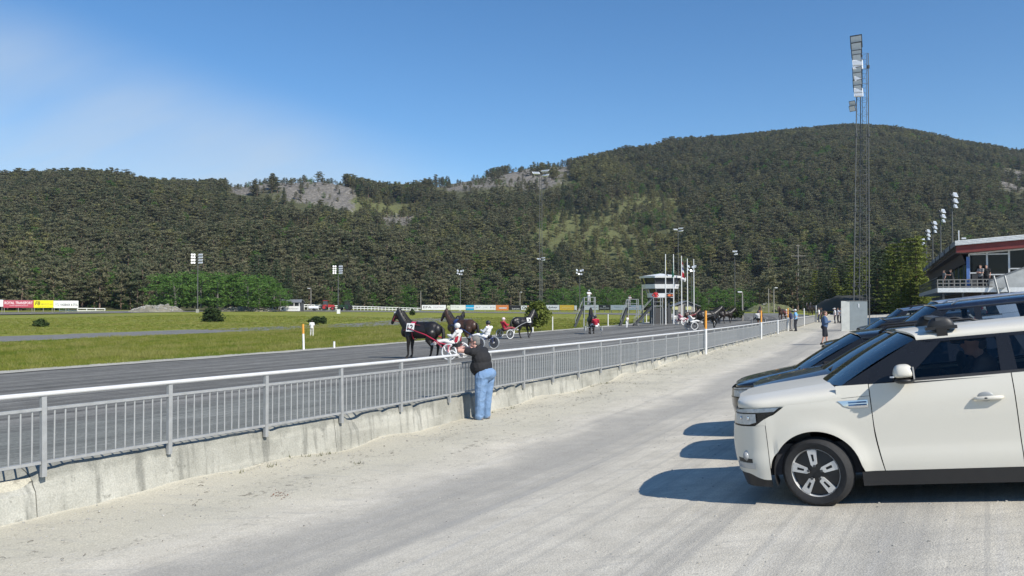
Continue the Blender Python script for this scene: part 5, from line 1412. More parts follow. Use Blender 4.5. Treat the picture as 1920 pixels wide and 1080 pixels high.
def pram():
    Y = 91; x = at(1583, Y); t = thing('pram', 'dark pram with a pale cover beside the cabinet', 'pram', (x, Y, gz(x, Y)), 2.0)
    part('basket', MB().prism([(-0.4, -0.25, 0.5), (0.4, -0.25, 0.5), (0.45, -0.25, 0.85), (-0.45, -0.25, 0.85)], (0, 0.5, 0)), M_DARK, t)
    part('hood', MB().ell((0.2, 0, 0.85), (0.3, 0.27, 0.3)), M_LAMP, t, True)
    part('handle', MB().path([(-0.4, 0, 0.8), (-0.75, 0, 1.0)], 0.02), M_DARK, t)
    for sx in (-0.35, 0.35):
        for sy in (-0.26, 0.26): part('wheel', MB().path([(sx, sy - 0.02, 0.14), (sx, sy + 0.02, 0.14)], 0.14, 12), M_BLACK, t)
pram()

# ------------------------------------------------------------------ trotting horses and sulkies
def coat(name, c): return M('coat_' + name, c, 0.42, 0, 0.25, 4, 0.15, spec=0.5)
COATS = {'black': coat('black', (0.013, 0.011, 0.011)), 'dark': coat('dark', (0.020, 0.014, 0.011)), 'bay': coat('bay', (0.055, 0.027, 0.016)), 'chestnut': coat('chestnut', (0.16, 0.070, 0.035))}
M_MANE = M('mane_hair', (0.010, 0.009, 0.009), 0.6, 0, 0.4, 60, 0.5)
M_HOOF = M('hoof_horn', (0.035, 0.03, 0.028), 0.6)
HORSE_MESH = {}
def horse_skin(pose):
    """facing +X, withers 1.58 m, ground at z = 0"""
    b = MB()
    b.ell((0.05, 0, 1.17), (0.74, 0.285, 0.33), None, 22, 16)
    b.ell((0.50, 0, 1.20), (0.33, 0.255, 0.37), None, 18, 14)
    b.ell((-0.50, 0, 1.27), (0.40, 0.275, 0.315), None, 18, 14)
    b.cap((0.42, 0, 1.40), (-0.45, 0, 1.43), 0.145, 0.15, 14); b.cap((0.50, 0, 1.38), (0.34, 0, 1.46), 0.15, 0.12, 12)
    b.ell((-0.78, 0, 1.22), (0.20, 0.22, 0.26), None, 14, 10); b.ell((0.74, 0, 1.13), (0.17, 0.21, 0.24), None, 14, 10)
    nk = [(0.55, 0, 1.28, 0.27), (0.75, 0, 1.50, 0.215), (0.90, 0, 1.72, 0.185), (0.99, 0, 1.89, 0.160), (1.02, 0, 1.98, 0.132)] if pose != 'low' else [(0.55, 0, 1.28, 0.27), (0.80, 0, 1.46, 0.21), (1.02, 0, 1.62, 0.185), (1.20, 0, 1.77, 0.155), (1.26, 0, 1.86, 0.130)]
    for p, q in zip(nk, nk[1:]): b.cap(p[:3], q[:3], p[3], q[3], 14)
    hx, hz = nk[-1][0], nk[-1][2]
    b.cap((hx, 0, hz), (hx + 0.17, 0, hz - 0.16), 0.118, 0.108, 14); b.cap((hx + 0.17, 0, hz - 0.16), (hx + 0.32, 0, hz - 0.43), 0.105, 0.070, 14)
    b.ell((hx + 0.335, 0, hz - 0.475), (0.075, 0.066, 0.07), None, 12, 10); b.ell((hx + 0.07, 0, hz - 0.20), (0.12, 0.078, 0.135), None, 14, 10)
    for s in (1, -1):
        b.cap((hx - 0.01, s * 0.065, hz + 0.09), (hx + 0.01, s * 0.082, hz + 0.24), 0.034, 0.008, 8)
        b.ell((hx + 0.15, s * 0.088, hz - 0.10), (0.03, 0.014, 0.02), None, 8, 6)
    hooves = []
    def leg(pts, rad, toe=0.05):
        for p, q, r0, r1 in zip(pts, pts[1:], rad, rad[1:]): b.cap(p, q, r0, r1, 10)
        hooves.append((Vector(pts[-1]), (Vector(pts[-1]) - Vector(pts[-2])).normalized()))
    for s in (1, -1):
        b.ell((0.52, s * 0.16, 1.05), (0.15, 0.11, 0.25), None, 12, 10)
        k = s if pose != 'stand' else 0.15 * s
        if pose == 'stand' or s > 0: leg([(0.50, s * 0.17, 0.98), (0.48 + 0.06 * k, s * 0.165, 0.72), (0.50 + 0.10 * k, s * 0.155, 0.50), (0.49 + 0.13 * k, s * 0.155, 0.19), (0.53 + 0.15 * k, s * 0.155, 0.09)], [0.115, 0.088, 0.062, 0.042, 0.046])
        else: leg([(0.50, s * 0.17, 0.98), (0.62, s * 0.165, 0.74), (0.74, s * 0.155, 0.58), (0.60, s * 0.155, 0.34), (0.52, s * 0.155, 0.27)], [0.115, 0.088, 0.062, 0.042, 0.046])
        b.ell((-0.55, s * 0.16, 1.10), (0.24, 0.13, 0.30), None, 12, 10)
        k = -s if pose != 'stand' else 0.3 * s
        leg([(-0.56, s * 0.17, 1.08), (-0.47 + 0.12 * k, s * 0.18, 0.82), (-0.68 + 0.22 * k, s * 0.165, 0.53), (-0.63 + 0.26 * k, s * 0.16, 0.19), (-0.58 + 0.27 * k, s * 0.16, 0.09)], [0.19, 0.135, 0.068, 0.044, 0.048])
    return b, hooves, nk, (hx, hz)
def horse(label, px, Y, rz, color='black', pose='stand', scale=1.0, vox=0.03, number=None, extra_tack=None, blaze=False, zoff=0.0):
    x = at(px, Y); z = gz(x, Y) + zoff
    t = thing('horse', label, 'horse', (x, Y, z), rz); t.scale = (scale,) * 3
    key = (pose, vox)
    if key not in HORSE_MESH:
        b, hooves, nk, hd = horse_skin(pose)
        HORSE_MESH[key] = (fuse(b, 'horse_body', COATS['black'], vox, 3), hooves, nk, hd)
    me, hooves, nk, (hx, hz) = HORSE_MESH[key]
    if color != 'black':
        me = me.copy(); me.materials.clear(); me.materials.append(COATS[color])
    obj('body', me, t)
    for c, d in hooves:
        part('hoof', MB().path([c - d * 0.02, c + Vector((0.05, 0, -0.075))], [0.048, 0.068], 10), M_HOOF, t, True, 50)
    mb = MB(); rg = random.Random(3)
    for p, q in zip(nk, nk[1:]):
        for i in range(7):
            u = i / 7; c = Vector(p[:3]).lerp(Vector(q[:3]), u); r = lerp(p[3], q[3], u); d = (Vector(q[:3]) - Vector(p[:3])).normalized(); nrm = Vector((-d.z, 0, d.x))
            a = c + nrm * (r * 0.97)
            for s in (-1, 1): mb.path([a, a + nrm * 0.05 + Vector((0, s * 0.04, 0)), a + nrm * -0.02 + Vector((-0.02, s * (r * 0.75), -0.10 - 0.08 * rg.random()))], [0.03, 0.035, 0.01], 5)
    mb.path([(hx, 0, hz + 0.12), (hx + 0.10, 0, hz + 0.08), (hx + 0.17, 0.01, hz - 0.05)], [0.035, 0.035, 0.01], 6)
    part('mane', mb, M_MANE, t, True)
    part('tail', MB().path([(-0.94, 0, 1.36), (-1.04, 0, 1.25), (-1.07, 0.01, 0.98), (-1.05, 0.02, 0.62), (-1.02, 0.02, 0.42)], [0.045, 0.065, 0.085, 0.075, 0.02], 8), M_MANE, t, True)
    # bridle, collar, saddle pad and girth
    br = MB(); H = Vector((hx, 0, hz))
    for s in (1, -1):
        br.beam(H + Vector((0.0, s * 0.10, 0.06)), H + Vector((0.27, s * 0.085, -0.36)), 0.02, 0.012)
        br.beam(H + Vector((-0.02, s * 0.115, 0.0)), H + Vector((0.08, s * 0.09, -0.25)), 0.02, 0.012)
        br.beam(H + Vector((0.28, s * 0.085, -0.38)), Vector((-0.1, s * 0.27, 1.42)), 0.012, 0.012)
    part('bridle', br, extra_tack or M_BLACK, t)
    ring = [Vector((0.26, 0.305 * math.sin(a), 1.17 + 0.37 * math.cos(a))) for a in [k * math.pi / 10 for k in range(21)]]
    part('girth', MB().path(ring, 0.022, 6, False), extra_tack or M_BLACK, t)
    part('saddle_pad', MB().grid(lambda u, v: Vector((0.16 + 0.22 * u, 0.30 * math.sin((v - 0.5) * 2.0), 1.20 + 0.375 * math.cos((v - 0.5) * 2.0))), 3, 12), extra_tack or M_BLACK, t, True)
    part('breast_strap', MB().path([Vector((0.28, 0.28, 1.30)), Vector((0.62, 0.235, 1.22)), Vector((0.89, 0.08, 1.15)), Vector((0.89, -0.08, 1.15)), Vector((0.62, -0.235, 1.22)), Vector((0.28, -0.28, 1.30))], 0.02, 6), extra_tack or M_BLACK, t)
    if number:
        for s in (1, -1):
            pl = part('number_cloth', MB().box((0.33, s * 0.318, 1.33), (0.36, 0.015, 0.36), Matrix.Rotation(s * 0.28, 3, 'X')), M_WHITE, t)
            obj('lettering', text_mesh(number, 0.24, M_BLACK, 0.006, 0.02, 0.26), pl, (0.33, s * 0.332, 1.33), (math.radians(90 - 16), 0, 0 if s < 0 else math.pi))
    if blaze:
        part('blaze', MB().ell((hx + 0.17, 0.0, hz - 0.05), (0.10, 0.045, 0.05)), M_WHITE, t, True)
    return t
WHEEL_SRC = {}
def sulky(label, px, Y, rz, paint, style='disc', scale=1.0, rimcol=None, off=0.0, zoff=0.0):
    """two wheeled racing cart whose horse stands at (px, Y)"""
    x = at(px, Y); t = thing('sulky', label, 'sulky', (x, Y, gz(x, Y) + zoff), rz, 'two wheeled sulkies'); t.scale = (scale,) * 3
    wx, r = -1.62 - off, 0.345
    rim = rimcol or M_WHITE
    for s in (1, -1):
        w = obj('wheel', MB().lathe([(r - 0.055, -0.018), (r - 0.02, -0.024), (r - 0.02, 0.024), (r - 0.055, 0.018), (r - 0.055, -0.018)], 32).mesh('wheel_rim', rim, True, 40), t, (wx, s * 0.66, r))
        part('tyre', MB().lathe([(r - 0.022, -0.022), (r, -0.012), (r, 0.012), (r - 0.022, 0.022)], 32), rim if style == 'disc' else M_GREYM, w, True)
        part('hub', MB().path([(0, -0.06, 0), (0, 0.06, 0)], 0.045, 10), rim, w)
        if style == 'disc':
            for k in range(5):
                a = k * 2 * math.pi / 5; pts = [Vector((q * math.cos(a + 0.9 * (q / r) ** 1.4), 0, q * math.sin(a + 0.9 * (q / r) ** 1.4))) for q in (0.03, 0.12, 0.2, r - 0.04)]
                part('spoke', MB().path(pts, [0.032, 0.026, 0.024, 0.03], 6), rim, w)
        else:
            sp = MB()
            for k in range(16): sp.beam((0, 0, 0), (0.31 * math.cos(k * 0.3927), 0, 0.31 * math.sin(k * 0.3927)), 0.009, 0.009)
            part('spoke', sp, M_GREYM, w)
            part('wheel_cover', MB().path([(0, 0.012, 0), (0, 0.016, 0)], r - 0.07, 28), glass_mat('wheel_cover_film', (0.55, 0.56, 0.60)), w)
        part('fork', MB().path([(wx, s * 0.57, r), (wx + 0.02, s * 0.54, 0.60)], 0.022, 6).path([(wx, s * 0.75, r), (wx + 0.02, s * 0.70, 0.60)], 0.02, 6).path([(wx + 0.02, s * 0.50, 0.60), (wx + 0.02, s * 0.74, 0.60)], 0.022, 6), paint, t)
        part('shaft', MB().path([(wx - 0.02, s * 0.52, 0.60), (wx + 0.5, s * 0.50, 0.70), (-0.45, s * 0.42, 1.02), (0.45, s * 0.36, 1.30)], [0.028, 0.028, 0.026, 0.022], 8), paint, t, True)
        part('stay', MB().path([(wx + 0.10, s * 0.62, 0.36), (wx + 0.75, s * 0.46, 0.78)], 0.016, 6), paint, t)
        part('foot_rest', MB().path([(wx + 0.78, s * 0.48, 0.74), (wx + 0.80, s * 0.30, 0.68)], 0.02, 6), paint, t)
    part('axle', MB().path([(wx + 0.02, -0.55, 0.60), (wx - 0.02, -0.25, 0.56), (wx - 0.02, 0.25, 0.56), (wx + 0.02, 0.55, 0.60)], 0.028, 8), paint, t, True)
    part('seat', MB().ell((wx - 0.02, 0, 0.62), (0.20, 0.19, 0.05)).box((wx - 0.2, 0, 0.70), (0.04, 0.30, 0.14)), M_BLACK, t, True)
    return t
def driver(label, px, Y, rz, jacket, trousers, helmet, off=0.0, scale=1.0, lean=-0.12, zoff=0.0):
    x = at(px, Y); z = gz(x, Y) + zoff; wx = (-1.62 - off) * scale
    return person(label, (x + wx * math.cos(rz), Y + wx * math.sin(rz), z + 0.66 * scale), rz, pose_sulky(lean), shirt=jacket, legs=trousers, shoes=(0.6, 0.6, 0.6), head='helmet', head_col=helmet, sleeves='long', vox=0.022, scale=scale, group='sulky drivers')
P_RED = M('red_sulky_paint', (0.50, 0.03, 0.07), 0.3, 0.1, 0.05, coat=0.5); P_BLUE = M('blue_sulky_paint', (0.03, 0.05, 0.16), 0.3, 0.1, 0.05, coat=0.5)
WHT3, RED3 = (0.74, 0.73, 0.70), (0.45, 0.02, 0.045)
_r = math.radians
# A: the black trotter with number 12, turning across the track
horse('black trotter with white number cloth 12 and a star on its forehead, facing left', 789, 34.0, _r(160), 'black', 'stand', 1.0, 0.022, '12', P_RED, True)
sulky('red shafted sulky with white five spoke wheels behind the number 12 trotter', 789, 34.0, _r(160), P_RED)
def jacket_red(t):
    # red side panels and red forearm of the white jacket
    for s in (1, -1): part('jacket_panel', MB().grid(lambda u, v, s=s: Vector((-0.16 + 0.14 * u - 0.05 * v, s * (0.195 - 0.03 * v), 0.06 + 0.27 * v)), 3, 4), cloth('panel', RED3), t, True)
_dA = driver('sulky driver in white jacket with red side, white helmet, behind the number 12 trotter', 789, 34.0, _r(160), WHT3, WHT3, (0.75, 0.72, 0.70)); jacket_red(_dA)
# B: brown trotter behind it
horse('dark brown trotter behind the number 12 trotter, head raised, blue harness', 866, 42.6, _r(147), 'bay', 'stand', 1.0, 0.026, None, P_BLUE)
sulky('sulky with blue shafts and wire wheels drawn by the dark brown trotter', 866, 42.6, _r(147), P_BLUE, 'wire')
driver('sulky driver all in white with black helmet, legs stretched out on the blue shafted sulky', 866, 42.6, _r(147), (0.78, 0.78, 0.78), (0.78, 0.78, 0.78), (0.02, 0.02, 0.02))
# C: black trotter going right
horse('black trotter stepping out to the right in front of the yellow green bush', 980, 58, _r(36), 'black', 'trot', 0.98, 0.03, '3', M_BLACK)
sulky('sulky with white rimmed wheels behind the black trotter facing right', 980, 58, _r(36), M_GREYM, 'wire', 0.98, M_WHITE)
driver('sulky driver in red jacket with pale pink helmet behind the black trotter facing right', 980, 58, _r(36), RED3, (0.25, 0.05, 0.06), (0.72, 0.56, 0.56))
# D: a horse seen end on beyond the brown trotter
horse('dark horse seen end on, far behind the brown trotter on the infield side', 862, 84, _r(75), 'dark', 'low', 1.0, 0.035)
# E: sulky going straight away
horse('dark trotter trotting away from us ahead of the driver in red', 1109.0, 66, _r(88), 'dark', 'trot', 1.0, 0.035)
sulky('sulky seen from behind with the driver in red', 1110.0, 66, _r(88), M_GREYM, 'wire')
driver('sulky driver in red jacket and white trousers seen from behind', 1114.0, 66, _r(88), RED3, (0.72, 0.72, 0.72), (0.02, 0.015, 0.015))
# F and its neighbours
horse('big black horse facing right behind the orange topped post', 1327, 71, _r(14), 'black', 'low', 1.06, 0.03, None)
sulky('sulky with dark wire wheels behind the big black horse', 1327, 71, _r(14), M_DARK, 'wire')
driver('sulky driver in white with black helmet behind the big black horse', 1327, 71, _r(14), WHT3, WHT3, (0.02, 0.02, 0.02))
horse('black horse beyond the big black one, also facing right', 1361, 98, _r(16), 'dark', 'low', 0.98, 0.035)
sulky('sulky of the black horse farther back', 1362, 100, _r(20), M_DARK, 'wire')
driver('sulky driver in white between the two black horses', 1362, 100, _r(20), WHT3, (0.3, 0.3, 0.32), (0.7, 0.7, 0.7))
horse('brown horse standing by the white banner', 1296, 94, _r(25), 'bay', 'low', 0.95, 0.035)
sulky('sulky with a white disc wheel in front of the white banner', 1296, 94, _r(25), P_RED, 'disc')
driver('sulky driver in pink and dark in front of the white banner', 1296, 94, _r(25), (0.55, 0.22, 0.26), (0.72, 0.66, 0.66), (0.02, 0.02, 0.02))
horse('chestnut horse seen end on behind the second orange topped post', 1424, 88, _r(70), 'chestnut', 'low', 1.0, 0.035)
sulky('wide black sulky seen from behind at the second orange topped post', 1421, 84, _r(75), M_BLACK, 'wire')
driver('sulky driver in white shirt and black vest at the second orange topped post', 1420, 84, _r(75), (0.66, 0.64, 0.62), (0.03, 0.03, 0.03), (0.02, 0.02, 0.02))
horse('bay horse farther along the track, walking towards us', 1466, 106, _r(232), 'bay', 'low', 1.0, 0.035)
sulky('sulky of the bay horse farther along the track', 1466, 106, _r(232), P_RED, 'wire')
driver('sulky driver in white helmet farther along the track', 1466, 106, _r(232), (0.5, 0.35, 0.33), WHT3, (0.75, 0.72, 0.7))
horse('dark horse at the far end of the straight, left of a pair', 1517, 126, _r(230), 'dark', 'trot', 1.0, 0.035)
horse('dark horse at the far end of the straight, right of a pair', 1524, 128, _r(230), 'black', 'trot', 1.0, 0.035)

# ------------------------------------------------------------------ tractors and water tank beyond the far track
def tractor(px, Y, label, col, rz):
    x = at(px, Y); z = zpx(582, Y); t = thing('tractor', label, 'tractor', (x, Y, z), rz); m = M('tractor_%d' % int(col[0] * 99), col, 0.4)
    part('bonnet', MB().prism([(0.3, -0.4, 0.7), (1.9, -0.35, 0.8), (1.9, -0.35, 1.35), (0.3, -0.4, 1.5)], (0, 0.75, 0)), m, t)
    part('cab', MB().prism([(-0.9, -0.6, 1.0), (0.35, -0.6, 1.0), (0.2, -0.55, 2.4), (-0.8, -0.55, 2.4)], (0, 1.15, 0)), M_DGLASS, t)
    part('cab_roof', MB().box((-0.3, 0, 2.45), (1.3, 1.3, 0.12)), m, t)
    for s in (1, -1):
        part('fender', MB().prism([(-1.1, s * 0.62, 1.3), (-0.1, s * 0.62, 1.5), (0.2, s * 0.62, 1.0)], (0, s * 0.4, 0)), m, t)
        for xx, r in ((-0.6, 0.75), (1.5, 0.48)):
            w = part('wheel', MB().path([(xx, s * 0.62, r), (xx, s * 1.0, r)], r, 18), M_BLACK, t, True, 40); part('rim', MB().path([(xx, s * 0.9, r), (xx, s * 1.02, r)], r * 0.5, 12), m, w)
    return t
tractor(613, 202, 'red tractor standing beyond the far track', (0.40, 0.03, 0.03), 0.1)
tractor(649, 204, 'dark green tractor to the right of the red one', (0.02, 0.06, 0.03), 3.0)
def tank():
    Y = 200; x = at(588, Y); t = thing('water_tank_trailer', 'pale tank trailer behind the red tractor', 'tank trailer', (x, Y, zpx(582.5, Y)))
    part('tank', MB().path([(-1.25, 0, 0.75), (-1.15, 0, 0.75), (1.15, 0, 0.75), (1.25, 0, 0.75)], [0.3, 0.45, 0.45, 0.3], 16), M_LAMP, t, True, 50)
    for s in (1, -1): part('wheel', MB().path([(0.2, s * 0.5, 0.3), (0.2, s * 0.65, 0.3)], 0.3, 12), M_BLACK, t)
    part('drawbar', MB().beam((1.2, 0, 0.5), (2.0, 0, 0.5), 0.1), M_DARK, t)
tank()
def white_box():
    Y = 168; x = at(635, Y); t = thing('white_box', 'small white cabinet at the edge of the far track below the second light pole', 'cabinet', (x, Y, gz(x, Y)))
    part('box_body', MB().box((0, 0, 0.5), (0.62, 0.5, 0.9)), M_WHITE, t); part('lid', MB().box((0, 0, 0.97), (0.68, 0.56, 0.05)), M_LAMP, t)
white_box()
# ------------------------------------------------------------------ parked cars
def paint(name, col, metal=0.0, rough=0.28, coat=0.9):
    if name in _mc: return _mc[name]
    m, nt, b = new_mat(name)
    tc = N(nt, 'ShaderNodeTexCoord').outputs['Object']
    d = noise_node(nt, tc, 2.5, 5, 0.6); sp = noise_node(nt, tc, 90, 2, 0.6)
    dust = mth(nt, 'MULTIPLY', mapr(nt, d, 0.4, 0.75, 0.0, 0.10), mapr(nt, sp, 0.35, 0.6))
    nt.links.new(mixc(nt, dust, col, (0.38, 0.36, 0.32)), b.inputs['Base Color'])
    b.inputs['Metallic'].default_value = metal; b.inputs['Roughness'].default_value = rough
    b.inputs['Coat Weight'].default_value = coat; b.inputs['Specular IOR Level'].default_value = 0.5 if coat > 0.5 else 0.28; b.inputs['Coat Roughness'].default_value = 0.05
    _mc[name] = m; return m
CAR_GLASS = glass_mat('car_side_glass', (0.66, 0.70, 0.72), 1.42)
CAR_WIND = glass_mat('car_windscreen_glass', (0.30, 0.36, 0.40), 2.1)
M_PLAST = M('black_plastic', (0.018, 0.018, 0.019), 0.5, 0, 0.1, 20)
M_PILLAR = M('gloss_black_trim', (0.014, 0.014, 0.015), 0.22, 0, 0.1)
M_CHROME = M('bright_metal', (0.75, 0.76, 0.78), 0.12, 1.0, 0.03)
M_REFLECT = M('lamp_reflector', (0.86, 0.87, 0.87), 0.25, 0.05, 0.25, 22)
M_LENS = glass_mat('lamp_lens', (0.97, 0.98, 0.98), 1.25)
M_ALLOY = M('alloy_wheel', (0.66, 0.66, 0.65), 0.3, 0.35, 0.04)
M_TYRE = M('tyre_rubber', (0.022, 0.022, 0.023), 0.8, 0, 0.25, 30, 0.3)
M_SEAT = M('dark_seat_fabric', (0.03, 0.03, 0.034), 0.9, 0, 0.2, 20)
M_REDLENS = M('red_lamp_lens', (0.35, 0.01, 0.015), 0.15)

def superell(c, r, e):
    mb = MB(); pw = lambda v: math.copysign(abs(v) ** e, v)
    mb.ell((0, 0, 0), (1, 1, 1), None, 24, 14)
    mb.v = [(c[0] + r[0] * pw(x) * (0.80 + 0.20 * (1 - max(0, pw(z)))), c[1] + r[1] * pw(y) * (0.86 + 0.14 * (1 - max(0, pw(z)))), c[2] + r[2] * (pw(z) if z > 0 else 0.55 * pw(z))) for x, y, z in mb.v]
    return mb
class Car:
    """s runs from the front axle to the rear (metres), y outwards to the car's left, z up"""
    D = dict(fo=0.83, wb=2.57, ro=0.72, hw=0.895, sill=0.20, sill_top=0.335, belt0=1.145, belt1=1.19, nose_z=1.03, hood_r=1.15, hood_e=0.985, hood_er=1.025, cowl=0.27, head=0.98, roof=1.585, roof_e=1.505, rw=0.70, roof_end=3.02, tail_top=3.12,
             rw_tyre=0.328, arch=0.402, door0=0.54, door1=1.70, door2=2.50, win0=0.86, win_t=1.20, lamp_b=0.80, lamp_r=-0.24, bump_b=0.33)
    def __init__(self, **kw):
        self.__dict__.update({**Car.D, **kw})
    def plan(self, q):
        """point of the outline seen from above at arc position q (q = s along the flank, then round the nose corner)"""
        c = -self.fo * 0.42
        if q >= c: 
            tail = self.wb + self.ro
            y = self.hw
            if q > self.wb + 0.25: y = self.hw - 0.10 * ((q - self.wb - 0.25) / (self.ro - 0.25)) ** 2
            if q < 0.25: y = self.hw - 0.018 * ((0.25 - q) / (0.25 - c)) ** 2
            return q, y
        y0 = self.hw - 0.018; u = min(1.0, (c - q) / (0.58 * self.fo + 0.62))
        a = u * math.pi / 2; n = 2 / 2.9
        return c - (self.fo + c) * math.sin(a) ** n, max(0.0, y0 * math.cos(a) ** n)
    def qmax(self): return -self.fo * 0.42 - (0.58 * self.fo + 0.62)
    def side(self, q, z, off=0.0):
        s, y = self.plan(q)
        f = interp(z, [(0.15, 0.965), (0.30, 0.985), (0.40, 1.0), (0.48, 0.998), (0.55, 0.986), (0.68, 0.990), (0.82, 0.997), (0.95, 0.996), (1.03, 0.985), (1.10, 0.968), (1.2, 0.945)])
        c = -self.fo * 0.42
        front = smooth(c, self.qmax(), q)
        ds = front * interp(z, [(0.15, 0.10), (0.33, 0.03), (0.5, 0.0), (0.62, 0.0), (0.80, 0.025), (0.92, 0.05), (1.0, 0.11)])
        # flared wheel arches
        fl = 0.0
        for ax in (0.0, self.wb):
            d = math.hypot(q - ax, z - self.rw_tyre) - self.arch
            fl += 0.016 * math.exp(-(d / 0.07) ** 2)
        yy = y * f + (fl if q > c else 0.0)
        nrm = 1.0 if y > 0.02 else 0.0
        sgn = off * (1 - front) if True else 0
        return Vector((-(s + ds - off * front), yy + off * (1 - front * 0.7) * nrm, z))
    def arch_z(self, q, z0):
        for ax in (0.0, self.wb):
            d = q - ax
            if abs(d) < self.arch: return max(z0, self.rw_tyre + math.sqrt(max(0.0, self.arch ** 2 - d * d)) * 0.985)
        return z0
    def patch(self, xl, xr, zb, zt, nu=14, nv=10, off=0.0, rim=0.022, knots=None):
        """body panel between two edge curves xl(v), xr(v) and bottom/top zb(q), zt(q); edges turned inwards"""
        f = lambda c, t: c(t) if callable(c) else c
        rows = []
        for j in range(nv + 1):
            v = j / nv; row = []
            for i in range(nu + 1):
                u = i / nu if knots is None else knots[i]
                q = lerp(f(xl, v), f(xr, v), u); z = lerp(f(zb, q), f(zt, q), v)
                row.append(self.side(q, z, off))
            rows.append(row)
        return self.shell(rows, rim)
    def shell(self, rows, rim, inward=None):
        mb = MB(); nv, nu = len(rows), len(rows[0])
        mb.v = [tuple(p) for r in rows for p in r]
        mb.f = [(j * nu + i, j * nu + i + 1, (j + 1) * nu + i + 1, (j + 1) * nu + i) for j in range(nv - 1) for i in range(nu - 1)]
        if rim:
            ring = [(0, i) for i in range(nu)] + [(j, nu - 1) for j in range(1, nv)] + [(nv - 1, i) for i in range(nu - 2, -1, -1)] + [(j, 0) for j in range(nv - 2, 0, -1)]
            o = len(mb.v)
            cen = sum((rows[j][i] for j, i in ring), Vector()) / len(ring)
            for j, i in ring:
                p = rows[j][i]
                d = inward if inward is not None else Vector((0.0, -1.0, 0.0)) if abs(p.y) > 0.4 else Vector((-1.0, 0, 0))
                mb.v.append(tuple(p + d * rim - (p - cen).normalized() * 0.003))
            n = len(ring)
            for k in range(n):
                a, b = ring[k], ring[(k + 1) % n]
                mb.f.append((a[0] * nu + a[1], b[0] * nu + b[1], o + (k + 1) % n, o + k))
        mb.m = [0] * len(mb.f)
        return mb
    def both(self, name, mb, mat, parent, angle=35, sub=None):
        """the panel and its mirror image on the other side of the car"""
        out = []
        for s in (1, -1):
            m2 = MB(); m2.v = [(x, y * s, z) for x, y, z in mb.v]; m2.f = mb.f if s > 0 else [tuple(reversed(f)) for f in mb.f]; m2.m = mb.m
            out.append(obj(name, m2.mesh(name, mat, True, angle, fix=True), parent))
        return out

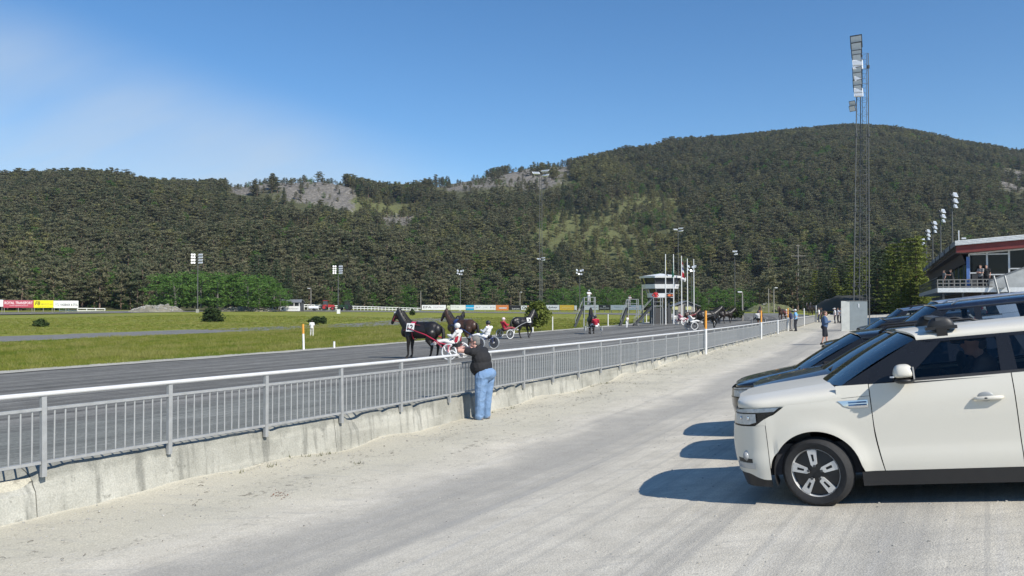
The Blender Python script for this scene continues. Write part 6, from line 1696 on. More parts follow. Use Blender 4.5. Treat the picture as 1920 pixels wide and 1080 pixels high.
def build_car(name, label, loc, yaw, pitch, P, pm, near=False, wheel='alloy', rails=None, rack=None, steer=0.0, group=None, cat='car', detail=None, seats=True, roofm=None):
    c = Car(**P)
    t = thing(name, label, cat, loc, 0, group)
    fwd = Vector((math.cos(yaw), math.sin(yaw), 0)) * math.cos(pitch) + Vector((0, 0, -math.sin(pitch)))
    left = Vector((-math.sin(yaw), math.cos(yaw), 0)); up = fwd.cross(left)
    t.rotation_euler = Matrix((fwd, left, up)).transposed().to_euler()
    knots = lambda n: [0.5 - 0.5 * math.cos(math.pi * i / n) for i in range(n + 1)]
    nF = 26 if near else 14
    hood_line = lambda q: lerp(c.hood_e, c.hood_er, smooth(c.lamp_r, c.door0, q))
    # front wing, with the arch cut out of its lower edge
    gap = 0.004
    lamp_b = lambda q: c.lamp_b if q < -0.52 else lerp(c.lamp_b, hood_line(q) - 0.012, min(1.0, (q + 0.52) / (c.lamp_r + 0.52)) ** 1.15)
    mb = c.patch(-c.arch + 0.004, lambda v: c.door0 - gap + 0.055 * max(0, 0.55 - v) ** 1.5 * 2.2, lambda q: c.arch_z(q, c.sill_top), lambda q: max(c.arch_z(q, 0) + 0.004, hood_line(q) if q > c.lamp_r + 0.01 else lamp_b(q) - gap), nF * 2, 12, knots=knots(nF * 2))
    wing = c.both('front_wing', mb, pm, t)
    # bumper: wraps round the corner to the middle of the nose
    qm = c.qmax()
    def bz(q):
        if q > -0.55: return lerp(c.lamp_b, c.lamp_b + 0.02, (q + 0.55))
        return c.lamp_b if q > qm * 0.80 else c.lamp_b
    mb = c.patch(-c.arch - 0.002, qm, lambda q: c.bump_b + 0.06 * smooth(-0.75, -0.43, q) * -1, lambda q: bz(q) - gap, nF, 12)
    bump_ = c.both('front_bumper', mb, pm, t)
    mb = c.patch(-c.arch, qm, c.sill, lambda q: c.bump_b - 0.06 * smooth(-0.75, -0.43, q) - gap, nF, 4, -0.012)
    c.both('bumper_lip', mb, M_PLAST, t)
    # wing strip between the lamp and the arch
    mb = c.patch(-0.52, -c.arch + 0.003, c.lamp_b, lambda q: lamp_b(q) - gap + 0.003, 4, 4); c.both('wing_corner', mb, pm, t)
    # lamp unit: black bucket, bright reflectors, clear cover
    ql = qm * 0.72
    lt = lambda q: hood_line(q) - 0.006 if q > -0.6 else lerp(hood_line(q) - 0.006, hood_line(q) - 0.022, smooth(-0.6, ql, q))
    mb = c.patch(ql, c.lamp_r, lambda q: lamp_b(q) + 0.002, lt, 20, 6, -0.028, 0.05)
    lamps = c.both('headlight', mb, M_PILLAR, t)
    for k, s in enumerate((1, -1)):
        m1 = c.patch(lerp(ql, -0.52, 0.06), -0.50, lambda q: c.lamp_b + 0.012 + 0.02 * smooth(-0.62, -0.50, q), lambda q: c.lamp_b + 0.115, 10, 6, -0.005, 0.01)
        m2 = c.patch(lerp(ql, -0.52, 0.10), c.lamp_r - 0.035, lambda q: max(lamp_b(q) + 0.022, c.lamp_b + 0.128), lambda q: lt(q) - 0.014, 12, 3, -0.004, 0.01)
        for m_ in (m1, m2):
            mm = MB(); mm.v = [(x, y * s, z) for x, y, z in m_.v]; mm.f = m_.f; mm.m = m_.m
            part('reflector', mm, M_REFLECT, lamps[k], True, 40)
        mm = MB(); 
        for i, q in enumerate((-0.78, -0.62)):
            p = c.side(q, c.lamp_b + 0.075, -0.004); mm.ell((p.x, p.y * s, p.z), (0.012, 0.022, 0.022), None, 14, 10)
        part('projector', mm, M_CHROME, lamps[k], True)
        mb = c.patch(ql, c.lamp_r, lambda q: lamp_b(q) + 0.002, lt, 20, 6, 0.0, 0)
        mm = MB(); mm.v = [(x, y * s, z) for x, y, z in mb.v]; mm.f = mb.f; mm.m = mb.m
        part('lamp_cover', mm, M_LENS, lamps[k], True)
    # grille panel between the lamps
    gl = MB()
    rows = []
    for j in range(5):
        z = lerp(c.lamp_b + 0.002, c.hood_e - 0.045, j / 4); rows.append([c.side(lerp(ql + 0.004, qm, i / 8), z, -0.006) for i in range(9)] + [Vector((p.x, -p.y, p.z)) for p in reversed([c.side(lerp(ql + 0.004, qm, i / 8), z, -0.006) for i in range(8)])])
    part('grille', c.shell(rows, 0.01, Vector((-1, 0, 0))), M_PILLAR, t, True, 35)
    # bonnet: one clamshell from side seam to side seam
    ns, nc = 22, 24
    fl = -(c.fo - 0.085)
    rows = []
    for i in range(ns + 1):
        s = lerp(fl, c.cowl + 0.02, i / ns); row = []
        q = s if s > -c.fo * 0.42 else None
        if q is None:
            lo, hi = qm, -c.fo * 0.42
            for _ in range(24):
                mid = (lo + hi) / 2
                if c.plan(mid)[0] + 0.09 * smooth(-c.fo * 0.42, qm, mid) < s: lo = mid
                else: hi = mid
            q = (lo + hi) / 2
        ys = c.side(q, hood_line(s)).y
        zc = lerp(c.nose_z, c.hood_r, smooth(-1.25, 0.75, (s - fl) / (c.cowl - fl) * 1.0 - 0.35) ) if False else lerp(c.nose_z + 0.012, c.hood_r, ((s - fl) / (c.cowl - fl)) ** 0.72)
        z0 = hood_line(s) + 0.002
        for k in range(nc + 1):
            a = math.pi * k / nc; n = 2 / 3.1
            ca, sa = math.cos(a), math.sin(a)
            y = ys * math.copysign(abs(ca) ** n, ca); zz = z0 + (zc - z0) * abs(sa) ** n
            crease = 0.010 * math.exp(-((abs(y) - 0.62 * ys) / 0.05) ** 2)
            sx = s + 0.0 if i < ns else s - 0.16 * (1 - (abs(y) / max(ys, 0.01)) ** 2) * 1.0
            if 0 < i < ns: sx = s - 0.16 * (1 - (abs(y) / max(ys, 0.01)) ** 2) * (i / ns) ** 3
            row.append(Vector((-sx, y, zz + crease)))
        rows.append(row)
    part('bonnet', c.shell(rows, 0.02, Vector((0, 0, -1))), pm, t, True, 40)
    # bonnet sides behind the shut line up to the windscreen pillar
    mb = c.patch(c.cowl - 0.02, c.door0 - gap, lambda q: hood_line(q) + 0.004, lambda q: c.belt0 - 0.01, 6, 4)
    c.both('scuttle_side', mb, pm, t)
    part('cowl_tray', MB().grid(lambda u, v: Vector((-(c.cowl - 0.18 * (1 - (2 * u - 1) ** 2) + 0.34 * v), (2 * u - 1) * (c.hw - 0.075), c.hood_r - 0.035 - 0.02 * (2 * u - 1) ** 2 - 0.01 * v)), 14, 3), M_PLAST, t, True)
    for y0, y1 in ((0.55, -0.10), (-0.12, -0.62)):
        part('wiper', MB().path([(-(c.cowl - 0.03), y0, c.hood_r + 0.0), (-(c.cowl + 0.12), (y0 + y1) / 2, c.hood_r + 0.07), (-(c.cowl + 0.06), y1, c.hood_r + 0.03)], 0.011, 5), M_PLAST, t)
    # doors
    def belt(q): return lerp(c.belt0, c.belt1, smooth(c.door0, c.wb + c.ro, q))
    d0 = lambda v: c.door0 + gap + 0.055 * max(0, 0.55 - v) ** 1.5 * 2.2
    mb = c.patch(d0, c.door1 - gap, c.sill_top, lambda q: belt(q) - 0.012, 16, 20)
    fd = c.both('front_door', mb, pm, t)
    rear_edge = lambda v: c.door2 - gap - (0.30 * max(0, 0.62 - v) ** 1.2)
    mb = c.patch(c.door1 + gap, rear_edge, lambda q: c.arch_z(q, c.sill_top) if q > c.wb - c.arch else c.sill_top, lambda q: belt(q) - 0.012, 14, 20)
    rd = c.both('rear_door', mb, pm, t)
    for k, s in enumerate((1, -1)):
        for dr, q0 in ((fd[k], c.door1 - 0.205), (rd[k], c.door2 - 0.30)):
            p = c.side(q0, 0.945)
            h = MB().path([(p.x + 0.115, (p.y + 0.006) * s, p.z), (p.x + 0.09, (p.y + 0.034) * s, p.z + 0.002), (p.x - 0.08, (p.y + 0.034) * s, p.z + 0.004), (p.x - 0.11, (p.y + 0.006) * s, p.z + 0.002)], [0.012, 0.018, 0.020, 0.014], 8)
            part('door_handle', h, pm if rails != 'plastic' else M_PLAST, dr, True)
            part('handle_recess', MB().ell((p.x + 0.02, (p.y - 0.004) * s, p.z + 0.012), (0.068, 0.010, 0.045), None, 16, 8), M_GREYM if near else pm, dr, True)
    # rear wing, tail, sill cladding
    tail = c.wb + c.ro
    def rq(v): return c.door2 + gap - (0.30 * max(0, 0.62 - v) ** 1.2)
    mb = c.patch(rq, tail, lambda q: c.arch_z(q, 0.36), lambda q: belt(q), 30, 12, knots=[0.5 - 0.5 * math.cos(math.pi * i / 30) for i in range(31)])
    c.both('rear_wing', mb, pm, t)
    mb = c.patch(c.arch - 0.01, c.wb - c.arch + 0.01, c.sill, c.sill_top - gap, 10, 3, 0.004)
    c.both('sill', mb, M_PLAST, t)
    mb = c.patch(c.wb + c.arch - 0.01, tail, c.sill + 0.06, 0.36 - gap, 6, 3, 0.0); c.both('rear_bumper_lip', mb, M_PLAST, t)
    yt = c.side(tail, 0.7).y
    part('tailgate', MB().grid(lambda u, v: Vector((-(tail + 0.06 * (1 - (2 * u - 1) ** 2)) + 0.05 * v, (2 * u - 1) * c.side(tail, lerp(0.30, c.belt1, v)).y, lerp(0.30, c.belt1, v))), 14, 8), pm, t, True)
    for s in (1, -1): part('tail_light', MB().box((-(tail + 0.01), s * (yt - 0.10), 0.92), (0.07, 0.17, 0.42)), M_REDLENS, t)
    # greenhouse
    def gy(z): return lerp(c.hw - 0.045, c.rw, (z - c.belt0) / (c.roof_e - c.belt0))
    def gp(s, z, off=0.0): return Vector((-s, gy(z) + off - 0.05 * smooth(c.door2, c.tail_top + 0.1, s), z))
    A0, A1 = (c.cowl + 0.02, c.belt0 - 0.02), (c.head, c.roof_e)
    re = c.roof_end
    def quadp(pts, nu=8, nv=6, off=0.0, rim=0.02):
        (s0, z0), (s1, z1), (s2, z2), (s3, z3) = pts
        return c.shell([[gp(lerp(lerp(s0, s1, i / nu), lerp(s3, s2, i / nu), j / nv), lerp(lerp(z0, z1, i / nu), lerp(z3, z2, i / nu), j / nv), off) for i in range(nu + 1)] for j in range(nv + 1)], rim, Vector((0, -1, 0)))
    bz_, wz = c.belt0 + 0.02, c.roof_e - 0.035
    b1 = belt(c.door1) + 0.008
    c.both('window_pillar', quadp([A0, (c.win0, c.belt0), (c.win_t, wz), A1]), M_PILLAR, t)
    c.both('top_trim', quadp([(c.win_t - 0.12, wz), (re - 0.15, wz), (re, c.roof_e), A1]), M_PILLAR, t)
    c.both('belt_trim', quadp([(c.win0 - 0.05, c.belt0 - 0.03), (c.tail_top, c.belt1 - 0.03), (c.tail_top, c.belt1 + 0.012), (c.win0 - 0.05, c.belt0 + 0.012)], 12, 2, 0.004), M_PLAST, t)
    c.both('middle_pillar', quadp([(c.door1 - 0.075, b1), (c.door1 + 0.055, b1), (c.door1 + 0.045, wz), (c.door1 - 0.06, wz)], 3, 6, 0.003), M_PILLAR, t)
    c.both('front_window', quadp([(c.win0, c.belt0 + 0.01), (c.door1 - 0.072, b1), (c.door1 - 0.058, wz + 0.003), (c.win_t, wz + 0.003)], 8, 6, -0.010, 0), CAR_GLASS, t)
    c.both('rear_window', quadp([(c.door1 + 0.05, b1), (c.door2 - 0.05, c.belt1 + 0.005), (c.door2 - 0.16, wz + 0.003), (c.door1 + 0.042, wz + 0.003)], 8, 6, -0.010, 0), CAR_GLASS, t)
    c.both('rear_pillar', quadp([(c.door2 - 0.055, c.belt1 - 0.02), (c.tail_top, c.belt1 - 0.02), (re, c.roof_e), (c.door2 - 0.17, wz)]), pm if rails != 'dark' else M_PILLAR, t)
    # windscreen
    def wsp(u, v):
        k = 1 - (2 * u - 1) ** 2
        y0, y1 = c.hw - 0.07, c.rw - 0.015
        s = lerp(c.cowl + 0.03 - 0.20 * k, c.head + 0.01 - 0.13 * k, v); z = lerp(c.belt0 - 0.015 + 0.008 * k, c.roof_e + (c.roof - c.roof_e - 0.02) * k ** 0.8, v) + 0.02 * math.sin(math.pi * v)
        return Vector((-s, (2 * u - 1) * lerp(y0, y1, v), z))
    part('windscreen', MB().grid(wsp, 18, 12), CAR_WIND, t, True)
    part('mirror_sensor', MB().box(wsp(0.5, 0.90) + Vector((-0.04, 0, -0.03)), (0.07, 0.12, 0.08)), M_PLAST, t)
    if near:
        part('toll_tag', MB().box(wsp(0.60, 0.86) + Vector((-0.035, 0, -0.02)), (0.012, 0.06, 0.045), Matrix.Rotation(-0.95, 3, 'Y')), M_LAMP, t)
    part('rear_screen', MB().grid(lambda u, v: Vector((-lerp(tail + 0.03, re + 0.02, v) - 0.05 * (1 - (2 * u - 1) ** 2), (2 * u - 1) * lerp(gy(c.belt1) - 0.06, c.rw - 0.08, v), lerp(c.belt1, c.roof_e + 0.03, v))), 10, 6), CAR_GLASS, t, True)
    # roof
    rows = []
    for i in range(21):
        u = i / 20; s = lerp(c.head, re + 0.06, u); row = []
        crown = c.roof_e + (c.roof - c.roof_e) * (0.90 + 0.28 * math.sin(math.pi * (0.12 + 0.72 * u)) - 0.18 * 0)
        w_ = c.rw + 0.004 - 0.05 * smooth(c.door2, c.tail_top + 0.1, s)
        for k in range(21):
            a = math.pi * k / 20; ca, sa = math.cos(a), math.sin(a); n = 2 / 2.7
            y = w_ * math.copysign(abs(ca) ** n, ca); kk = 1 - (y / w_) ** 2
            row.append(Vector((-(s + (0.015 - 0.13 * kk) * (1 - u) ** 2), y, c.roof_e + 0.003 + (crown - c.roof_e) * abs(sa) ** n)))
        rows.append(row)
    part('roof', c.shell(rows, 0.018, Vector((0, 0, -1))), roofm or pm, t, True, 40)
    # mirrors
    for s in (1, -1):
        p = gp(c.win0 - 0.04, c.belt0 + 0.05); p.y *= s
        m = obj('door_mirror', superell(p + Vector((-0.02, s * 0.145, 0.030)), (0.088, 0.118, 0.078), 0.62).mesh('mirror', pm, True), t)
        part('mirror_base', MB().ell(p + Vector((-0.025, s * 0.145, -0.038)), (0.088, 0.115, 0.032), None, 16, 8).path([p + Vector((0, -s * 0.02, -0.035)), p + Vector((0, s * 0.10, -0.03))], [0.035, 0.03], 8), M_PLAST, m, True)
        part('mirror_glass', MB().box(p + Vector((-0.10, s * 0.16, 0.03)), (0.012, 0.17, 0.11)), M_CHROME, m)
        if near: part('indicator_strip', MB().box(p + Vector((0.055, s * 0.185, 0.005)), (0.03, 0.12, 0.012), Matrix.Rotation(-0.5 * s, 3, 'Z')), M_REFLECT, m)
    # cabin, floor, arches
    inn = MB(); inn.box((-(c.wb * 0.5), 0, 0.45), (c.wb + 0.9, c.hw * 1.72, 0.30)); part('cabin_floor', inn, M_SEAT, t)
    part('dashboard', MB().box((-(c.cowl + 0.42), 0, c.belt0 - 0.14), (0.5, c.hw * 1.7, 0.24)), M_SEAT, t)
    part('under_body', MB().box((-(c.wb * 0.5), 0, 0.30), (c.wb - 0.9, c.hw * 1.85, 0.16)).box((0.35, 0, 0.55), (0.62, 1.25, 0.55)).box((-c.wb - 0.35, 0, 0.6), (0.75, 1.25, 0.5)), M_PLAST, t)
    for s in (1, -1):
        part('door_card', MB().box((-(c.door0 + 1.15), s * (c.hw - 0.09), 0.86), (2.2, 0.05, 0.5)), M_SEAT, t)
        for ax in (0, c.wb):
            mb = MB(); ring = [(c.arch - 0.006) * 1.0] 
            ar = []
            for k in range(25):
                a = math.pi * k / 24 * 1.2 - 0.1 * math.pi
                ar.append((math.cos(a) * (c.arch - 0.004), c.rw_tyre + math.sin(a) * (c.arch - 0.004)))
            mb.grid(lambda u, v, ar=ar, ax=ax, s=s: Vector((-ax + ar[int(round(u * 24))][0], s * (c.side(ax, 0.6).y - 0.012 - 0.30 * v), ar[int(round(u * 24))][1])), 24, 2)
            part('wheel_arch_liner', mb, M_PLAST, t, True)
    if seats:
        for sy in (0.38, -0.38):
            for sx in (1.35, 2.30):
                st = MB(); st.ell((-sx, sy, 0.78), (0.09, 0.24, 0.36), Matrix.Rotation(0.25, 3, 'Y'), 12, 8); st.ell((-sx - 0.11, sy, 1.20), (0.05, 0.13, 0.10), None, 10, 8); st.ell((-sx + 0.28, sy, 0.62), (0.28, 0.24, 0.09), None, 12, 8)
                part('seat', st, M_SEAT, t, True)
        part('steering_wheel', MB().path([Vector((-(c.cowl + 0.72) + 0.07 * math.sin(a), 0.38 + 0.18 * math.cos(a), c.belt0 - 0.10 + 0.16 * math.sin(a))) for a in [k * math.pi / 10 for k in range(21)]], 0.014, 6, False), M_PLAST, t, True)
    # wheels
    r = c.rw_tyre
    for ax, st_ in ((0.0, steer), (c.wb, 0.0)):
        for s in (1, -1):
            yw = c.hw - 0.115
            w = obj('wheel', bpy.data.meshes.new('wheel_anchor') if False else MB().lathe([(r * 0.68, -0.085), (r * 0.74, -0.100), (r * 0.88, -0.106), (r * 0.965, -0.085), (r, -0.055), (r, -0.02), (r * 0.992, -0.018), (r * 0.992, -0.012), (r, -0.010), (r, 0.010), (r * 0.992, 0.012), (r * 0.992, 0.018), (r, 0.02), (r, 0.055), (r * 0.965, 0.085), (r * 0.88, 0.106), (r * 0.74, 0.100), (r * 0.68, 0.085), (r * 0.68, -0.085)], 56).mesh('tyre', M_TYRE, True, 40), t, (-ax, s * yw, r), (0, 0, (st_ + (math.pi if s < 0 else 0))))
            rim = MB().lathe([(r * 0.67, -0.07), (r * 0.705, -0.02), (r * 0.705, 0.084), (r * 0.69, 0.092), (r * 0.67, 0.080), (r * 0.65, 0.03)], 48)
            part('rim', rim, M_ALLOY, w, True, 40)
            part('brake_disc', MB().path([(0, 0.0, 0), (0, 0.015, 0)], r * 0.56, 32), M_GREYM, w)
            if wheel == 'alloy':
                part('wheel_cover', MB().lathe([(r * 0.68, 0.055), (r * 0.45, 0.074), (r * 0.14, 0.078), (0.001, 0.079)], 48), M_PLAST, w, True)
                for k in range(5):
                    a = 2 * math.pi * k / 5 + 0.30; ca, sa = math.cos(a), math.sin(a)
                    def W(rr, tt, h): x, z = rr * r, tt * r; return Vector((x * ca - z * sa, h, x * sa + z * ca))
                    sp = MB()
                    outl = [(0.17, -0.045), (0.23, -0.10), (0.65, -0.165), (0.672, 0.0), (0.65, 0.10), (0.26, 0.075)]
                    front = [W(p[0], p[1], 0.098 - 0.012 * p[0]) for p in outl]; back = [W(p[0], p[1], 0.05) for p in outl]
                    n = len(outl); slot = [(0.33, -0.050), (0.53, -0.075), (0.53, 0.005), (0.33, 0.015)]
                    sf = [W(p[0], p[1], 0.0975 - 0.012 * p[0]) for p in slot]; sb = [W(p[0], p[1], 0.06) for p in slot]
                    sp.add(front + back + sf + sb, [(0, 1, 12, 15), (1, 2, 13, 12), (2, 3, 14, 13), (3, 4, 14), (4, 5, 15, 14), (5, 0, 15)] + [(i, i + n, (i + 1) % n + n, (i + 1) % n) for i in range(n)] + [(12 + i, 16 + i, 16 + (i + 1) % 4, 12 + (i + 1) % 4) for i in range(4)])
                    part('spoke', sp, M_ALLOY, w)
                    part('wheel_nut', MB().path([W(0.20, 0.0, 0.09), W(0.20, 0.0, 0.103)], 0.013, 6), M_DARK, w)
            else:
                for k in range(7):
                    a = 2 * math.pi * k / 7; part('spoke', MB().beam((0.03 * math.cos(a), 0.06, 0.03 * math.sin(a)), (r * 0.68 * math.cos(a), 0.065, r * 0.68 * math.sin(a)), 0.05, 0.03, (0, 1, 0)), M_ALLOY, w)
    if rails in ('silver', 'black', 'dark'):
        rm = M_CHROME if rails == 'silver' else M_PLAST
        if rails == 'silver': rm = M('rail_aluminium', (0.55, 0.57, 0.60), 0.3, 0.8)
        for s in (1, -1):
            part('roof_rail', MB().path([(-(c.head + 0.28), s * (c.rw - 0.05), c.roof - 0.03), (-(c.head + 0.42), s * (c.rw - 0.05), c.roof + 0.045), (-(re - 0.35), s * (c.rw - 0.06), c.roof + 0.05), (-(re - 0.15), s * (c.rw - 0.06), c.roof - 0.02)], [0.02, 0.02, 0.02, 0.02], 8), rm, t, True)
    if rack:
        for (sx, full) in rack:
            for s in (1, -1):
                zr = c.roof_e
                f = obj('rack_foot', superell((-sx, s * (c.rw - 0.05), zr + 0.105), (0.115, 0.060, 0.085), 0.72).mesh('rack_foot', M_PLAST, True), t)
                part('clamp', MB().box((-(sx), s * (c.rw - 0.005), zr + 0.02), (0.09, 0.018, 0.14), Matrix.Rotation(-0.2 * s, 3, 'X')).box((-sx, s * (c.rw - 0.05), zr + 0.085), (0.26, 0.12, 0.03)), M_PLAST, f)
            part('cross_bar', MB().box((-sx, 0, c.roof + 0.085), (0.08, c.rw * 2.0, 0.032)), M_DARK, t)
    if detail: detail(t, c, bump_, wing)
    return t, c

SLOPE = math.atan(0.112)
def car_frame(t_, p_front_axle):
    x, y = tp(t_, p_front_axle); _, _, dx, dy = FP(t_)
    yaw = math.atan2(dx, -dy)                      # nose towards the fence
    return (x, y, gz_tp(t_, p_front_axle, x, y) + 0.002), yaw
# white crossover in front: its place was solved from the front wheel's spot on the picture
_yaw = math.radians(157.0)
_wx, _wy = 2.98, 7.72                          # where the near front tyre stands
WL = (_wx + 0.80 * math.sin(_yaw), _wy - 0.80 * math.cos(_yaw))
def white_detail(t, c, bumpers, wings):
    for k, s in enumerate((1, -1)):
        # front fog lamp recess, grey lip, wing badge
        p = c.side(-0.735, 0.50, 0.0)
        part('fog_lamp', MB().ell((p.x - 0.022, (p.y - 0.018) * s, p.z), (0.046, 0.046, 0.066), None, 16, 10), M('fog_bezel', (0.40, 0.41, 0.41), 0.4), bumpers[k], True)
        part('fog_lens', MB().ell((p.x - 0.004, (p.y + 0.006) * s, p.z), (0.034, 0.036, 0.042), None, 14, 8), M('fog_glass', (0.30, 0.31, 0.32), 0.15), bumpers[k], True)
        mb = c.patch(-0.58, -0.98, lambda q: 0.375, lambda q: 0.43, 10, 3, 0.010, 0.02)
        mm = MB(); mm.v = [(x, y * s, z) for x, y, z in mb.v]; mm.f = mb.f; mm.m = mb.m
        part('lip_trim', mm, M('silver_trim', (0.42, 0.44, 0.46), 0.3, 0.5), bumpers[k], True, 40)
        mb = c.patch(-0.62, -0.95, lambda q: 0.435, lambda q: 0.475, 10, 3, 0.003, 0.01)
        mm = MB(); mm.v = [(x, y * s, z) for x, y, z in mb.v]; mm.f = mb.f; mm.m = mb.m
        part('lower_intake', mm, M_PLAST, bumpers[k], True, 40)
        mb = c.patch(lambda v: 0.30 - 0.05 * v, 0.515, lambda q: 0.925 + 0.04 * max(0, (0.36 - q) / 0.1), lambda q: 0.995, 8, 3, 0.006, 0.008)
        mm = MB(); mm.v = [(x, y * s, z) for x, y, z in mb.v]; mm.f = mb.f; mm.m = mb.m
        b = part('wing_vent', mm, M_CHROME, wings[k], True, 40)
        mb = c.patch(0.345, 0.505, lambda q: 0.945, lambda q: 0.960, 4, 1, 0.010, 0.004)
        for dz in (0.0, 0.024):
            mm = MB(); mm.v = [(x, y * s, z + dz) for x, y, z in mb.v]; mm.f = mb.f; mm.m = mb.m
            part('vent_slot', mm, M('vent_blue', (0.05, 0.12, 0.25), 0.3), wings[k])
    part('lock_button', MB().ell((-1.56 + 0.09, c.side(1.47, 0.945).y + 0.05, 0.95), (0.014, 0.006, 0.008)), M_DARK, t)
    part('aerial', MB().path([(-2.9, 0, 1.62), (-3.05, 0, 1.78)], [0.012, 0.004], 6), M_PLAST, t)
PW = paint('warm_white_paint', (0.66, 0.63, 0.55), 0.0, 0.38, 0.2)
def gzp(x, y): return gz(x, y)
wt_, wp_ = inv(*WL)
build_car('white_car', 'white compact crossover car with black roof bar feet in the right foreground, driver inside', (WL[0], WL[1], gz(*WL) + 0.0), _yaw, SLOPE, {}, PW, True, rack=((1.22, True), (2.25, True)), steer=math.radians(-14), detail=white_detail)
WSPOT = bpy.data.objects['white_car']
def seated_driver():
    J = {}
    for s, n in ((1, 'L'), (-1, 'R')):
        J['hip' + n] = V3(0.0, s * 0.10, 0.02); J['kn' + n] = V3(0.42, s * 0.13, 0.10); J['an' + n] = V3(0.62, s * 0.12, -0.28)
        J['sh' + n] = V3(-0.10, s * 0.19, 0.50); J['el' + n] = V3(0.10, s * 0.24, 0.28); J['wr' + n] = V3(0.34, s * 0.14, 0.34)
    J.update(pelvis=V3(0, 0, 0.04), chest=V3(-0.06, 0, 0.34), neck=V3(-0.10, 0, 0.54), head=V3(-0.04, 0, 0.69))
    m = WSPOT.matrix_basis.copy()
    m = Matrix.Translation(WSPOT.location) @ WSPOT.rotation_euler.to_matrix().to_4x4()
    p = m @ Vector((-1.46, 0.38, 0.72))
    person('driver with dark cap sitting behind the wheel of the white crossover', p, 0, J, shirt=(0.10, 0.08, 0.07), legs=(0.05, 0.05, 0.06), head='cap', head_col=(0.035, 0.04, 0.045), hair=(0.1, 0.09, 0.08), vox=0.016, rot=WSPOT.rotation_euler.copy())
seated_driver()

def parked(k, dp, name, label, P, pm, dt=0.0, dyaw=0.0, **kw):
    """k metres farther along the fence than the white car; dp shifts it away from the fence"""
    x, y = tp(wt_ + k + dt, wp_ + dp); yaw = _yaw + dyaw + (math.atan2(FP(wt_ + k)[2], -FP(wt_ + k)[3]) - math.atan2(FP(wt_)[2], -FP(wt_)[3]))
    return build_car(name, label, (x, y, gz(x, y)), yaw, SLOPE, P, pm, group=None, **kw)
PBLK = paint('black_paint', (0.010, 0.010, 0.011), 0.2, 0.25); PCHAR = paint('charcoal_paint', (0.045, 0.047, 0.050), 0.4, 0.3); PNAVY = paint('navy_paint', (0.012, 0.016, 0.032), 0.3, 0.25)
PBLUE = paint('steel_blue_paint', (0.14, 0.19, 0.28), 0.5, 0.3); PSILV = paint('silver_paint', (0.52, 0.55, 0.58), 0.6, 0.3); PWH2 = paint('plain_white_paint', (0.78, 0.78, 0.77), 0.0, 0.3)
parked(2.45, -0.46, 'charcoal_car', 'charcoal grey car directly behind the white one, only bonnet and windscreen showing', dict(hood_r=1.12, nose_z=0.94, hood_e=0.90, hood_er=0.98, belt0=1.09, belt1=1.13, roof=1.53, roof_e=1.45, cowl=0.30, head=1.12, win0=0.85, win_t=1.3), PCHAR)
parked(4.7, -1.15, 'black_estate', 'black estate car with chrome mirror, third from the front', dict(fo=0.92, hood_r=1.01, nose_z=0.82, hood_e=0.82, hood_er=0.90, lamp_b=0.64, belt0=0.99, belt1=1.04, roof=1.50, roof_e=1.41, cowl=0.24, head=1.15, win0=0.8, win_t=1.35, wb=2.65, door1=1.8, door2=2.65), PBLK, rails='black')
parked(9.0, -0.1, 'navy_van', 'tall dark navy people carrier with silver roof rails behind the black estate', dict(fo=0.95, hood_r=1.14, nose_z=0.98, hood_e=0.95, hood_er=1.04, belt0=1.14, belt1=1.18, roof=1.80, roof_e=1.70, rw=0.74, hw=0.94, cowl=0.25, head=1.15, win0=0.8, win_t=1.36, wb=3.0, ro=1.0, door1=1.85, door2=2.95, roof_end=3.75, tail_top=3.9, lamp_b=0.78), PNAVY, rails='silver', wheel='spokes')
parked(16.0, -1.2, 'black_hatchback', 'small black car parked forward of the navy people carrier, one headlight showing', dict(hood_r=1.04, nose_z=0.90, hood_e=0.88, hood_er=0.95, lamp_b=0.68, belt0=1.03, belt1=1.08, roof=1.48, roof_e=1.39), PBLK, wheel='spokes')
parked(22.5, 0.1, 'silver_van', 'silver blue van with long windscreen behind the black hatchback', dict(fo=0.9, hood_r=1.2, nose_z=1.0, belt0=1.16, belt1=1.2, roof=1.84, roof_e=1.74, rw=0.74, hw=0.93, head=1.1, win_t=1.3, wb=3.0, ro=1.0, door1=1.8, door2=2.95, roof_end=3.75, tail_top=3.9), PSILV, wheel='spokes')
parked(27.5, -0.9, 'steel_blue_car', 'steel blue car with its bonnet in the sun, farther down the row', dict(hood_r=1.08, nose_z=0.95, belt0=1.08, belt1=1.12, roof=1.62, roof_e=1.52), PBLUE, rails='black', wheel='spokes')
parked(33.0, 0.3, 'dark_car', 'dark car mostly hidden behind the silver blue van', dict(roof=1.6, roof_e=1.5), PCHAR, wheel='spokes')
parked(52.0, 3.2, 'white_suv', 'white off road car at the far end of the parked row, right of the cabinet', dict(hood_r=1.15, roof=1.78, roof_e=1.68, belt0=1.14, belt1=1.18), PWH2, rails='silver', wheel='spokes')
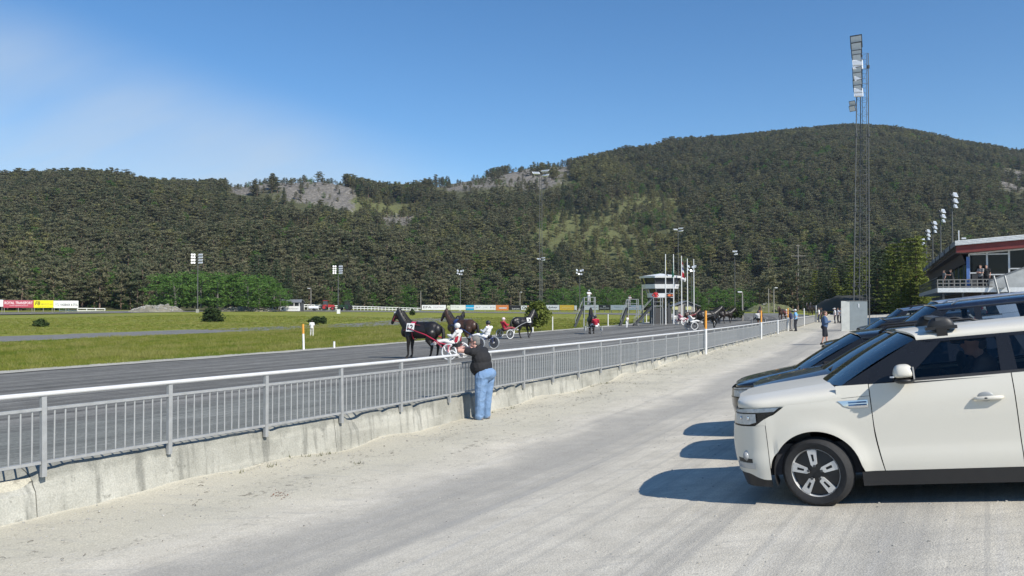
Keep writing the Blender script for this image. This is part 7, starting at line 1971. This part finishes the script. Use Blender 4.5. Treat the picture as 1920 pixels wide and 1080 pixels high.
# ------------------------------------------------------------------ grandstand on the right
def stand():
    Y0 = 62.0; X0 = at(1816, Y0); _, _, dx, dy = FP(60.0)
    dx, dy = 0.42, 0.9075
    zg = gz(X0, Y0)
    rz = math.atan2(dy, dx)                 # local +X runs away along the track, local -Y towards the right, +Y towards the track
    t = thing('grandstand', 'grandstand building with red fascia, white roof edge and large dark windows', 'grandstand', (X0, Y0, zg), rz)
    z = lambda py, Y=Y0: zpx(py, Y) - zg
    deck, top = z(541), z(452.5)
    soff = z(462)
    L = 51.0
    red = M('red_brown_timber', (0.17, 0.028, 0.024), 0.6, 0, 0.2, 3); brown = M('dark_brown_boards', (0.040, 0.030, 0.026), 0.8, 0, 0.25, 3); teal = M('dark_green_boards', (0.030, 0.050, 0.055), 0.6, 0, 0.3, 2)
    wh = M('white_window_frame', (0.68, 0.70, 0.70), 0.5); conc = M_CONC; blue = M('blue_corner_post', (0.10, 0.20, 0.48), 0.5)
    glass = M('stand_window_glass', (0.008, 0.010, 0.011), 0.05, 0, 0.3, 0.5, spec=0.25)
    rs = 0.075                                # roof rises away from the track
    D = 16.0
    over = 0.95
    # roof slab with white edge
    part('roof', MB().prism([(-1.0, over, top), (L, over, top), (L, -D, top + rs * D), (-1.0, -D, top + rs * D)], (0, 0, -0.08)), M_SLATE, t)
    part('roof_edge_board', MB().prism([(-1.02, over, top - 0.0), (-1.02, -D, top + rs * D), (-1.02, -D, top + rs * D - 0.36), (-1.02, over, top - 0.36)], (-0.05, 0, 0)), wh, t)
    for k in range(3): part('roof_edge_rib', MB().beam((-1.075, over, top - 0.09 - 0.11 * k), (-1.075, -D, top + rs * D - 0.09 - 0.11 * k), 0.012, 0.015), M_GREYM, t)
    part('gable_beam', MB().prism([(-0.85, over - 0.1, top - 0.36), (-0.85, -D, top + rs * D - 0.36), (-0.85, -D, top + rs * D - 0.95), (-0.85, over - 0.1, top - 0.95)], (0.7, 0, 0)), red, t)
    part('track_fascia', MB().prism([(-1.0, over, top - 0.02), (L, over, top - 0.02), (L, over, top - 0.42), (-1.0, over, top - 0.42)], (0, 0.05, 0)), M_SLATE, t)
    n = 8
    for k in range(n): part('fascia_bracket', MB().box((L * (k + 0.5) / n, over + 0.09, top - 0.3), (0.12, 0.06, 0.62)), M_DARK, t)
    part('soffit', MB().prism([(-0.9, over - 0.02, top - 0.95), (L, over - 0.02, top - 0.95), (L, 0, top - 0.98), (-0.9, 0, top - 0.98)], (0, 0, 0.05)), brown, t)
    part('eaves_board', MB().prism([(0, over - 0.3, top - 0.44), (L, over - 0.3, top - 0.44), (L, over - 0.75, top - 1.7), (0, over - 0.75, top - 1.7)], (0, -0.06, 0)), brown, t)
    # track side wall: dark boards and glazing strips
    part('track_wall', MB().box((L / 2, -0.15, (deck + top - 0.9) / 2), (L, 0.3, top - 0.9 - deck)), teal, t)
    rg = random.Random(4)
    for k in range(30):
        x = 0.8 + k * 1.65
        part('wall_batten', MB().box((x, 0.03, (deck + top - 1.6) / 2), (0.10, 0.06, top - 1.6 - deck)), M('batten', (0.06, 0.10, 0.11), 0.6), t)
        if k % 3 != 1: part('track_window', MB().box((x + 0.82, 0.012, deck + 1.3), (1.3, 0.03, 1.5)), glass, t)
    part('corner_post', MB().box((-0.10, 0.02, (deck + top - 1.2) / 2), (0.22, 0.22, top - 1.2 - deck)), blue, t)
    # gable glazing
    gz0, gz1 = z(533), top - 0.95
    part('gable_glass', MB().prism([(0.0, -0.05, deck), (0.0, -D, deck), (0.0, -D, gz1 + rs * D), (0.0, -0.05, gz1)], (0.05, 0, 0)), glass, t)
    xs = [0.0, -1.20, -2.65, -4.1, -5.6, -7.2, -8.8, -10.4, -12.0]
    for y in xs: part('window_mullion', MB().box((-0.05, y - 0.06, (deck + gz1 + rs * -y) / 2), (0.10, 0.12, gz1 - rs * y - deck)), wh, t)
    part('window_transom', MB().beam((-0.06, 0, gz1 - 0.03), (-0.06, -D, gz1 + rs * D - 0.03), 0.11, 0.11), wh, t)
    for a, b, zz in ((0, 2.65, z(477.5)), (0, 1.20, z(512.0)), (1.20, 2.65, z(515.5)), (2.65, 4.1, z(466) + 0.05), (2.65, 4.1, z(505)), (4.1, 5.6, z(495)), (5.6, 7.2, z(486)), (4.1, 12, z(452))):
        part('window_transom', MB().beam((-0.055, -a, zz), (-0.055, -b, zz), 0.09, 0.09), wh, t)
    part('terrace_door', MB().box((-0.06, -0.5, deck + 0.55), (0.05, 0.5, 1.1)), M_DARK, t)
    # sloping concrete flank of the raked seats
    zs = lambda y: z(529.5) + (y - 1.15) * 0.425
    part('raked_flank', MB().prism([(-0.6, -1.15, deck - 0.2), (-0.6, -10, deck - 0.2), (-0.6, -10, zs(10)), (-0.6, -1.15, zs(1.15))], (0.3, 0, 0)), M('flank_concrete', (0.42, 0.43, 0.42), 0.9, 0, 0.2, 1.2, 0.3), t)
    part('flank_coping', MB().beam((-0.45, -1.1, zs(1.1) + 0.03), (-0.45, -10, zs(10) + 0.03), 0.42, 0.07), M_SLATE, t)
    # terrace deck with white edge, balustrade and ladder steps
    part('terrace_deck', MB().box((15, 0.9, deck - 0.16), (33, 2.6, 0.30)).box((-0.8, -4.0, deck - 0.16), (1.6, 12, 0.30)), M_GREYM, t)
    part('deck_edge', MB().box((-1.62, -3.9, deck - 0.14), (0.06, 12.2, 0.34)), wh, t)
    part('deck_edge', MB().box((15, 2.22, deck - 0.14), (33.2, 0.06, 0.34)), M_GREYM, t)
    for y in [2.2 - 0.38 * k for k in range(10)]: part('baluster', MB().box((-1.6, y, deck + 0.32), (0.07, 0.07, 0.65)), M('pale_timber', (0.20, 0.195, 0.185), 0.8), t)
    for h in (0.12, 0.38, 0.65): part('balustrade_rail', MB().box((-1.6, 0.4, deck + h), (0.06, 3.7, 0.07)), M('pale_timber', (0.20, 0.195, 0.185), 0.8), t)
    for k in range(16): part('baluster', MB().box((1 + 2 * k, 2.2, deck + 0.42), (0.06, 0.06, 0.85)), M_DARK, t)
    part('balustrade_rail', MB().box((15, 2.2, deck + 0.85), (32, 0.05, 0.06)).box((15, 2.2, deck + 0.45), (32, 0.04, 0.04)), M_DARK, t)
    part('lower_wall', MB().box((L / 2, -4, (deck - 0.3) / 2 - 0.5), (L - 1, 8, deck - 0.3 + 1.0)), brown, t)
    for k in range(9): part('lower_post', MB().box((-1.4, 1.8 - 1.3 * k, (deck - 0.3) / 2 - 0.4), (0.14, 0.14, deck + 0.5)), M_DARK, t)
    st = MB()
    for s in (0, 0.7): st.beam((-1.75, -1.5 - s, deck + 0.9), (-2.9, -2.2 - s, -0.4), 0.06, 0.14)
    for k in range(9): u = k / 9; st.box((lerp(-1.75, -2.9, u), -1.85 - 0.7 * u, lerp(deck, -0.4, u)), (0.25, 0.72, 0.04))
    part('outside_stair', st, M_GREYM, t)
    part('roof_aerial', MB().box((-0.3, 0.3, top + 0.22), (0.3, 0.3, 0.12)).path([(1.5, 0.5, top), (1.5, 0.5, top + 1.0)], 0.04, 6), M_LAMP, t)
    R = Matrix.Rotation(rz, 3, 'Z')
    def at_deck(lx, ly, label, face, **kw):
        p = Vector((X0, Y0, zg + deck)) + R @ Vector((lx, ly, 0)); person(label, p, face, kw.pop('J', pose_stand()), **kw)
    at_deck(-0.9, -0.75, 'person in grey top with folded arms at the terrace door of the grandstand', math.radians(200), shirt=(0.22, 0.22, 0.22), legs=(0.02, 0.02, 0.025), J=pose_stand(arms='fold'))
    at_deck(-0.7, -1.15, 'person in black standing behind the outside stair of the grandstand', math.radians(220), shirt=(0.015, 0.015, 0.017), legs=(0.02, 0.02, 0.025))
    at_deck(-0.9, 1.15, 'spectator in black sitting behind the terrace balustrade', math.radians(170), shirt=(0.02, 0.02, 0.022), legs=(0.03, 0.03, 0.03), scale=0.82, J=pose_stand(arms='rail', lean=0.2))
    at_deck(-0.9, 1.7, 'spectator in grey behind the terrace balustrade corner', math.radians(170), shirt=(0.14, 0.145, 0.15), legs=(0.03, 0.03, 0.03), scale=0.8)
stand()

# ------------------------------------------------------------------ stones, twigs and leaves washed up along the wall
def scatter_ground():
    rg = random.Random(21); peb = MB()
    for _ in range(2000):
        t = rg.uniform(-4, 34) ; p = 0.1 + abs(rg.gauss(0, 0.9)); r = rg.uniform(0.004, 0.014) * (1.3 if rg.random() < 0.1 else 1)
        cl = noise.noise((t * 0.6, p * 1.3, 4.0))
        if cl < -0.05 and rg.random() < 0.75: continue
        x, y = tp(t, p); z = gz_tp(t, p, x, y) + apron_relief(t, p, x, y)
        peb.ell((x, y, z + r * 0.3), (r * rg.uniform(0.7, 1.5), r, r * 0.7), Matrix.Rotation(rg.uniform(0, 3), 3, 'Z'), 5, 4)
    for _ in range(1400):
        x, y = rg.uniform(-4, 9), rg.uniform(5, 22); t, p = inv(x, y)
        if p < 0.5: continue
        r = rg.uniform(0.004, 0.012); z = gz_tp(t, p, x, y) + apron_relief(t, p, x, y)
        peb.ell((x, y, z + r * 0.3), (r * 1.2, r, r * 0.7), None, 5, 3)
    struct(part('gravel_stones', peb, M('stone_grit', (0.34, 0.33, 0.30), 0.95, 0, 0.5, 3), None), 'stuff')['label'] = 'loose pebbles and grit along the foot of the wall'
    tw = MB()
    for _ in range(520):
        t = rg.uniform(-2, 30); p = 0.35 + abs(rg.gauss(0.5, 0.55))
        if noise.noise((t * 0.8, p * 2.0, 14.0)) < 0.05: continue
        x, y = tp(t, p); z = gz_tp(t, p, x, y) + apron_relief(t, p, x, y) + 0.008; a = rg.uniform(0, 3.14); l = rg.uniform(0.01, 0.045)
        tw.path([(x, y, z), (x + math.cos(a) * l, y + math.sin(a) * l, z + rg.uniform(0, 0.015)), (x + math.cos(a + 0.4) * l * 1.7, y + math.sin(a + 0.4) * l * 1.7, z)], rg.uniform(0.0015, 0.004), 3, False)
    struct(part('twig_litter', tw, M('dry_twigs', (0.10, 0.085, 0.065), 0.95, 0, 0.4, 5), None), 'stuff')['label'] = 'dry twigs and crumbs washed along the wall'
    lf = MB()
    for _ in range(46):
        px, py = rg.gauss(528, 9), rg.gauss(929, 3.5); Y = EYE * FPX / (py - HORIZON); x = at(px, Y); t, p = inv(x, Y); z = gz_tp(t, p, x, Y) + apron_relief(t, p, x, Y) + 0.006
        a = rg.uniform(0, 6.28); l = rg.uniform(0.008, 0.02); d = Vector((math.cos(a), math.sin(a), rg.uniform(-0.2, 0.4))) * l; e = Vector((-math.sin(a), math.cos(a), 0.1)) * l * 0.45
        c = Vector((x, Y, z)); lf.add([c - d, c + e, c + d, c - e], [(0, 1, 2, 3)])
    struct(part('rusty_leaves', lf, M('rusty_leaf', (0.20, 0.085, 0.05), 0.8, 0, 0.4, 9), None), 'stuff')['label'] = 'small heap of rusty red leaves on the silt before the wall'
scatter_ground()

# ------------------------------------------------------------------ weeds rooted at the foot of the wall
def weeds():
    rg = random.Random(31); n = 0
    lab = 'stuff'
    mb = MB()
    for _ in range(150):
        t = rg.uniform(-1, 55)
        if noise.noise((t * 0.35, 3.0, 8.0)) < 0.08: continue
        p = rg.choice((0.12, 0.14, 0.2, 0.5, 0.9)) + rg.uniform(-0.03, 0.2); x, y = tp(t, p); z = gz_tp(t, p, x, y) + apron_relief(t, p, x, y)
        for _k in range(rg.randint(4, 12)):
            a = rg.uniform(0, 6.28); b = Vector((x + rg.gauss(0, 0.04), y + rg.gauss(0, 0.04), z - 0.01)); h = rg.uniform(0.02, 0.09); d = Vector((math.cos(a), math.sin(a), 0)); w = Vector((-d.y, d.x, 0)) * 0.006
            mb.add([b - w, b + w, b + d * h * 0.6 + Vector((0, 0, h)), ], [(0, 1, 2)])
    o = struct(obj('weeds', mb.mesh('weeds', mat_leaf('weed_leaf', (0.07, 0.085, 0.03), (0.15, 0.15, 0.06)), fix=False)), 'stuff'); o['label'] = 'sparse dry weeds rooted along the foot of the wall'
weeds()

# ------------------------------------------------------------------ long grass on the nearer infield
def grass_field():
    SRCG = bpy.data.collections.new('grass_sources')
    gm = []
    for i, (lo, hi) in enumerate((((0.115, 0.165, 0.026), (0.195, 0.245, 0.044)), ((0.185, 0.215, 0.040), (0.285, 0.290, 0.068)), ((0.24, 0.245, 0.070), (0.34, 0.33, 0.11)))):
        m = mat_leaf('grass_blade_%d' % i, lo, hi, 0.3)
        for k in range(2):
            rg = random.Random(60 + i * 5 + k); mb = MB()
            for _ in range(22):
                a = rg.uniform(0, 6.28); r = rg.uniform(0, 0.22); b = Vector((math.cos(a) * r, math.sin(a) * r, 0)); h = rg.uniform(0.06, 0.19) * (1.4 if i == 2 else 1); ln = Vector((rg.gauss(0, 0.08), rg.gauss(0, 0.08), 0)); a2 = rg.uniform(0, 6.28); w = Vector((math.cos(a2), math.sin(a2), 0)) * 0.009
                mb.add([b - w, b + w, b + ln * 0.5 + w * 0.7 + Vector((0, 0, h * 0.6)), b + ln + Vector((0, 0, h)), b + ln * 0.5 - w * 0.7 + Vector((0, 0, h * 0.6))], [(0, 1, 2, 3, 4)])
            SRCG.objects.link(bpy.data.objects.new('tuft_source_%d%d' % (i, k), mb.mesh('tuft', m, fix=False)))
    rg = random.Random(8); pts, sc, rz, ix = [], [], [], []
    def put(t, p, dens=1.0):
        x, y = tp(t, p)
        if y < 15 or abs(x / y) > 0.72: return
        v = noise.noise((t * 0.11, p * 0.35, 2.0)) + 0.6 * noise.noise((t * 0.4, p * 1.1, 5.0))
        k = 0 if v < -0.12 else (2 if v > 0.42 else 1)
        if rg.random() < 0.25: k = rg.randint(0, 2)
        pts.append((x, y, gz_tp(t, p, x, y) - 0.07)); sc.append(rg.uniform(0.6, 1.25) * (1 + 0.3 * v)); rz.append(rg.uniform(0, 6.28)); ix.append(k * 2 + rg.randint(0, 1))
    for _ in range(52000): put(rg.uniform(-5, 75), -22.6 - 29 * rg.random() ** 1.2)
    for _ in range(16000): put(rg.uniform(0, 110), rg.uniform(-64, -112))
    for _ in range(9000): put(rg.uniform(60, 118), rg.uniform(-22.6, -62))
    me = bpy.data.meshes.new('long_grass'); me.from_pydata(pts, [], [])
    for nm, ty, dat in (('scl', 'FLOAT', sc), ('rz', 'FLOAT', rz), ('idx', 'INT', ix)):
        a = me.attributes.new(nm, ty, 'POINT'); a.data.foreach_set('value', dat)
    o = struct(obj('long_grass', me), 'stuff'); o['label'] = 'uneven yellow green grass covering the infield'
    instancer(o, SRCG)
grass_field()
# ------------------------------------------------------------------ thin summer haze between us and the hills
def haze():
    m = bpy.data.materials.new('haze_air'); m.use_nodes = True; nt = m.node_tree; nt.nodes.clear()
    out = N(nt, 'ShaderNodeOutputMaterial'); v = N(nt, 'ShaderNodeVolumePrincipled')
    v.inputs['Color'].default_value = (0.80, 0.88, 1.0, 1); v.inputs['Density'].default_value = 0.00013; v.inputs['Anisotropy'].default_value = 0.3
    nt.links.new(v.outputs[0], out.inputs['Volume'])
    o = part('haze', MB().box((0, 560, 128), (3400, 1500, 268)), m, None)
    struct(o, 'stuff'); o['label'] = 'thin blue summer haze over the valley'
haze()
